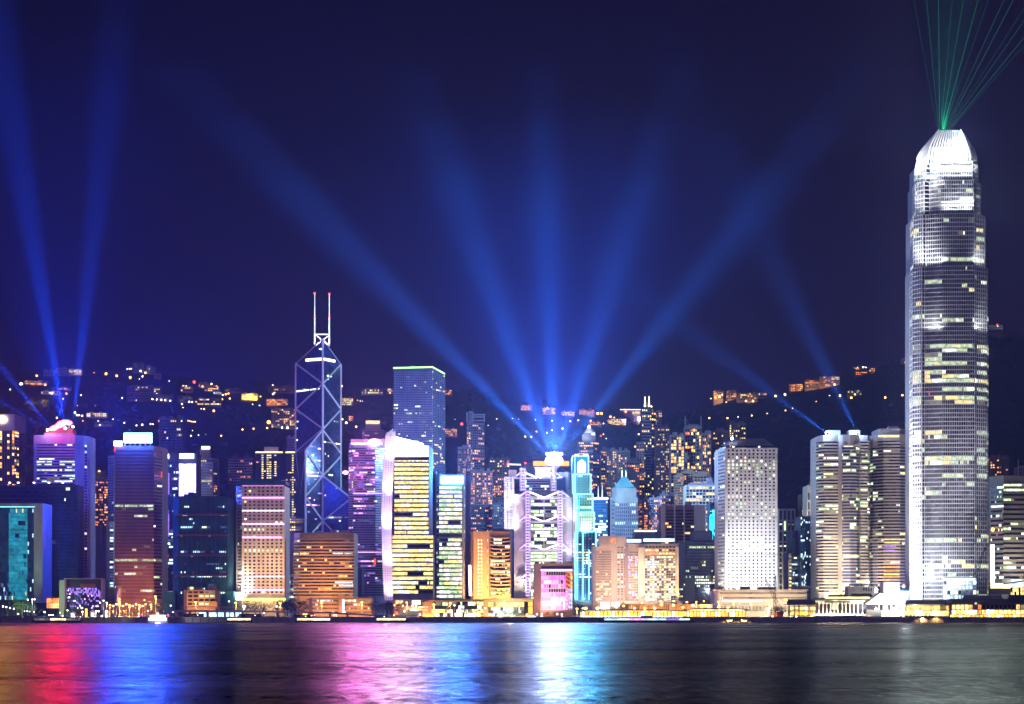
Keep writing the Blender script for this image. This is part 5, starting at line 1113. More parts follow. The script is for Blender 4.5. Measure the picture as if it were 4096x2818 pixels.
# ================================================================ houses on the hill
HOUSES = [  # x0,x1,ytop,ybot,wall,palette,lit,columns,rows,label
 (173, 214, 1481, 1503, 'concrete', 'dim', .1, 7, 4, 'small pale ridge-top flats, leftmost of three blocks under the searchlight beams'),
 (222, 272, 1474, 1502, 'concrete', 'dim', .05, 8, 5, 'unlit pale ridge-top flats in the middle of three blocks'),
 (276, 326, 1478, 1500, 'beige', 'gold', .75, 8, 4, 'ridge-top flats with brightly lit yellow windows behind a searchlight beam'),
 (98, 186, 1525, 1541, 'beige', 'orange', .45, 12, 2, 'long low villa glowing orange beside a dazzling white lamp'),
 (165, 236, 1566, 1577, 'cream', 'office', .4, 12, 1, 'low white terrace house lit along its front below the orange villa'),
 (200, 282, 1552, 1560, 'concrete', 'warm', .2, 12, 1, 'thin long roofed house directly above the white terrace house'),
 (530, 566, 1456, 1488, 'concrete', 'dim', .05, 6, 6, 'stepped pale ridge tower, left one over the blue sign'),
 (552, 572, 1451, 1490, 'concrete', 'dim', .03, 3, 7, 'tallest thin pale ridge tower over the blue sign'),
 (584, 600, 1461, 1492, 'concrete', 'dim', .03, 3, 6, 'narrow pale ridge tower right of the tallest one'),
 (598, 617, 1470, 1494, 'concrete', 'dim', .05, 4, 4, 'short pale ridge tower at the end of the group'),
 (617, 642, 1494, 1512, 'concrete', 'warm', .08, 5, 3, 'low pale house stepping down from the ridge towers'),
 (509, 640, 1546, 1570, 'rust', 'gold', .12, 16, 3, 'long dim reddish terrace above the blue sign with two lit rooms'),
 (509, 688, 1580, 1602, 'rust', 'dim', .15, 20, 2, 'long terrace block with a row of lamps at its foot'),
 (346, 426, 1652, 1668, 'cream', 'gold', .55, 10, 2, 'bright white-framed house with lit upper windows above the banded tower'),
 (376, 448, 1689, 1700, 'concrete', 'dim', .2, 9, 1, 'low grey villa with one lamp under the white-framed house'),
 (723, 768, 1548, 1567, 'tan', 'warm', .2, 6, 2, 'small brownish house with three lamps on its roof'),
 (794, 830, 1532, 1546, 'beige', 'orange', .2, 6, 2, 'little grey flats on the ridge left of the gold-lit mansion'),
 (819, 874, 1545, 1566, 'cream', 'warm', .35, 9, 3, 'white columned house with warm windows under the ridge'),
 (853, 884, 1569, 1576, 'concrete', 'cool', .8, 4, 1, 'low house with four bluish-white windows'),
 (712, 766, 1586, 1608, 'rust', 'dim', .2, 8, 2, 'dim reddish block at the left end of the middle terrace'),
 (781, 884, 1594, 1622, 'rust', 'gold', .28, 13, 3, 'long reddish terrace with several bright yellow rooms'),
 (966, 1029, 1575, 1597, 'cream', 'warm', .6, 9, 2, 'mansion floodlit gold on the hillside left of the braced skyscraper'),
 (1070, 1183, 1546, 1572, 'brown', 'orange', .12, 13, 3, 'dim brown flats near the ridge left of the braced skyscraper'),
 (1066, 1150, 1597, 1622, 'tan', 'orange', .5, 12, 3, 'row of orange-lit cube houses left of the braced skyscraper'),
 (1085, 1183, 1636, 1712, 'pinkish', 'warm', .30, 12, 10, 'large apartment block with orange lit lower storeys left of the braced skyscraper'),
 (900, 965, 1556, 1568, 'brown', 'dim', .05, 9, 1, 'faint long house between the terrace and the gold-lit mansion'),
 (1368, 1412, 1593, 1622, 'beige', 'gold', .75, 7, 4, 'block blazing with yellow windows just right of the braced skyscraper'),
 (1446, 1530, 1557, 1577, 'lilac', 'gold', .25, 13, 2, 'long pale ridge house with a lit right half'),
 (1550, 1577, 1554, 1575, 'lilac', 'gold', .2, 4, 3, 'small pale ridge house touching the tall gridded tower'),
 (1395, 1412, 1664, 1684, 'beige', 'orange', .8, 3, 3, 'tiny house glowing orange above the purple banded tower'),
 (1776, 1808, 1560, 1580, 'rust', 'orange', .45, 6, 3, 'little orange-lit house right of the tall gridded tower'),
 (1778, 1828, 1716, 1745, 'pinkish', 'orange', .55, 6, 4, 'warm-lit apartment house below the red hill lamp'),
 (2083, 2128, 1622, 1642, 'beige', 'orange', .6, 9, 3, 'first glowing cluster house on the saddle over the searchlights'),
 (2170, 2222, 1632, 1656, 'beige', 'warm', .5, 10, 3, 'second glowing cluster house, directly above the searchlights'),
 (2245, 2298, 1647, 1664, 'beige', 'gold', .6, 10, 2, 'third glowing cluster house, right of the searchlights'),
 (2317, 2378, 1639, 1659, 'beige', 'orange', .65, 11, 3, 'fourth glowing cluster house, left of the summit mall'),
 (2360, 2406, 1688, 1702, 'beige', 'orange', .5, 9, 2, 'orange-lit house behind the white lantern roof'),
 (2434, 2504, 1676, 1702, 'cream', 'gold', .85, 13, 4, 'summit mall with bright layered galleries'),
 (2854, 2892, 1563, 1594, 'beige', 'orange', .35, 6, 4, 'leftmost house of the right ridge row with lamps at its foot'),
 (2908, 2946, 1564, 1598, 'beige', 'orange', .35, 6, 4, 'warm stepped house second in the right ridge row'),
 (2948, 2988, 1576, 1603, 'beige', 'gold', .3, 6, 3, 'third house of the right ridge row'),
 (2990, 3030, 1572, 1606, 'tan', 'gold', .25, 6, 4, 'fourth and tallest house of the right ridge row'),
 (3034, 3066, 1572, 1592, 'beige', 'gold', .12, 5, 2, 'last dim house of the right ridge row'),
 (3157, 3182, 1537, 1567, 'brown', 'orange', .85, 4, 4, 'block with bright orange floor bands, left twin'),
 (3185, 3211, 1536, 1565, 'brown', 'orange', .85, 4, 4, 'block with bright orange floor bands, right twin'),
 (3221, 3280, 1521, 1556, 'beige', 'orange', .3, 9, 5, 'wide ridge flats with orange ground floor right of the twin blocks'),
 (3281, 3358, 1507, 1545, 'tan', 'gold', .22, 12, 6, 'larger ridge flats with scattered yellow windows'),
 (3422, 3500, 1472, 1502, 'brown', 'orange', .35, 10, 4, 'summit house with lamps along its roof above the twin round towers'),
 (3392, 3446, 1564, 1582, 'concrete', 'gold', .3, 8, 2, 'small low house with two lamps halfway down the right slope'),
 (3608, 3642, 1436, 1452, 'tan', 'dim', .3, 6, 2, 'dim brown house just left of the tallest tower'),
 (3952, 4012, 1300, 1330, 'brown', 'dim', .08, 7, 3, 'barely visible summit flats right of the tallest tower'),
]
FEAT = []
for x0, x1, yt, yb, mt, pal, lit, c, r, lb in HOUSES:
    FEAT.append((x0-3, x1+3, yt-2, yb))
    D = solveD((x0+x1)/2, yb+2); B = Bld('hillside_house', lb, 'house', (x0+x1)/2, D, group='houses and flats on the dark hillside')
    B.body([(x0, 0), (x1, 0)], yt, mt, depth=14, z0=B.g-12)
    W = x1-x0
    if W > 30:
        for k in range(2): a = x0+W*(.12+.45*k)+R()*4; B.box('roof_room', a, a+W*.18, yt-3-2*R(), yt+1, mt, d=3, dep=6)
    B.fac((x0, 0), (x1, 0), yt+1, yb, r, c, .66, .56, lit=min(.95, lit*1.3), pal=pal, g='glass_black', sp=mt, run=.08, keep=.4, mixed=True, dep=.8)
    B.finish(maxw=60, minpx=4.2)
gx = solveD(997, 1600)
for px in (972, 990, 1008, 1024): flood(P(px, 1599, gx-16), P(px, 1585, gx), 2.2, (1, .55, .06), cone=120, alb=.6)
gx = solveD(1108, 1624); flood(P(1105, 1626, gx-20), P(1105, 1610, gx), .5, (1, .4, .1), cone=140); gx = solveD(140, 1543); flood(P(130, 1544, gx-16), P(120, 1533, gx), .8, (1, .45, .08), cone=140)
for px, y in ((2105, 1646), (2196, 1660), (2270, 1668), (2346, 1662), (2872, 1598), (2925, 1602), (3000, 1610), (3250, 1560), (3320, 1548)):
    gx = solveD(px, y); flood(P(px, y, gx-16), P(px, y-12, gx), .7, (1, .5, .15), cone=150)
# summit viewing tower (anvil shape)
D = solveD(2525, 1700); B = Bld('viewing_tower', 'anvil-shaped summit viewing tower glowing pink underneath', 'viewing tower', 2525, D)
mb2 = MB(); prof = [(2480, 1641), (2552, 1640), (2566, 1642), (2566, 1660), (2546, 1690), (2530, 1690), (2520, 1672), (2498, 1658)]
pts = [P(a, b_, D-6) for a, b_ in prof]; n = len(pts); mb2.add([tuple(p) for p in pts]+[(p.x, p.y+26, p.z) for p in pts], [tuple(range(n))[::-1], tuple(range(n, 2*n))]+[(k, (k+1) % n, n+(k+1) % n, n+k) for k in range(n)], 'lilac'); mb2.build('bowl', B.o)
B.body([(2512, 4), (2560, 4)], 1688, 'lilac', z0=B.g-10, name='base')
for y in (1648, 1654, 1661): B.box('lit_gallery', 2530, 2565, y, y+3, 'lit_yellow' if y < 1660 else 'lit_dim', d=-7, dep=1)
B.box('bright_panel', 2551, 2570, 1668, 1684, 'sign_small', d=-9, dep=1); B.fac((2551, -8), (2570, -8), 1686, 1716, 5, 4, .8, .6, lit=1, pal='gold', g='lit_yellow', sp='beige')
for k in range(16): B.box('roof_lamp', 2482+k*5.2, 2484.5+k*5.2, 1638, 1640.5, 'lamp_white', d=-6, dep=1)
B.box('red_lamp', 2500, 2506, 1645, 1650, 'lamp_orange', d=-8, dep=1, shape='disc'); B.finish()
flood(P(2490, 1690, D-40), P(2518, 1662, D-6), 1.2, (1, .25, .95), cone=50); flood(P(2540, 1712, D-26), P(2540, 1680, D-6), 1.1, (.8, .4, 1), cone=70)

# lamps along the hill roads
USED = {}
def near_label(px, y, what, marks):
    def dist(m): return math.hypot(m[0]-px, (m[1]-y)*1.5)
    for m in sorted(marks, key=dist)[:6]:
        dx, dy = px-m[0], y-m[1]
        d = ('right above' if dy < 0 else 'right below') if abs(dx) < 18 else ('up left of' if dy < -12 else 'down left of' if dy > 12 else 'left of') if dx < 0 else ('up right of' if dy < -12 else 'down right of' if dy > 12 else 'right of')
        if abs(dx) >= 18 and math.hypot(dx, dy) > 60: d = 'farther '+d
        s_ = f'{what} {d} {m[2]}'
        if s_ not in USED: USED[s_] = 1; return s_
    return s_
HM = [(130, 1533, 'the orange villa'), (200, 1571, 'the white terrace house'), (300, 1489, 'the lit ridge flats'), (245, 1488, 'the unlit ridge flats'), (550, 1470, 'the stepped ridge towers'), (628, 1503, 'the low pale ridge house'), (560, 1557, 'the dim reddish terrace'), (600, 1591, 'the lamp-lined terrace block'), (386, 1660, 'the white-framed house'), (412, 1694, 'the low grey villa'), (745, 1557, 'the small brownish house'), (812, 1539, 'the little grey ridge flats'), (847, 1556, 'the columned house'), (740, 1597, 'the dim reddish block'), (832, 1608, 'the long reddish terrace'), (997, 1586, 'the gold-lit mansion'), (1108, 1610, 'the orange cube houses'), (1130, 1674, 'the large slope apartment block'), (1126, 1559, 'the dim brown ridge flats'), (1390, 1607, 'the blazing yellow block'), (1488, 1567, 'the long pale ridge house'), (1792, 1570, 'the little orange-lit house'), (1803, 1730, 'the warm-lit apartment house'), (2105, 1632, 'the first saddle cluster'), (2196, 1644, 'the second saddle cluster'), (2271, 1655, 'the third saddle cluster'), (2347, 1649, 'the fourth saddle cluster'), (2383, 1695, 'the house behind the lantern roof'), (2469, 1689, 'the summit mall'), (2525, 1665, 'the anvil-shaped tower'), (2356, 1720, 'the white lantern roof'), (2596, 1600, 'the two lit needles'), (185, 1603, 'the gold floodlit tree'), (240, 1700, 'the red emblem'), (548, 1750, 'the blue-white sign'), (685, 1680, 'the lattice-balconied tower'), (822, 1795, 'the white-crowned round tower'), (1290, 1360, 'the braced skyscraper top'), (1670, 1480, 'the gridded skyscraper roof'), (1903, 1650, 'the open lattice frame'), (2872, 1578, 'the leftmost right-ridge house'), (2927, 1580, 'the warm stepped ridge house'), (2968, 1590, 'the third ridge house'), (3010, 1590, 'the tallest ridge house'), (3050, 1582, 'the last ridge house'), (3170, 1552, 'the left orange twin block'), (3198, 1551, 'the right orange twin block'), (3250, 1538, 'the wide ridge flats'), (3320, 1526, 'the larger ridge flats'), (3461, 1487, 'the lamp-roofed summit house'), (3419, 1573, 'the low right-slope house'), (3625, 1444, 'the dim brown summit house'), (3370, 1730, 'the banded round towers'), (2995, 1750, 'the sloped tower roof'), (2773, 1700, 'the twin-masted tower'), (2950, 1690, 'the double-topped tower'), (3800, 1400, 'the tallest tower')]
QM = [(68, 2420, 'the bright green-lit tree'), (130, 2425, 'the second green-lit tree'), (190, 2445, 'the green-lit excavator'), (290, 2450, 'the left lit tent'), (345, 2445, 'the yellow glowing post'), (370, 2450, 'the tent by the yellow post'), (425, 2446, 'the small lit tent'), (618, 2425, 'the big dark round tree'), (890, 2458, 'the pale blue hoarding'), (1208, 2465, 'the dark shed by the flyover'), (1365, 2430, 'the long tan block'), (1535, 2430, 'the violet-lit dark tree'), (1625, 2430, 'the gold entrance hall'), (1654, 2441, 'the lit parasol'), (1754, 2445, 'the green sign band'), (1860, 2445, 'the pavilion forecourt trees'), (2002, 2468, 'the glowing cream box'), (3104, 2440, 'the wind-bent tree'), (3185, 2440, 'the yellow pier stairs'), (3440, 2440, 'the white colonnade'), (318, 2460, 'the red excavator'), (454, 2463, 'the grey quay hut'), (238, 2470, 'the white container')]
mb = MB(); mb.bar((0, 0, -9), (0, 0, 0), .22, 'steel', 5); POLE = mesh('pole', mb.v, mb.f, mb.mats, mb.mi)
GL = {}
for nm in ('lamp_orange', 'lamp_white', 'lamp_warm', 'lamp_red'):
    mb = MB(); mb.ball((0, 0, 0), 1.0, nm, 8, 6); GL[nm] = mesh('lamp_head', mb.v, mb.f, mb.mats, mb.mi, True)
HL = [(41, 1559, 'w', .9), (100, 1675, 'm', .9), (105, 1528, 'o', 1.6), (122, 1526, 'm', 1.4), (85, 1538, 'w', 2.4), (181, 1541, 'o', 1.4), (147, 1504, 'o', 1.6), (188, 1495, 'w', 1.2), (306, 1489, 'm', 1.8), (320, 1498, 'm', 1.1),
 (266, 1575, 'o', 1.2), (207, 1574, 'w', 1.3), (424, 1496, 'o', 1.9), (467, 1504, 'o', 1.6), (521, 1511, 'o', 1.9), (376, 1492, 'o', .7), (563, 1485, 'w', 1.6), (581, 1492, 'm', 1.4), (570, 1506, 'w', 1.1), (509, 1477, 'w', .8), (518, 1476, 'w', .8), (525, 1476, 'm', .9),
 (557, 1517, 'w', .6), (677, 1525, 'm', .8), (550, 1590, 'm', 1.2), (557, 1592, 'o', 1.3), (573, 1594, 'w', .9), (592, 1596, 'm', 1.2), (610, 1598, 'w', 1.2), (627, 1599, 'w', 1.0), (645, 1600, 'w', 1.1), (661, 1602, 'w', 1.0), (681, 1604, 'w', 1.0), (593, 1568, 'm', 1.1), (628, 1577, 'w', 1.2),
 (488, 1592, 'w', .8), (527, 1599, 'm', .6), (545, 1602, 'm', .6), (300, 1652, 'w', 1.4), (307, 1662, 'w', .9), (315, 1662, 'w', 1.1), (328, 1664, 'w', 1.2), (227, 1672, 'w', 1.0), (331, 1684, 'o', .6), (430, 1693, 'm', 1.2), (393, 1685, 'w', .8), (399, 1701, 'w', .8), (452, 1678, 'w', .7),
 (497, 1693, 'w', .9), (546, 1703, 'w', .9), (569, 1700, 'm', 1.3), (602, 1697, 'w', .8), (612, 1698, 'w', .7), (638, 1685, 'o', 1.4), (95, 1857, 'm', 1.2), (397, 1886, 'o', 1.4), (324, 1582, 'w', .8), (253, 1596, 'm', .8), (382, 1624, 'o', .4), (310, 1623, 'o', .5),
 (777, 1529, 'r', 2.0), (734, 1545, 'm', 1.2), (745, 1545, 'm', .9), (758, 1547, 'm', 1.2), (846, 1537, 'm', 1.4), (810, 1547, 'o', 1.3), (866, 1546, 'o', 1.2), (903, 1578, 'o', 1.3), (914, 1575, 'o', 1.2), (891, 1581, 'm', 1.2), (919, 1595, 'm', 1.1), (889, 1598, 'm', 1.1), (757, 1608, 'w', 1.2), (769, 1609, 'w', .9), (728, 1617, 'm', 1.2), (732, 1631, 'm', .7),
 (835, 1615, 'm', 1.1), (809, 1615, 'm', 1.0), (816, 1637, 'm', 1.1), (805, 1636, 'm', .7), (855, 1644, 'o', 1.6), (1091, 1542, 'w', 1.1), (1125, 1551, 'm', 1.5), (1092, 1577, 'w', 1.2), (1075, 1563, 'm', 1.6), (1098, 1572, 'o', 1.1), (1038, 1623, 'w', .6), (1010, 1618, 'w', .6), (1042, 1587, 'o', .9), (1075, 1690, 'o', 2.6), (970, 1719, 'm', 1.1), (1014, 1716, 'm', 1.1), (1069, 1713, 'm', 1.1), (885, 1744, 'm', 1.0), (764, 1744, 'w', .8), (794, 1742, 'w', .6),
 (740, 1683, 'm', .8), (752, 1684, 'o', .8), (759, 1685, 'o', .8), (766, 1687, 'm', .8), (774, 1688, 'm', .8), (781, 1688, 'm', .8), (770, 1723, 'w', .5), (823, 1740, 'w', .5), (1150, 1711, 'w', 1.4), (1168, 1708, 'w', 1.6), (1128, 1711, 'w', 1.0), (1020, 1583, 'o', .5),
 (1430, 1602, 'm', .7), (1441, 1605, 'm', .7), (1450, 1606, 'w', .5), (1510, 1574, 'm', 1.5), (1490, 1572, 'm', 1.0), (1560, 1573, 'm', 1.0), (1425, 1708, 'o', 1.4), (1368, 1545, 'm', 1.3), (1370, 1678, 'm', 1.1), (1385, 1692, 'w', 1.4), (1847, 1697, 'r', 1.8), (1820, 1678, 'w', .5), (1822, 1736, 'm', 1.2), (1953, 1703, 'w', .6), (1987, 1677, 'm', .8), (2095, 1634, 'm', 1.9), (2112, 1636, 'm', 1.9), (2050, 1675, 'w', .5), (2075, 1678, 'w', .5), (2142, 1680, 'w', .7), (2208, 1684, 'm', 1.0), (2146, 1727, 'm', .9), (2101, 1747, 'm', 1.1), (2125, 1748, 'm', 1.0), (2208, 1722, 'm', .9), (2188, 1732, 'w', .9), (2250, 1715, 'o', 1.4), (2281, 1686, 'o', 1.3), (2313, 1682, 'm', 1.1), (2363, 1684, 'o', 1.2),
 (2205, 1647, 'o', 1.8), (2190, 1633, 'm', 1.2), (2290, 1660, 'm', 1.3), (2330, 1652, 'm', 1.7), (2352, 1652, 'm', 1.7), (2370, 1653, 'm', 1.6), (2391, 1655, 'o', 1.9), (2406, 1655, 'o', 1.8), (2414, 1695, 'w', .8), (2442, 1668, 'o', 1.6), (2457, 1671, 'm', .9), (2433, 1686, 'r', 1.2), (2403, 1744, 'r', .9), (2414, 1738, 'm', .8), (2425, 1755, 'w', .5), (2555, 1738, 'm', 1.1), (2541, 1788, 'o', 1.3),
 (2844, 1595, 'm', .8), (2862, 1591, 'o', 1.6), (2878, 1588, 'm', 1.6), (2889, 1579, 'm', 1.1), (2920, 1590, 'm', 1.7), (2910, 1589, 'o', 1.3), (2905, 1609, 'm', .8), (2984, 1605, 'm', 1.5), (3012, 1605, 'm', 1.6), (3040, 1580, 'm', 1.5), (3102, 1585, 'm', 1.7), (3140, 1579, 'w', 1.6), (2837, 1673, 'm', 1.2), (2910, 1673, 'm', 1.2), (2952, 1669, 'w', .6), (3007, 1663, 'm', 1.1), (3069, 1656, 'm', 1.1), (3142, 1643, 'm', .9), (3170, 1634, 'w', .5),
 (3225, 1553, 'm', 1.6), (3245, 1552, 'm', 1.1), (3257, 1549, 'm', 1.0), (3270, 1547, 'm', 1.0), (3290, 1546, 'o', 1.3), (3311, 1543, 'w', 1.1), (3338, 1539, 'o', 1.6), (3330, 1513, 'm', 1.1), (3421, 1475, 'w', 1.1), (3431, 1471, 'w', .8), (3453, 1470, 'w', 1.4), (3463, 1472, 'w', 1.2), (3477, 1473, 'w', 1.2), (3497, 1475, 'w', 1.3), (3450, 1493, 'o', 1.8), (3475, 1491, 'm', 1.1), (3434, 1566, 'w', 1.2), (3403, 1574, 'm', 1.1), (3405, 1592, 'm', 1.5), (3360, 1584, 'm', 1.6), (3420, 1579, 'm', 1.1), (3265, 1607, 'o', .6), (3541, 1591, 'm', 1.3), (3610, 1582, 'm', 1.4), (3634, 1415, 'r', 1.2), (3620, 1451, 'm', .8), (3633, 1450, 'm', .9), (3989, 1300, 'r', 1.0), (3318, 1583, 'w', .6)]
KN = {'w': ('lamp_white', 'white', 'cold white'), 'm': ('lamp_warm', 'cream', 'warm cream'), 'o': ('lamp_orange', 'orange', 'orange'), 'r': ('lamp_red', 'red', 'red')}
for px, y, k, s_ in HL:
    FEAT.append((px-5, px+5, y-5, y+5))
    D = solveD(px, y+4); p = P(px, y, D); g_ = ground(p.x, D)
    where = 'on the left slope behind the office towers' if px < 1180 else 'in the middle saddle behind the bank towers' if px < 2700 else 'on the right slope behind the porthole tower'
    nm, c_, c2 = KN[k]
    sz = 'large' if s_ >= 1.5 else 'small' if s_ < .9 else 'mid-sized'
    r_ = root('street_lamp', near_label(px, y, f'{sz} {c2} road lamp', HM), 'street lamp', (p.x, D, max(min(g_, p.z-1), p.z-9)), group=f'{sz} {c_} lamps {where}')
    h = p.z-r_.location.z
    put('pole', POLE, r_, loc=(0, 0, h), scale=(1, 1, h/9)); put('lamp_head', GL[nm], r_, loc=(0, 0, h), scale=(s_*1.15,)*3)
# trees too many to count on the slope: leafy clumps that leave lamps and houses free
random.seed(3); mb = MB()
for i in range(7600):
    D = 2300+1500*R(); px = -300+4700*R(); x = X(px, D); z = ground(x, D); r = 4+7*R()
    yc = HY-(z+r*.6-CAMZ)/D*F; rp_ = (r*1.5)/D*F
    if any(a-rp_ < px < b_+rp_ and c-rp_ < yc < d_+rp_*.8 for a, b_, c, d_ in FEAT): continue
    n = len(mb.v); k = mb.m('leafdark'); pts = []
    for a in range(7): pts.append((x+r*math.cos(a*.8976)*(.6+.6*R()), D+r*math.sin(a*.8976)*(.6+.6*R()), z+r*(.05+.35*R())))
    pts += [(x+r*(R()-.5)*.9, D+r*(R()-.5)*.9, z+r*(.75+.5*R())) for _ in range(2)]
    mb.v += pts
    for a in range(7): mb.f.append((n+a, n+(a+1) % 7, n+7+(a > 3))); mb.mi.append(k)
    mb.f += [(n, n+7, n+8), (n+4, n+8, n+7)]; mb.mi += [k, k]
mb.build('hillside_wood', kind='stuff'); random.seed(21)
# golden lit trees on the hill
def leafmesh(seed, n=230, mat='leaf'):
    rn = random.Random(seed); mb = MB(); cl = [(rn.uniform(-.32, .32), rn.uniform(-.32, .32), rn.uniform(.35, .85), rn.uniform(.16, .28)) for _ in range(9)]
    for i in range(n):
        cx_, cy_, cz_, r_ = rn.choice(cl); th = rn.uniform(0, 6.283); ph = math.acos(rn.uniform(-1, 1)); rr = r_*rn.uniform(.55, 1.1)
        c = Vector((cx_+rr*math.sin(ph)*math.cos(th), cy_+rr*math.sin(ph)*math.sin(th), cz_+rr*math.cos(ph)*.8)); s_ = rn.uniform(.022, .05)
        a = Vector((rn.uniform(-1, 1), rn.uniform(-1, 1), rn.uniform(-1, 1))).normalized(); b_ = a.orthogonal().normalized()
        mb.add([c-a*s_, c+b_*s_*.7, c+a*s_, c-b_*s_*.7], [(0, 1, 2, 3)], mat)
    return mesh('crown', mb.v, mb.f, mb.mats, mb.mi)
LEAF = [leafmesh(i) for i in range(3)]+[leafmesh(i+9, 260, 'leafdark') for i in range(3)]
def trunkmesh():
    mb = MB(); mb.bar((0, 0, 0), (.01, 0, .45), .035, 'bark', 6, .02)
    for a in range(5): mb.bar((0, 0, .3+.03*a), (.25*math.cos(a*1.3), .25*math.sin(a*1.3), .6+.05*a), .014, 'bark', 5, .006)
    return mesh('trunk', mb.v, mb.f, mb.mats, mb.mi)
TR = trunkmesh()
def tree(px, ytop, D, label, wd=1.0, dark=False, z=None, name='tree', group='waterfront trees'):
    x = X(px, D); g_ = ground(x, D) if z is None else z; h = Z(ytop, D)-g_
    r_ = root(name, label, 'tree', (x, D, g_), group=group)
    put('trunk', TR, r_, scale=(h, h, h), rot=R()*6); put('crown', random.choice(LEAF[3:] if dark else LEAF[:3]), r_, scale=(h*wd*1.25, h*wd*1.25, h*1.05), rot=R()*6)
    return r_
for px, y, lb in ((185, 1603, 'bushy hillside tree floodlit gold above the red emblem'), (133, 1611, 'dimly gold-lit tree on the left hill slope'), (96, 1862, 'amber-lit tree beside the pale banded tower'), (398, 1890, 'orange-tinged tree behind the brown slab')):
    D = solveD(px, y+16); tree(px, y-6, D, lb, 1.5, z=ground(X(px, D), D), group='lit trees on the hillside'); flood((X(px, D), D-18, Z(y+10, D)), (X(px, D), D, Z(y, D)), 1.3 if px == 185 else .5, (1, .5, .03), cone=110, alb=.08)

# ================================================================ WATERFRONT
o = root('sea_wall', 'long dark concrete sea wall along the whole waterfront', 'sea wall', (0, 1501, 0))
random.seed(11)
for k in range(-46, 47):
    hh = 4.15 if k % 2 else 4.0; b_ = MB(); b_.box((k*18, 1502, hh/2-1), (17.8, 2.2, hh+2), 'stone'); b_.box((k*18, 1500.8, hh-.4), (17.8, .5, .5), 'concrete')
    for q in range(3): b_.bar((k*18-6+q*6, 1500.7, 0.2), (k*18-6+q*6, 1500.7, hh-.8), .22, 'darkgrey', 5)
    b_.build('wall_panel', o)
def lampthing(px, y, D, kind, label, r=.8, arm=True, light=None, group='street lamps along the waterfront'):
    p = P(px, y, D); t = root('street_lamp', label, 'street lamp', (p.x, D, 4), group=group)
    h = p.z-4; b_ = MB(); b_.bar((p.x, D, 4), (p.x, D, p.z), .16, 'steel', 6, .10)
    if arm: b_.bar((p.x, D, p.z), (p.x, D-1.2, p.z+.2), .08, 'steel', 5)
    b_.build('pole', t); b_ = MB(); b_.ball((p.x, D-1.2 if arm else D, p.z+.1), r, kind, 10, 6, sq=.8); b_.build('lamp_head', t, smooth=True)
    if light: downlight((p.x, D-1.2, p.z-.9), light[1]*2.2, light[0])
OC = (1, .42, .08)
for px, y, k, r_, e_, where in ((478, 2399, 'o', 1.5, 5e4, 'in front of the brown tower left side'), (623, 2388, 'o', 1.4, 5e4, 'above the dark round tree by the brown tower'), (579, 2402, 'o', .9, 0, 'left of the dark round tree'), (604, 2421, 'o', 1.2, 3e4, 'against the dark round tree'), (783, 2411, 'o', 1.4, 4e4, 'in front of the tan six-storey block'), (944, 2413, 'o', 1.4, 4e4, 'left of the pink-banded hotel foot'), (1121, 2414, 'o', 1.5, 4e4, 'at the right foot of the pink-banded hotel'),
    (1287, 2414, 'o', 1.5, 4e4, 'before the left half of the long tan low block'), (1448, 2412, 'o', 1.5, 4e4, 'before the right half of the long tan low block'), (1627, 2412, 'o', 1.3, 4e4, 'near the dark trees beside the white fin'), (1736, 2420, 'o', 1.5, 4e4, 'at the left end of the dark-roofed glass pavilion'), (1801, 2414, 'o', 1.5, 4e4, 'in the middle of the dark-roofed glass pavilion'), (1912, 2413, 'o', 1.6, 4e4, 'at the right end of the dark-roofed glass pavilion'),
    (2308, 2437, 'o', 1.5, 3e4, 'left of the golden canopy pier'), (2331, 2435, 'o', 1.1, 0, 'on the left tip of the golden canopy pier'), (2567, 2414, 'm', 1.0, 0, 'before the golden-pier hotel left half'), (2642, 2407, 'm', 1.1, 0, 'before the golden-pier hotel centre'), (2694, 2405, 'm', 1.1, 0, 'before the golden-pier hotel right half'), (2747, 2410, 'm', 1.3, 0, 'under the dark navy block left part'), (2785, 2409, 'o', 1.1, 2e4, 'under the dark navy block centre'), (2815, 2406, 'o', 1.0, 0, 'under the dark navy block right part'), (2873, 2409, 'o', 1.2, 2e4, 'at the left corner of the post office'), (2934, 2409, 'o', 1.2, 2e4, 'over the post office lettering'), (3003, 2410, 'o', 1.2, 2e4, 'right of the post office lettering'), (3080, 2414, 'o', 1.4, 3e4, 'by the crane at the post office'), (3143, 2400, 'o', 1.7, 4e4, 'at the right half of the post office'), (3120, 2408, 'o', 1.2, 0, 'between crane and dark-roofed pier'), (3107, 2449, 'o', 1.4, 2e4, 'under the palm by the crane'), (3168, 2449, 'm', 1.6, 3e4, 'inside the yellow stair pavilion')):
    nm, c_, c2 = KN[k]; lampthing(px, y, 1546+R()*8, nm, f'{c2} street lamp {where}'[:110], r_*.62, light=((OC if k == 'o' else (1, .75, .45)), e_) if e_ else None)
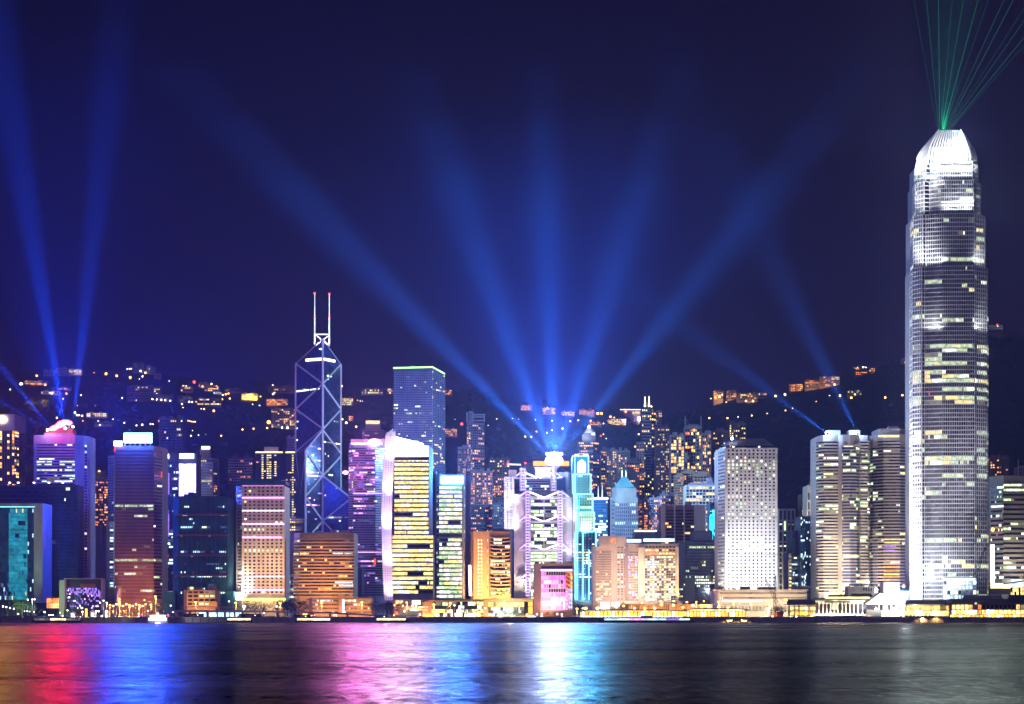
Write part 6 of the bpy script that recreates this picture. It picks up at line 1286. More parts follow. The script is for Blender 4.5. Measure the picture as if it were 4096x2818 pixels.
for px, y, where in ((916, 2407, 'beside the hotel street sign'), (976, 2427, 'with cold glare under the pink-banded hotel'), (1107, 2427, 'left of the orange lamp under the hotel'), (1056, 2454, 'low by the flyover under the hotel'), (414, 2404, 'left of the brown tower foot'), (427, 2412, 'between dark cube and brown tower'), (129, 2399, 'over the green-lit tree, left head'), (138, 2399, 'over the green-lit tree, right head'), (111, 2400, 'near the green-lit tree'), (73, 2457, 'low on the left quay'), (592, 2445, 'under the dark round tree'), (692, 2449, 'at the flyover ramp'), (802, 2453, 'under the flyover'), (270, 2443, 'behind the quay machines'), (683, 2424, 'before the green netted annex'), (555, 2456, 'in the shrubs by the dark round tree'), (3074, 2437, 'blazing left of the palm'), (1818, 2423, 'in the glass pavilion trees'), (1941, 2434, 'before the long glass hall'), (2148, 2459, 'left foot of the pink block'), (2167, 2457, 'second along the pink block foot'), (2229, 2458, 'third along the pink block foot'), (2247, 2459, 'fourth along the pink block foot')):
    lampthing(px, y, 1530+R()*10, 'lamp_white', f'white globe lamp {where}', .55 if px not in (976, 3074) else 1.1, arm=False, group='white globe lamps on the promenade', light=((.9, .95, 1), 9e3) if px in (976, 3074, 129, 427, 555, 2167, 2247) else None)

# orange car park lamps by the brown tower
for k in range(12):
    px = 440+k*13; lampthing(px, 2422+4*math.sin(k*2.1), 1575+R()*12, 'lamp_warm' if k % 3 else 'lamp_orange', f'{["first","second","third","fourth","fifth","sixth","seventh","eighth","ninth","tenth","eleventh","last"][k]} lamp of the blazing row at the brown tower foot, counted from the left', .8, arm=False, light=(OC, 3e4) if k % 3 == 0 else None, group='car park lamps at the foot of the brown tower')
# trees
for px, y, D, dk, wd, lb in ((66, 2396, 1590, 0, 1.1, 'tree lit bright green in front of the teal glass block'), (88, 2404, 1585, 0, .9, 'smaller green-lit tree right of the brightest one'), (128, 2408, 1580, 0, 1.0, 'green-lit tree under the twin white lamps'), (30, 2400, 1600, 1, 1.1, 'dark tree at the left edge'), (618, 2404, 1560, 1, 1.5, 'big dark round tree by the green netted annex'), (640, 2420, 1562, 1, 1.0, 'dark tree hugging the big round one'), (548, 2444, 1540, 1, 1.1, 'small dark tree before the orange car park'), (583, 2442, 1540, 1, 1.1, 'small dark tree left of the big round one'), (604, 2442, 1538, 1, 1.0, 'small dark tree under the big round one'), (500, 2440, 1545, 0, 1.3, 'yellow-lit shrub tree in the car park glare'), (525, 2442, 1545, 0, 1.3, 'second yellow-lit shrub tree in the glare'),
    (1150, 2392, 1600, 1, 1.2, 'dark tree behind the flyover left of the tan low block'), (1180, 2394, 1602, 1, 1.2, 'dark broad tree behind the flyover'), (1215, 2396, 1604, 1, 1.2, 'dark tree touching the tan low block'), (1120, 2400, 1600, 1, 1.0, 'dark tree beside the hotel podium'), (985, 2404, 1600, 1, .9, 'dark tree under the hotel podium lights'), (1020, 2406, 1600, 1, .9, 'dark tree mid-way under the hotel podium'), (1055, 2404, 1600, 1, .9, 'dark tree right part of the hotel podium'),
    (1512, 2405, 1560, 1, 1.2, 'dark tree left of the white fin base'), (1535, 2406, 1562, 1, 1.2, 'dark tree with violet lights at the white fin base'), (1558, 2407, 1560, 1, 1.1, 'dark tree right under the white fin'), (1592, 2412, 1562, 1, 1.0, 'dark tree right of the white fin base'), (1785, 2420, 1545, 1, .8, 'thin dark tree before the green-lit pavilion sign'), (1866, 2422, 1545, 1, .9, 'dark tree in the pavilion forecourt'), (1905, 2430, 1543, 0, .9, 'amber-lit tree at the right end of the pavilion'), (1850, 2436, 1543, 0, .9, 'yellow-lit small tree in the pavilion forecourt'),
    (2320, 2404, 1600, 1, 1.2, 'dark tree between pink block and canopy pier'), (2185, 2448, 1530, 0, 1.2, 'small amber tree under the pink block, left'), (2215, 2446, 1530, 0, 1.1, 'small amber tree under the pink block, centre'), (2250, 2444, 1532, 0, 1.2, 'small amber tree under the pink block, right'), (2300, 2450, 1534, 0, 1.1, 'small amber tree right of the pink block'), (2025, 2444, 1530, 0, 1, 'amber shrub tree before the glass hall, left'), (2055, 2446, 1530, 0, 1, 'amber shrub tree before the glass hall, middle'), (2080, 2446, 1530, 0, 1, 'amber shrub tree before the glass hall, right'),
    (2700, 2408, 1640, 1, 1.1, 'dark tree at the golden-pier hotel right corner'), (2757, 2396, 1640, 1, 1.1, 'feathery dark tree before the navy block'), (3104, 2425, 1530, 1, 1.2, 'dark wind-bent tree under the red crane, left half'), (3128, 2422, 1530, 1, 1.3, 'dark wind-bent tree under the red crane, right half')):
    tree(px, y, D, lb, wd, dark=bool(dk))
for px, y, c_, s_ in ((68, 2432, (.6, 1, .3), .16), (128, 2440, (.6, 1, .35), .14), (505, 2462, (1, .6, .05), .35), (1905, 2462, (1, .6, .1), .25), (2050, 2470, (1, .6, .2), .2), (2215, 2470, (1, .6, .3), .25)): flood(P(px, y, 1520 if y > 2450 else 1560), P(px, y-26, 1545 if y > 2450 else 1590), s_, c_, cone=110, alb=.08, size=.6)
lamp('POINT', 'violet_glow', P(1545, 2445, 1540), 2.0e4, (.5, .25, 1), size=1)
for k in range(26):
    pass
# low tan block behind the flyover
B = Bld('office_block', 'long low tan block with lit top row and central stair tower beside the flyover', 'building', 1365, 1590)
B.body([(1236, 4), (1248, 0), (1488, 0)], 2392, 'tan', depth=16); B.box('stair_tower', 1354, 1378, 2380, 2460, 'tan', d=-3, dep=8); B.box('stair_window', 1369, 1377, 2398, 2456, 'lit_cool', d=-3.4, dep=.5)
B.fac((1249, 0), (1353, 0), 2396, 2458, 4, 24, .62, .45, lit=.15, pal='cool', g='glass_black', sp='tan', pr='tan', dep=.6, rows={0: .75, 2: .2}); B.fac((1379, 0), (1487, 0), 2396, 2458, 4, 24, .66, .45, lit=.1, pal='office', g='glass_black', sp='tan', pr='tan', dep=.6, rows={0: .95, 2: .55}); B.finish(maxw=190, minpx=1.5)
# flyover
o = root('flyover', 'grey elevated road with parapet curving down along the quay', 'flyover', (X(1100, 1536), 1536, 4))
def deck(x, dy=0): return interp([(690, 2443), (720, 2442), (1000, 2444), (1300, 2449), (1430, 2455), (1560, 2466)], x)+dy
xs = [690, 760, 830, 900, 970, 1040, 1110, 1180, 1250, 1320, 1390, 1460, 1560]
for a, b_ in zip(xs, xs[1:]):
    mb2 = MB(); vs = []
    for x in (a+.3, b_-.3):
        for dd, dy in ((0, 6), (0, -1), (9, -1), (9, 6)): vs.append(tuple(P(x, deck(x, dy), 1532+dd)))
    mb2.add(vs, [(0, 4, 5, 1), (1, 5, 6, 2), (2, 6, 7, 3), (3, 7, 4, 0), (0, 1, 2, 3), (7, 6, 5, 4)], 'lilac'); mb2.build('deck_segment', o)
for x in (760, 830, 900, 970, 1040, 1110, 1180, 1250, 1320, 1390): mb2 = MB(); mb2.bar(P(x, deck(x, 5), 1536), (X(x, 1536), 1536, 3.5), .9, 'concrete', 8); mb2.build('column', o)
mb2 = MB()
for x in range(725, 960, 6): mb2.bar(P(x, 2428, 1541), P(x, 2442, 1541), .12, 'tan', 4)
mb2.bar(P(722, 2427, 1541), P(960, 2429, 1541), .25, 'tan'); mb2.build('railing', o, kind='stuff')
mb2 = MB(); mb2.bar(P(700, 2443, 1533), P(712, 2471, 1533), 1.3, 'lilac', 4); mb2.build('ramp_wall', o)
o = root('lit_hoarding', 'row of glowing pale blue panels under the flyover', 'hoarding', (X(890, 1545), 1545, 4))
for a, b_ in ((785, 807), (809, 831), (836, 866), (872, 915), (919, 934), (942, 974)): pbox(o, 'panel', ((X(a, 1545)+X(b_, 1545))/2, 1545, Z(2459, 1545)), (X(b_, 1545)-X(a, 1545), .4, 3.2), 'lit_cool')
for px0, px1, y0, mt, lb in ((735, 812, 2457, 'navy', 'dark low container shed at the left end of the hoarding'), (955, 1045, 2458, 'navy', 'dark shed with small window right of the hoarding'), (1175, 1240, 2462, 'navy', 'dark shed near the orange-lit flyover end'), (1500, 1550, 2463, 'navy', 'small dark kiosk with framed notice at the flyover foot'), (15, 120, 2466, 'grey', 'low pale store building on the left quay'), (440, 468, 2461, 'grey', 'small grey hut on the quay before the brown tower'), (217, 260, 2468, 'white', 'white container on the left quay')):
    B = Bld('shed', lb, 'shed', (px0+px1)/2, 1512, base=4); B.body([(px0, 0), (px1, 0)], y0, mt, depth=5); B.box('roof', px0-2, px1+2, y0-1.5, y0+.5, 'darkgrey', d=-.6, dep=6); B.box('shutter', px0+(px1-px0)*.3, px0+(px1-px0)*.6, y0+3, 2470, 'beige' if mt == 'navy' else 'lilac', d=-.15, dep=.2)
    B.box('door_lamp', px0+(px1-px0)*.7, px0+(px1-px0)*.7+4, y0+3, y0+6, 'lit_soffit', d=-.5, dep=.3); B.finish()
# left quay clutter: work lamps, machines, lit tents
def excav(px, D, lb, col='tan', flip=1):
    t = root('excavator', lb, 'excavator', (X(px, D), D, 4)); x = X(px, D)
    b_ = MB(); b_.box((x-1.2, D, 4.5), (4.2, 1, 1), 'darkgrey'); b_.box((x-1.2, D+2, 4.5), (4.2, 1, 1), 'darkgrey'); b_.build('track', t)
    b_ = MB(); b_.box((x-.8, D+1, 5.9), (3.6, 2.6, 1.5), col); b_.build('body', t); b_ = MB(); b_.box((x+1.0*flip, D+.6, 7.2), (1.5, 1.5, 1.6), 'glass'); b_.build('cab', t)
    b_ = MB(); b_.bar((x+1*flip, D+1.6, 6.2), (x+5*flip, D+1.6, 10.2), .3, col); b_.build('boom', t); b_ = MB(); b_.bar((x+5*flip, D+1.6, 10.2), (x+8*flip, D+1.6, 6.2), .24, col); b_.bar((x+8*flip, D+1.6, 6.2), (x+7*flip, D+1.6, 5.0), .6, 'darkgrey'); b_.build('stick_and_bucket', t)
excav(140, 1514, 'orange excavator lit green on the left quay', 'tan'); excav(318, 1516, 'orange excavator among lamps right of the green one', 'red', -1)
downlight(P(185, 2456, 1510), 3e4*1.6, (.2, 1, .15)); downlight(P(330, 2452, 1508), 3e4*1.6, (1, .85, .6))
for px, y, w_, lb in ((290, 2442, 26, 'white lit tent left in the quay works'), (370, 2440, 20, 'white lit tent beside the yellow post'), (425, 2438, 16, 'small white lit tent before the brown tower')):
    B = Bld('tent', lb, 'tent', px, 1526, base=4); B.body([(px-w_/2, 0), (px+w_/2, 0)], y+8, 'white', depth=5)
    mb2 = MB(); a_ = [P(px-w_/2-1, y+8, 1525.5), P(px+w_/2+1, y+8, 1525.5), P(px+w_/2+1, y+8, 1531.5), P(px-w_/2-1, y+8, 1531.5), P(px, y, 1528.5)]; mb2.add([tuple(v) for v in a_], [(0, 1, 4), (1, 2, 4), (2, 3, 4), (3, 0, 4), (3, 2, 1, 0)], 'white'); mb2.build('tent_roof', B.o); B.box('lit_opening', px-w_/4, px+w_/4, y+12, 2467, 'lit_snow', d=-.3, dep=.2); B.finish()
b_ = MB(); p = P(345, 2436, 1520); b_.box((p.x, 1520, (4+p.z)/2), (1.3, 1.3, p.z-4), 'lit_amber'); b_.build('lit_post', label='tall yellow glowing post in the quay works', cat='post', origin=(p.x, 1520, 4))
for px, y, k, r_ in ((98, 2446, 'w', .5), (108, 2445, 'w', .5), (118, 2447, 'w', .5), (136, 2448, 'w', .6), (178, 2449, 'w', .8), (158, 2473, 'm', .7), (153, 2473, 'm', .6), (196, 2461, 'w', .6), (204, 2461, 'w', .6), (212, 2461, 'w', .6), (250, 2465, 'w', .7), (288, 2468, 'm', .7), (298, 2468, 'w', .6), (330, 2448, 'w', .9), (322, 2470, 'o', .7), (385, 2446, 'w', .9), (394, 2446, 'w', .9), (378, 2470, 'w', .7), (407, 2465, 'w', 1.0), (425, 2467, 'w', 1.2), (427, 2447, 'w', 1.1), (387, 2444, 'm', .6), (453, 2447, 'o', .9), (240, 2452, 'o', .6), (12, 2427, 'w', .9), (25, 2429, 'w', .9), (40, 2433, 'w', .8), (55, 2436, 'w', .7), (672, 2461, 'r', 1.0), (566, 2460, 'r', .7), (748, 2471, 'm', .4), (1215, 2458, 'o', .9), (1225, 2458, 'o', .8), (1247, 2464, 'o', .9), (1258, 2464, 'o', .9), (1335, 2462, 'w', .7), (1345, 2462, 'w', .7), (1576, 2462, 'o', .8), (1680, 2460, 'w', 1.1), (1672, 2466, 'r', .7), (1840, 2461, 'w', .9), (1875, 2463, 'w', .8), (1892, 2462, 'w', .7), (1912, 2463, 'm', .7), (1618, 2446, 'w', 1.0), (1652, 2438, 'w', 1.3), (1664, 2424, 'w', .9), (1650, 2424, 'w', .9), (1612, 2424, 'm', .9), (1578, 2422, 'm', .8), (3090, 2467, 'm', 1.1), (3185, 2468, 'w', 1.0), (3230, 2450, 'm', .8), (3470, 2473, 'w', .6), (3395, 2431, 'r', .8), (3408, 2431, 'r', .6)):
    nm, c_, c2 = KN[k]; p = P(px, y, 1508 if px < 700 else 1524)
    t = root('work_lamp', near_label(px, y, f'{c2} work lamp', QM), 'lamp', (p.x, p.y, 4), group=f'{c_} work lamps on the quay')
    b2 = MB(); b2.bar((p.x, p.y, 4), (p.x, p.y, p.z), .07, 'steel', 5); b2.build('post', t); put('lamp_head', GL[nm], t, loc=(0, 0, p.z-4), scale=(r_*.62,)*3)
# glass pavilion, hall
B = Bld('pavilion', 'low glass pavilion with a dark upswept roof and green-yellow lit rooms', 'pavilion', 1820, 1560)
B.body([(1690, 0), (1935, 0)], 2402, 'tan', depth=14); mb2 = MB(); vs = []
for x, y in ((1680, 2407), (1705, 2402), (1732, 2391), (1738, 2398), (1935, 2400)): vs += [tuple(P(x, y-1, 1554)), tuple(P(x, y+5, 1554)), tuple(P(x, y+5, 1576)), tuple(P(x, y-1, 1576))]
mb2.add(vs, [(k*4+q, k*4+4+q, k*4+4+(q+1) % 4, k*4+(q+1) % 4) for k in range(4) for q in range(4)]+[(0, 1, 2, 3), (19, 18, 17, 16)], 'roofdark'); mb2.build('roof', B.o)
B.fac((1735, -.1), (1933, -.1), 2408, 2468, 4, 26, .88, .9, lit=.25, pal='office', g='glass_black', pr='navy', sp='darkgrey', dep=.4, rows={0: .3, 1: .1, 2: .75, 3: .5}, keep=.5)
B.box('sign_band', 1728, 1780, 2438, 2451, 'lit_lime', d=-.9, dep=.5); B.box('lit_room', 1770, 1792, 2410, 2424, 'lit_green', d=-.7, dep=.4); B.box('solid_wall', 1690, 1732, 2408, 2468, 'tan', d=-.6, dep=.6)
B.fac((1675, -.7), (1712, -.7), 2424, 2446, 2, 8, .6, .4, lit=.9, pal='gold', g='tan', pr=None); B.finish(maxw=100)
B = Bld('arcade', 'gold-lit glass entrance hall behind the palms right of the white fin', 'building', 1625, 1600)
B.body([(1572, 0), (1690, 0)], 2398, 'tan', depth=14); B.fac((1582, -.1), (1612, -.1), 2402, 2418, 1, 4, .8, .9, lit=1, pal='gold', g='lit_amber'); B.fac((1648, -.1), (1682, -.1), 2402, 2420, 1, 5, .8, .9, lit=1, pal='halo', g='lit_halo'); B.fac((1576, -.1), (1688, -.1), 2424, 2462, 2, 12, .8, .8, lit=.8, pal='orange', g='lit_amber', sp='tan', pr='tan', rows={1: 1}); B.box('parasol', 1640, 1672, 2438, 2445, 'lit_snow', d=-8, dep=3); B.finish(maxw=60)
B = Bld('city_hall', 'low broad hall with a gold-lit upper window row and teal glass below', 'building', 2030, 1570)
B.body([(1935, 0), (2132, 0)], 2400, 'beige', depth=18); B.box('roof', 1930, 2136, 2395, 2401, 'grey', d=-2, dep=20); B.box('glass_side', 2096, 2112, 2408, 2462, 'glass_black', d=-.6, dep=.4)
B.fac((1953, -.1), (2096, -.1), 2406, 2430, 1, 14, .92, .7, lit=1, pal='gold', g='lit_yellow', pr='tan', dep=.5); B.fac((1953, -.1), (2096, -.1), 2430, 2466, 3, 26, .85, .94, lit=.55, pal='cool', g='glass_teal', pr='darkgrey', dep=.3, keep=.3)
for y in (2410, 2430): B.box('amber_room', 2114, 2129, y, y+14 if y < 2420 else y+22, 'lit_amber', d=-.5, dep=.4)
B.box('roof_room', 2095, 2115, 2386, 2396, 'beige', d=2, dep=5); B.finish(maxw=90)
lamp('POINT', 'hall_glow', P(2040, 2440, 1556), 3e4, (1, .7, .3), size=2); lamp('POINT', 'podium_glow', P(2052, 2388, 1700), 4e4, (1, .62, .2), size=2)
flood(P(1950, 2402, 1680), P(1965, 2310, 1720), .85, (1, .42, .08), cone=120); flood(P(1905, 2402, 1690), P(1925, 2290, 1720), .6, (1, .42, .10), cone=120); flood(P(1960, 2402, 1650), P(1965, 2200, 1720), .30, (1, .5, .2), cone=80)
flood(P(2012, 2402, 1685), P(2005, 2330, 1718), 1.0, (1, .5, .1), cone=120)
b_ = MB(); p = P(2002, 2468, 1508); b_.box((p.x, p.y, p.z), (3, 1.5, 2.4), 'lit_soffit'); b_.build('lit_kiosk', label='small glowing cream box on the quay before the glass hall', cat='kiosk', origin=(p.x, p.y, 4))
b_ = MB(); p = P(2125, 2470, 1510); b_.box((p.x, p.y, p.z), (6, 1.5, 2.0), 'lit_soffit'); b_.build('lit_counter', label='low cream-lit counter at the left foot of the pink block', cat='counter', origin=(p.x, p.y, 4))
for x in (2070, 2110): flood(P(x, 2400, 1860), P(x, 2200, 1878), .28, (1, .86, .7), cone=90, alb=.66)
flood(P(2150, 2462, 1580), P(2150, 2340, 1600), .75, (1, .48, .14), cone=130)
# golden canopy pier
B = Bld('ferry_pier', 'long pier under a thin curved pale roof, flooded with golden light', 'ferry pier', 2590, 1508, base=4); D = 1508
for a, b_, yt in ((2312, 2740, 2438), (2736, 2995, 2434)):
    mb2 = MB(); vs = []; n = 12
    for k in range(n+1):
        t = k/n; x = lerp(a, b_, t); y = yt+6*abs(2*t-1)**3
        vs += [tuple(P(x, y+3.5, D)), tuple(P(x, y, D+1)), tuple(P(x, y-1, D+8)), tuple(P(x, y+3.5, D+16))]
    mb2.add(vs, [(k*4+q, k*4+4+q, k*4+4+(q+1) % 4, k*4+(q+1) % 4) for k in range(n) for q in range(4)]+[(0, 1, 2, 3), (n*4+3, n*4+2, n*4+1, n*4)], 'roofgreen' if a > 2500 else 'concrete'); mb2.build('roof', B.o)
    B.box('soffit_light', a+12, b_-12, yt+6, yt+8, 'lit_soffit', d=3, dep=9)
for x in list(range(2325, 2730, 15))+list(range(2745, 2990, 14)):
    mb2 = MB(); p0 = P(x, 2474, D+2); mb2.bar((p0.x, p0.y, 4), P(x, 2450, D+2), .35, 'cream', 6); mb2.bar(P(x, 2450, D+2), P(x+5, 2443, D+2), .25, 'cream', 5); mb2.bar(P(x, 2450, D+2), P(x-5, 2443, D+2), .25, 'cream', 5); mb2.build('column', B.o)
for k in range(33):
    a = 2322+k*20; B.box('glow_wall_panel', a, a+19, 2447, 2464 if a < 2720 else 2466, 'lit_amber' if k % 3 else 'lit_soffit', d=13, dep=.5)  # panels glow themselves in place of lamplight on the back wall
B.box('floor_glow', 2320, 2730, 2465, 2471, 'lit_soffit', d=12, dep=.5)  # glowing strip stands in for light pooled on the floor
B.finish()
for k in range(10): downlight(P(2350+k*66, 2450, D+4), 1.0e4*1.6, (1, .58, .16))
for k in range(16):
    px = 2340+k*38+R()*14; y = 2420+R()*18; lampthing(px, y, 1560+R()*20, 'lamp_warm' if k % 2 else 'lamp_orange', near_label(px, y, 'warm lamp above the canopy pier roof', [(2350, 2420, 'the pink block corner'), (2420, 2424, 'the larger white panel'), (2463, 2417, 'the smaller white panel'), (2540, 2415, 'the fine-grid hotel'), (2566, 2415, 'the left golden pier'), (2633, 2448, 'the glowing white stall'), (2709, 2415, 'the right golden pier'), (2757, 2405, 'the feathery tree'), (2817, 2422, 'the yellow sign'), (2868, 2410, 'the post office corner')]), .95+.35*R(), arm=False, group='lamps behind the golden canopy pier', light=(OC, 5e4) if k % 3 == 0 else None)
B = Bld('low_block', 'low cream podium ablaze with white panels behind the canopy pier', 'building', 2400, 1580)
B.body([(2378, 0), (2520, 0)], 2416, 'cream', depth=12); B.box('lit_panel', 2403, 2437, 2411, 2436, 'sign_small', d=-1, dep=.5); B.box('lit_panel', 2448, 2478, 2410, 2424, 'sign_small', d=-1, dep=.5)
B.fac((2480, 0), (2520, 0), 2420, 2440, 1, 7, .5, .7, lit=.4, pal='warm', g='glass_brown', pr='cream'); B.finish()
B = Bld('low_block', 'low tan wall building under the golden-pier hotel glowing orange', 'building', 2620, 1590)
B.body([(2520, 0), (2850, 0)], 2418, 'tan', depth=12); B.fac((2522, 0), (2700, 0), 2420, 2440, 1, 24, .4, .8, lit=.3, pal='orange', g='glass_brown', pr='tan', dep=.5); B.box('lit_sign', 2800, 2835, 2419, 2426, 'lit_lime', d=-1, dep=.5); B.box('lit_panel', 2605, 2662, 2444, 2452, 'sign_small', d=-30, dep=.5); B.finish(maxw=30)
# dolphins and tyre arches under the pier
for x in (2918, 2976):
    mb2 = MB(); pr_ = None
    for k in range(9): 
        t = math.pi*k/8; p_ = P(x-13*math.cos(t), 2476+11*math.sin(t), 1500.2)
        if pr_: mb2.bar(pr_, p_, .55, 'cream', 6)
        pr_ = p_
    mb2.build('fender_arch', label=f'cream fender arch under the canopy pier, {"left" if x < 2950 else "right"} of the pair', cat='fender', origin=P(x, 2489, 1500.2)); downlight(P(x, 2476, 1498), 7e3*1.6, (1, .6, .15))
# cranes
def crane(px, ybase, pxt, ytop, D, lb, col, w_=2.0):
    t = root('crane', lb, 'crane', (X(px, D), D, 4)); a, b_ = Vector(P(px, ybase, D)), Vector(P(pxt, ytop, D)); mb2 = MB(); n = 16; d = (b_-a); u = d.normalized().cross(Vector((0, 1, 0)))
    for s_ in (-1, 1): mb2.bar(a+u*w_*.5*s_, b_+u*.3*s_, .22, col, 4)
    for k in range(n):
        wa = lerp(w_*.5, .3, k/n); wb = lerp(w_*.5, .3, (k+1)/n); s_ = 1 if k % 2 else -1; mb2.bar(a+d*(k/n)+u*wa*s_, a+d*((k+1)/n)-u*wb*s_, .15, col, 4)
    mb2.build('jib', t); mb2 = MB(); mb2.box((a.x, D+2, 6), (5, 4, 4), col); mb2.build('cab', t); mb2 = MB(); mb2.bar(b_, (b_.x+.5, D, b_.z-9), .08, 'darkgrey', 4); mb2.bar(b_, (a.x+3, D+3, a.z+6), .07, 'darkgrey', 4); mb2.build('cable', t)
crane(3120, 2440, 3062, 2318, 1535, 'red lattice crane leaning left before the porthole tower', 'red', 3.0); crane(3098, 2430, 3102, 2303, 1548, 'dark lattice crane standing upright beside the red one', 'darkgrey', 2.2); crane(3896, 2320, 3940, 2190, 1625, 'dark crane jib leaning right before the tallest tower', 'darkgrey', 2.6)

# ---- Edwardian style ferry piers
random.seed(5)
def gable_roof(B, x0, x1, ye, yr, d, dep, mat, name='roof', over=3):
    D = B.D+d; a = [P(x0-over, ye, D-1.5), P(x1+over, ye, D-1.5), P(x1-6, yr, D+dep/2), P(x0+6, yr, D+dep/2), P(x1+over, ye, D+dep), P(x0-over, ye, D+dep)]
    mb2 = MB(); mb2.add([tuple(v) for v in a], [(0, 1, 2, 3), (3, 2, 4, 5), (1, 4, 2), (0, 3, 5), (0, 5, 4, 1)], mat); return mb2.build(name, B.o)
B = Bld('ferry_pier', 'open ferry pier with yellow lit timber posts and dark hipped roof', 'ferry pier', 3205, 1512, base=4)
gable_roof(B, 3148, 3264, 2418, 2398, 0, 16, 'roofdark'); B.box('eave', 3145, 3264, 2418, 2421, 'rust', d=-1.5, dep=16)
for x in (3153, 3158, 3175, 3178, 3194, 3197, 3232, 3236): B.box('post', x, x+2.4, 2421, 2470, 'cream', d=0, dep=.5)
B.box('back_wall', 3152, 3262, 2424, 2466, 'lit_dim', d=12, dep=.5); B.fac((3160, 11.5), (3262, 11.5), 2426, 2464, 2, 9, .8, .7, lit=.75, pal='gold', g='lit_amber', keep=.4); B.box('landing', 3175, 3195, 2438, 2441, 'tan', d=2, dep=6)
for k in range(7): B.box('stair_step', 3226+k*5, 3232+k*5, 2476-k*3, 2479-k*3, 'cream', d=-1, dep=3)
B.finish(); downlight(P(3185, 2440, 1516), 3e4*1.6, (1, .72, .25)); downlight(P(3240, 2445, 1514), 3e4*1.6, (1, .9, .5))
B = Bld('ferry_pier', 'white colonnaded ferry pier with green roofs and uplit columns', 'ferry pier', 3440, 1508, base=4); D = 1508
B.box('quay_base', 3262, 3608, 2466, 2491, 'roofdark', d=-7, dep=30); B.box('upper_deck', 3262, 3520, 2458, 2463, 'lilac', d=-2, dep=18); B.box('rear_wall', 3268, 3470, 2412, 2458, 'navy', d=12, dep=1); B.box('frieze', 3262, 3470, 2402, 2412, 'white', d=-.6, dep=1.2)
for x0, x1, ye, yr, dd in ((3250, 3330, 2404, 2392, 0), (3300, 3400, 2410, 2396, -2), (3330, 3475, 2398, 2391, 4)): gable_roof(B, x0, x1, ye, yr, dd, 16, 'roofgreen')
gable_roof(B, 3310, 3390, 2392, 2380, 10, 16, 'roofdark'); gable_roof(B, 3400, 3490, 2390, 2375, 12, 16, 'roofdark'); B.box('fascia_light', 3302, 3478, 2389, 2394, 'lit_soffit', d=6, dep=1)
B.box('end_pavilion', 3330, 3353, 2400, 2440, 'white', d=-1, dep=8)
for k, x in enumerate([3276, 3292, 3307, 3322, 3337, 3352, 3369, 3384, 3400, 3416, 3432, 3450]):
    mb2 = MB(); mb2.bar(P(x, 2458, D-1.6), P(x, 2450, D-1.6), .62, 'white', 8, .45); mb2.bar(P(x, 2450, D-1.6), P(x, 2418, D-1.6), .36, 'white', 8, .30); mb2.bar(P(x, 2418, D-1.6), P(x, 2412, D-1.6), .30, 'white', 8, .8); mb2.build('column', B.o)
    lamp('POINT', 'column_uplight', P(x, 2456, D-2.9), 2600, (1, .72, .42), size=.3)
    if k < 11: 
        xb = [3276, 3292, 3307, 3322, 3337, 3352, 3369, 3384, 3400, 3416, 3432, 3450][k+1]; mb2 = MB(); pr_ = None
        for q in range(7):
            t = math.pi*q/6; p_ = P((x+xb)/2-(xb-x)/2*math.cos(t), 2420-6*math.sin(t), D-1.6)
            if pr_: mb2.bar(pr_, p_, .3, 'white', 5)
            pr_ = p_
        mb2.build('arch', B.o)
for x in range(3270, 3520, 12): B.box('lower_post', x, x+3, 2463, 2478, 'lilac', d=-1.6, dep=.6)
mb2 = MB(); a_ = [P(3462, 2418, 1502), P(3522, 2374, 1502), P(3618, 2400, 1502), P(3620, 2418, 1502)]; mb2.add([tuple(v) for v in a_]+[(v.x, v.y+16, v.z) for v in a_], [(3, 2, 1, 0), (4, 5, 6, 7), (0, 1, 5, 4), (1, 2, 6, 5), (2, 3, 7, 6), (3, 0, 4, 7)], 'white'); mb2.build('gable', B.o)
B.box('gable_wall', 3600, 3620, 2418, 2470, 'white', d=-5, dep=14)
B.fac((3500, -5.5), (3600, -5.5), 2420, 2440, 1, 16, .8, .9, lit=.5, pal='office', g='glass_black', keep=.2); B.fac((3524, -5.5), (3600, -5.5), 2442, 2480, 2, 2, .95, .88, lit=1, pal='halo', g='lit_halo', litf=lambda i, j, m: 'lit_halo'); B.box('dark_bay', 3466, 3522, 2440, 2480, 'roofdark', d=-4, dep=8)
B.finish()
for x in (3490, 3530, 3570, 3605): flood(P(x, 2438, 1488), P(x, 2400, 1502), 4.5, (1, .9, .72), cone=110, alb=.78, size=.6)
downlight(P(3342, 2445, 1503), 9e3*1.6, (1, .85, .6)); downlight(P(3480, 2456, 1502), 5e3*1.6, (1, .6, .25))
for x in (3290, 3350, 3420): flood(P(x, 2395, 1500), P(x, 2408, 1508), 1.1, (1, .8, .5), cone=140, alb=.78, size=.5)
B = Bld('ferry_pier', 'two-storey pier with dark hipped roof, planting and lit cafe windows', 'ferry pier', 3710, 1512, base=4)
gable_roof(B, 3622, 3800, 2418, 2401, -2, 20, 'roofdark', over=4); B.body([(3622, 2), (3800, 2)], 2419, 'cream', depth=12)
B.fac((3623, 1.9), (3798, 1.9), 2423, 2441, 1, 14, .85, .85, lit=.9, pal='gold', g='lit_amber', pr='cream', dep=.4, keep=.3); B.fac((3620, 1.9), (3798, 1.9), 2443, 2466, 1, 5, .95, .9, lit=1, pal='halo', g='lit_halo', pr='cream', dep=.5, litf=lambda i, j, m: 'lit_soffit' if i % 2 else 'lit_yellow')
B.box('brick_wall', 3610, 3760, 2475, 2491, 'tan', d=-9, dep=8); B.box('balcony_rail', 3620, 3800, 2440, 2442.5, 'white', d=-1, dep=.4); B.finish(maxw=40); downlight(P(3690, 2470, 1500), 9e3*1.6, (1, .55, .2)); downlight(P(3745, 2468, 1500), 9e3*1.6, (1, .55, .15))
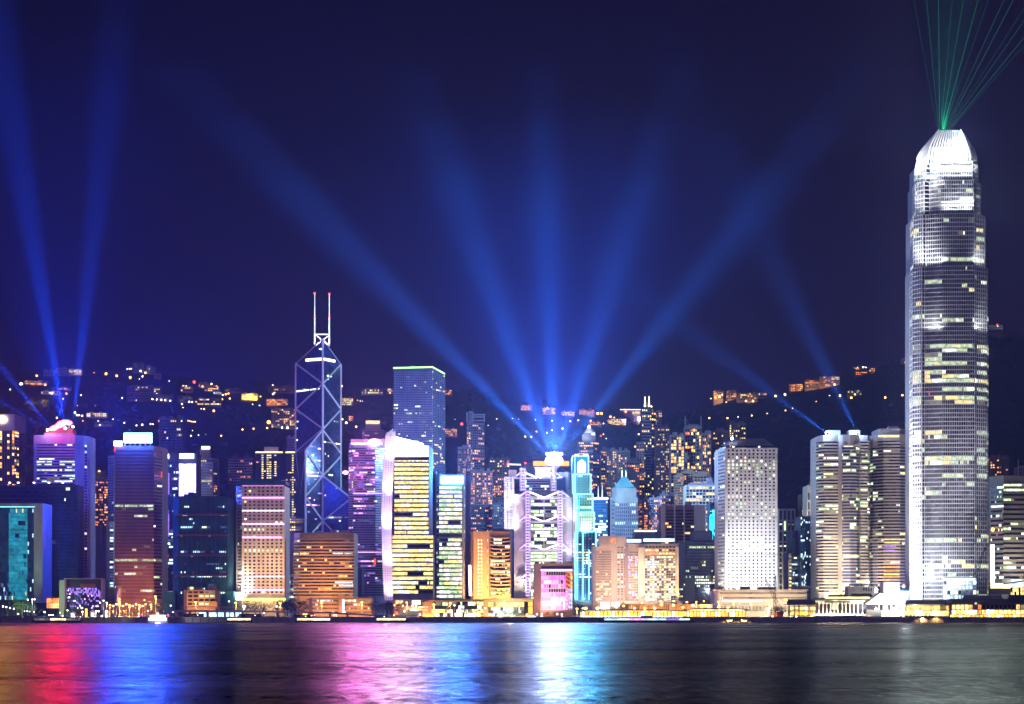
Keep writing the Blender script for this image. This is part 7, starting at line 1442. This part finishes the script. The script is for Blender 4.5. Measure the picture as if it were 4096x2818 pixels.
mb2 = MB()
for i in range(1500):
    px = 3606+R()*155; hh = 2474-R()*10*(.6+.6*math.sin(px*.21)**2); p_ = P(px, hh, 1504+R()*4); s_ = .25+.3*R(); a = Vector((R()-.5, R()-.5, R()-.5)).normalized(); b2 = a.orthogonal().normalized(); mb2.add([p_-a*s_, p_+b2*s_, p_+a*s_, p_-b2*s_], [(0, 1, 2, 3)], 'leaf')
mb2.build('hedge', kind='stuff')
B = Bld('ferry_pier', 'three-storey pier hall with navy roof and rows of orange lit windows', 'ferry pier', 3960, 1510, base=4); D = 1510
B.body([(3798, 0), (4200, 0)], 2412, 'cream', depth=20); gable_roof(B, 3796, 4060, 2413, 2396, -2, 22, 'roofdark'); gable_roof(B, 4030, 4230, 2414, 2380, -4, 26, 'roofdark'); gable_roof(B, 3850, 4010, 2398, 2382, 12, 20, 'grey', name='rear_roof')
B.fac((3806, -.1), (4200, -.1), 2419, 2439, 1, 23, .82, .85, lit=.8, pal='gold', g='glass_black', pr='tan', dep=.6, litf=lambda i, j, m: m if i < 5 or i > 14 else ('lit_orange' if i == 6 else 'glass_black')); B.fac((3806, -.1), (4200, -.1), 2440, 2459, 1, 23, .88, .88, lit=1, pal='warm', g='lit_amber', pr='tan', dep=.6, litf=lambda i, j, m: random.choice(['lit_warm', 'lit_soffit', 'lit_yellow', 'lit_halo'])); B.fac((3800, -.1), (4200, -.1), 2460, 2481, 1, 24, .88, .92, lit=1, pal='warm', g='lit_amber', pr='tan', dep=.6, litf=lambda i, j, m: random.choice(['lit_warm', 'lit_soffit', 'lit_yellow', 'lit_amber']))
for y in (2439.5, 2459.5): B.box('floor_band', 3800, 4200, y-.7, y+.9, 'rust', d=-1.2, dep=.8)
B.box('quay_base', 3752, 4200, 2481, 2491, 'timber', d=-9, dep=10)
mb2 = MB(); a_ = [P(3790, 2415, 1506), P(3790, 2404, 1506), P(3798, 2396, 1506), P(3807, 2404, 1506), P(3807, 2415, 1506)]; mb2.add([tuple(v) for v in a_]+[(v.x, v.y+4, v.z) for v in a_], [(4, 3, 2, 1, 0), (5, 6, 7, 8, 9)]+[(k, (k+1) % 5, 5+(k+1) % 5, 5+k) for k in range(5)], 'white'); mb2.build('dormer', B.o)
mb2 = MB(); a_ = [P(3896, 2437, 1503), P(3896, 2410, 1503), P(3904, 2401, 1503), P(3912, 2410, 1503), P(3912, 2437, 1503)]; mb2.add([tuple(v) for v in a_]+[(v.x, v.y+.5, v.z) for v in a_], [(4, 3, 2, 1, 0), (5, 6, 7, 8, 9)]+[(k, (k+1) % 5, 5+(k+1) % 5, 5+k) for k in range(5)], 'grey'); sg = mb2.build('sign_board', B.o)
B.box('sign_panel', 3898, 3910, 2420, 2435, 'white', d=-7.4, dep=.2); B.box('sign_emblem', 3899, 3908, 2411, 2419, 'lit_green', d=-7.4, dep=.2, shape='disc')
for k in range(3): B.box('sign_line', 3900, 3908, 2423+k*4, 2424.6+k*4, 'darkgrey', d=-7.6, dep=.1)
B.box('sign_post', 3903, 3905, 2437, 2488, 'darkgrey', d=-6, dep=.5); B.box('lit_ticket_machine', 3901, 3907, 2462, 2488, 'lit_green', d=-7, dep=.6)
for k in range(14): B.box('planter', 3812+k*20, 3818+k*20, 2478, 2482, 'timber', d=-3, dep=1)
B.finish(maxw=80)
for k in range(6): downlight(P(3820+k*50, 2466, 1503), 5e3*1.6, (1, .6, .22))

# ---- people on the promenade
def person_mesh(pose, shirt, legs):
    J = {'pelvis': (0, 0, .93, .13), 'chest': (0, -.01, 1.30, .145), 'neck': (0, 0, 1.50, .06), 'head': (0, -.02, 1.66, .105),
         'lk': (.10, -.04*pose, .50, .075), 'lf': (.11, .12*pose, .05, .05), 'rk': (-.10, .05*pose, .50, .075), 'rf': (-.11, -.14*pose, .05, .05),
         'ls': (.19, 0, 1.42, .06), 'le': (.25, .05*pose, 1.14, .045), 'lh': (.24, -.10-.1*pose, .90, .04), 'rs': (-.19, 0, 1.42, .06), 're': (-.25, -.05*pose, 1.14, .045), 'rh': (-.23, -.12, .90+.25*(pose > 1), .04)}
    E_ = [('pelvis', 'chest'), ('chest', 'neck'), ('neck', 'head'), ('pelvis', 'lk'), ('lk', 'lf'), ('pelvis', 'rk'), ('rk', 'rf'), ('chest', 'ls'), ('ls', 'le'), ('le', 'lh'), ('chest', 'rs'), ('rs', 're'), ('re', 'rh')]
    ks = list(J); me = bpy.data.meshes.new('body'); me.from_pydata([J[k][:3] for k in ks], [(ks.index(a), ks.index(b_)) for a, b_ in E_], [])
    o_ = bpy.data.objects.new('body', me); COL.objects.link(o_); md = o_.modifiers.new('skin', 'SKIN'); o_.modifiers.new('sub', 'SUBSURF').levels = 1
    for k, v in enumerate(me.skin_vertices[0].data): r_ = J[ks[k]][3]; v.radius = (r_, r_*.85)
    me.skin_vertices[0].data[0].use_root = True
    bpy.context.view_layer.update(); m2 = bpy.data.meshes.new_from_object(o_.evaluated_get(bpy.context.evaluated_depsgraph_get())); bpy.data.objects.remove(o_)
    m2.materials.clear()
    for n_ in (legs, shirt, 'skin', 'hair'): m2.materials.append(M[n_])
    for p_ in m2.polygons: z = p_.center.z; p_.material_index = 0 if z < .95 else 3 if z > 1.68 else 2 if z > 1.50 else 1; p_.use_smooth = True
    m2.name = 'body'; return m2
wall('skin', (.45, .27, .19)); wall('hair', (.02, .015, .012)); wall('denim', (.05, .07, .13)); wall('shirt_white', (.7, .7, .7)); wall('shirt_red', (.45, .05, .05)); wall('shirt_blue', (.08, .15, .4)); wall('shirt_dark', (.03, .03, .04))
PM = [person_mesh(.6, 'shirt_white', 'denim'), person_mesh(1.2, 'shirt_red', 'shirt_dark'), person_mesh(0, 'shirt_blue', 'denim'), person_mesh(.4, 'shirt_dark', 'denim')]
PC = ['in a white shirt', 'in a red top mid-stride', 'in a blue shirt', 'in dark clothes']
for k, (px, wh) in enumerate(((1826, 'left of the pavilion forecourt lamps'), (1838, 'beside the pavilion forecourt lamp'), (1846, 'under the yellow-lit forecourt tree'), (1858, 'between the two forecourt trees'), (1870, 'before the lit pavilion glass'), (1881, 'near the dark forecourt tree'), (1890, 'near the cold forecourt lamp'), (1902, 'under the amber tree by the pavilion'), (1698, 'before the blank pavilion wall'), (2155, 'at the left foot of the pink block'), (2176, 'between the first two globe lamps of the pink block'), (2198, 'before the centre of the pink block'), (2236, 'between the third and fourth globe lamps'), (2268, 'right of the fourth globe lamp'), (2284, 'below the stair side of the pink block'), (2296, 'left of the canopy pier'), (3900, 'beside the pier sign post'), (3912, 'right of the pier sign post'), (3868, 'before the orange pier windows'))):
    q = k % 4; put('person', PM[q], None, loc=(X(px, 1506), 1506, 4), rot=R()*6, label=f'person {PC[q]} {wh}', cat='person', group='people strolling on the promenade')
# ---- boats; the cruise boat and launches are added in place of light trails
def ferry(px0, px1, ywl, D, lb, cols, decks=2, name='ferry'):
    x0, x1 = X(px0, D), X(px1, D); L = x1-x0; t = root(name, lb, 'ferry', ((x0+x1)/2, D, 0)); mb2 = MB(); n = 10; vs = []
    for k in range(n+1):
        s_ = k/n; x = lerp(x0, x1, s_); wd = L*.09*math.sin(math.pi*min(1, max(0, s_*.92+.04)))**.45; sh = .5*(2*s_-1)**4
        vs += [(x, D-wd*.6, -.4), (x, D-wd, 1.4+sh), (x, D+wd, 1.4+sh), (x, D+wd*.6, -.4)]
    mb2.add(vs, [(k*4+q, k*4+4+q, k*4+4+(q+1) % 4, k*4+(q+1) % 4) for k in range(n) for q in range(4)]+[(0, 1, 2, 3), (n*4+3, n*4+2, n*4+1, n*4)], 'navy'); mb2.build('hull', t)
    for d_ in range(decks):
        a, b_ = x0+L*(.06+.07*d_), x1-L*(.06+.07*d_); z = 1.5+d_*2.1; w_ = L*.07
        mb2 = MB(); mb2.box(((a+b_)/2, D, z+.9), (b_-a, w_*2, 1.8), 'white'); mb2.build('cabin', t); mb2 = MB(); mb2.box(((a+b_)/2, D, z+1.95), (b_-a+1.4, w_*2+1, .22), 'white'); mb2.build('deck_roof', t)
        m_ = max(5, int((b_-a)/1.9))
        for k in range(m_): pbox(t, 'window', (a+(k+.5)*(b_-a)/m_, D-w_-.05, z+1.0), ((b_-a)/m_*.82, .12, 1.15), cols[(k*len(cols)//m_+d_) % len(cols)])
    mb2 = MB(); mb2.box(((x0+x1)/2, D, 1.5+decks*2.1+.8), (L*.12, 2, 1.6), 'white'); mb2.bar(((x0+x1)/2, D, 3), ((x0+x1)/2, D, 5+decks*2.6), .12, 'steel'); mb2.build('wheelhouse', t)
    return t
ferry(590, 672, 2490, 1488, 'small ferry ablaze with white deck lights left of centre on the harbour', ['lit_halo', 'lit_pinkw', 'lit_halo', 'lit_halo'])
lamp('POINT', 'deck_light', P(630, 2483, 1480), 2.2e4, (1, .9, .85), size=1.5)
ferry(2392, 2780, 2492, 1492, 'long low harbour ferry added for a light trail, with cyan, white and violet lit windows before the canopy pier', ['lit_cool', 'lit_snow', 'lit_pinkw', 'lit_snow', 'lit_cool', 'lit_purple', 'lit_snow'], decks=1, name='trail_boat')
ferry(905, 1010, 2492, 1490, 'dark launch added for a light trail, with a thin line of cream lights below the pink-banded hotel', ['lit_soffit'], decks=1, name='launch')
ferry(1180, 1330, 2492, 1488, 'long dark launch added for a light trail, with cream deck lights below the tan banded office', ['lit_soffit', 'lit_halo'], decks=1, name='launch')
ferry(1500, 1630, 2492, 1489, 'dark launch added for a light trail, with cream lights moored below the white fin', ['lit_soffit'], decks=1, name='launch')
ferry(130, 330, 2493, 1482, 'long unlit barge-like boat with a line of dim lights at the left quay', ['lit_dim', 'lit_soffit', 'lit_dim'], decks=1, name='barge')
b_ = MB(); p = P(544, 2497, 1440); b_.ball((p.x, p.y, .4), .9, 'red', 8, 5); b_.bar((p.x, p.y, .6), (p.x, p.y, 2.2), .15, 'red', 5); b_.build('buoy', label='small dark red buoy floating left of the bright ferry', cat='buoy', origin=(p.x, p.y, 0))

# ================================================================ searchlights
def search(px, y, D, tpx, tpy, e_, cone, label, col=(.03, .30, 1), ms=((.3, .20), (.9, .30), (1.6, .50))):
    """one fixture with a cluster of lamps: the same direction seen from here, each leaning back a little more"""
    p = P(px, y, D); kk = (HY-tpy)/F
    def aim(m): return P(tpx, tpy, (D+m*(CAMZ-p.z))/(1-m*kk))
    d = (aim(ms[1][0])-p).normalized()
    t = root('searchlight', label, 'searchlight', tuple(p-Vector((0, 0, 2.2))), group='searchlights sweeping the sky from the roofs')
    b_ = MB(); b_.bar(p-d*1.6, p+d*.2, .8, 'darkgrey', 10, 1.0); b_.build('drum', t); b_ = MB(); b_.bar(p-Vector((0, 0, 2.2)), p-d*.7, .35, 'steel', 5); b_.build('yoke', t); b_ = MB(); b_.ball(p+d*.3, 1.15, 'lamp_search', 10, 7); b_.build('lens', t, smooth=True); lamp('POINT', 'searchlight_glare', p+d*2.2, 4e4 if px > 3000 else 1.1e5 if px > 1000 else 3e3, (.25, .5, 1), size=.8)
    for m, w_ in ms: dd = (aim(m)-p).normalized(); lamp('SPOT', 'searchlight_beam', p+dd*1.6, e_*w_, col, aim(m), cone, 1.0, size=.5)
I0 = 5.5e8
search(2190, 1818, 1897, 1150, 735, I0*1.5, 7.5, 'roof searchlight over the truss building aimed far left')
search(2203, 1816, 1899, 1800, 700, I0*1.2, 9, 'roof searchlight over the truss building aimed up and slightly left')
search(2217, 1815, 1901, 2170, 500, I0*1.5, 8, 'roof searchlight over the truss building aimed straight up')
search(2231, 1816, 1899, 2520, 900, I0*.9, 8.5, 'roof searchlight over the truss building aimed up and slightly right')
search(2244, 1818, 1897, 2900, 985, I0*1.1, 7.5, 'roof searchlight over the truss building aimed far right')
lamp('SPOT', 'searchlight_spill', P(2217, 1812, 1902), I0*.30, (.04, .18, 1), P(2170, 700, 2360), 60, 1.0, size=1)
FW = ((-.25, .34), (.15, .33), (.45, .33)); LC = (.008, .12, 1)
search(262, 1716, 1845, 60, 560, I0*.85, 9, 'searchlight beside the red emblem aimed up and left', col=LC, ms=((-.3, .5), (-.12, .5)))
search(291, 1710, 1850, 420, 500, I0*.8, 8, 'searchlight at the right end of the red emblem aimed up', col=LC, ms=((-.3, .3), (.1, .3), (.6, .4)))
search(208, 1720, 1845, -60, 1390, I0*.8, 7, 'searchlight at the left end of the red emblem aimed low left', col=LC, ms=((-.3, .5), (.1, .5)))
search(192, 1722, 1845, -40, 1580, I0*.4, 6, 'outermost left searchlight by the red emblem aimed lowest', col=LC, ms=((-.3, .5), (.1, .5)))
lamp('SPOT', 'searchlight_spill', P(240, 1668, 1853), I0*.05, (.01, .07, 1), P(200, 500, 1990), 60, 1.0, size=1)
search(3307, 1733, 1716, 2960, 1480, I0*.36, 7, 'searchlight on the left round tower roof aimed left', ms=((.8, .3), (1.8, .35), (2.6, .35)))
search(3430, 1733, 1716, 3240, 1350, I0*.36, 8, 'searchlight on the middle of the round tower roof aimed up left', ms=((.6, .3), (1.4, .35), (2.1, .35)))
# lasers from the tallest tower, drawn as thin glowing rods in place of beams
for k in range(13):
    tx = 3700+k*42+8*math.sin(k*3); p = P(3752+k*3.2, 530, 1652); q = P(tx+(k-4)*14, -60, 1652+k*2); d = (q-p).normalized()
    b_ = MB(); b_.bar(p, q, .045+.025*(k % 3), 'laser_green', 5); b_.build('laser_beam_rod', kind='stuff')
lamp('SPOT', 'laser_spill', P(3775, 545, 1650), 1.1e7, (0, 1, .35), P(3830, -300, 1660), 34, 1.0, size=1)
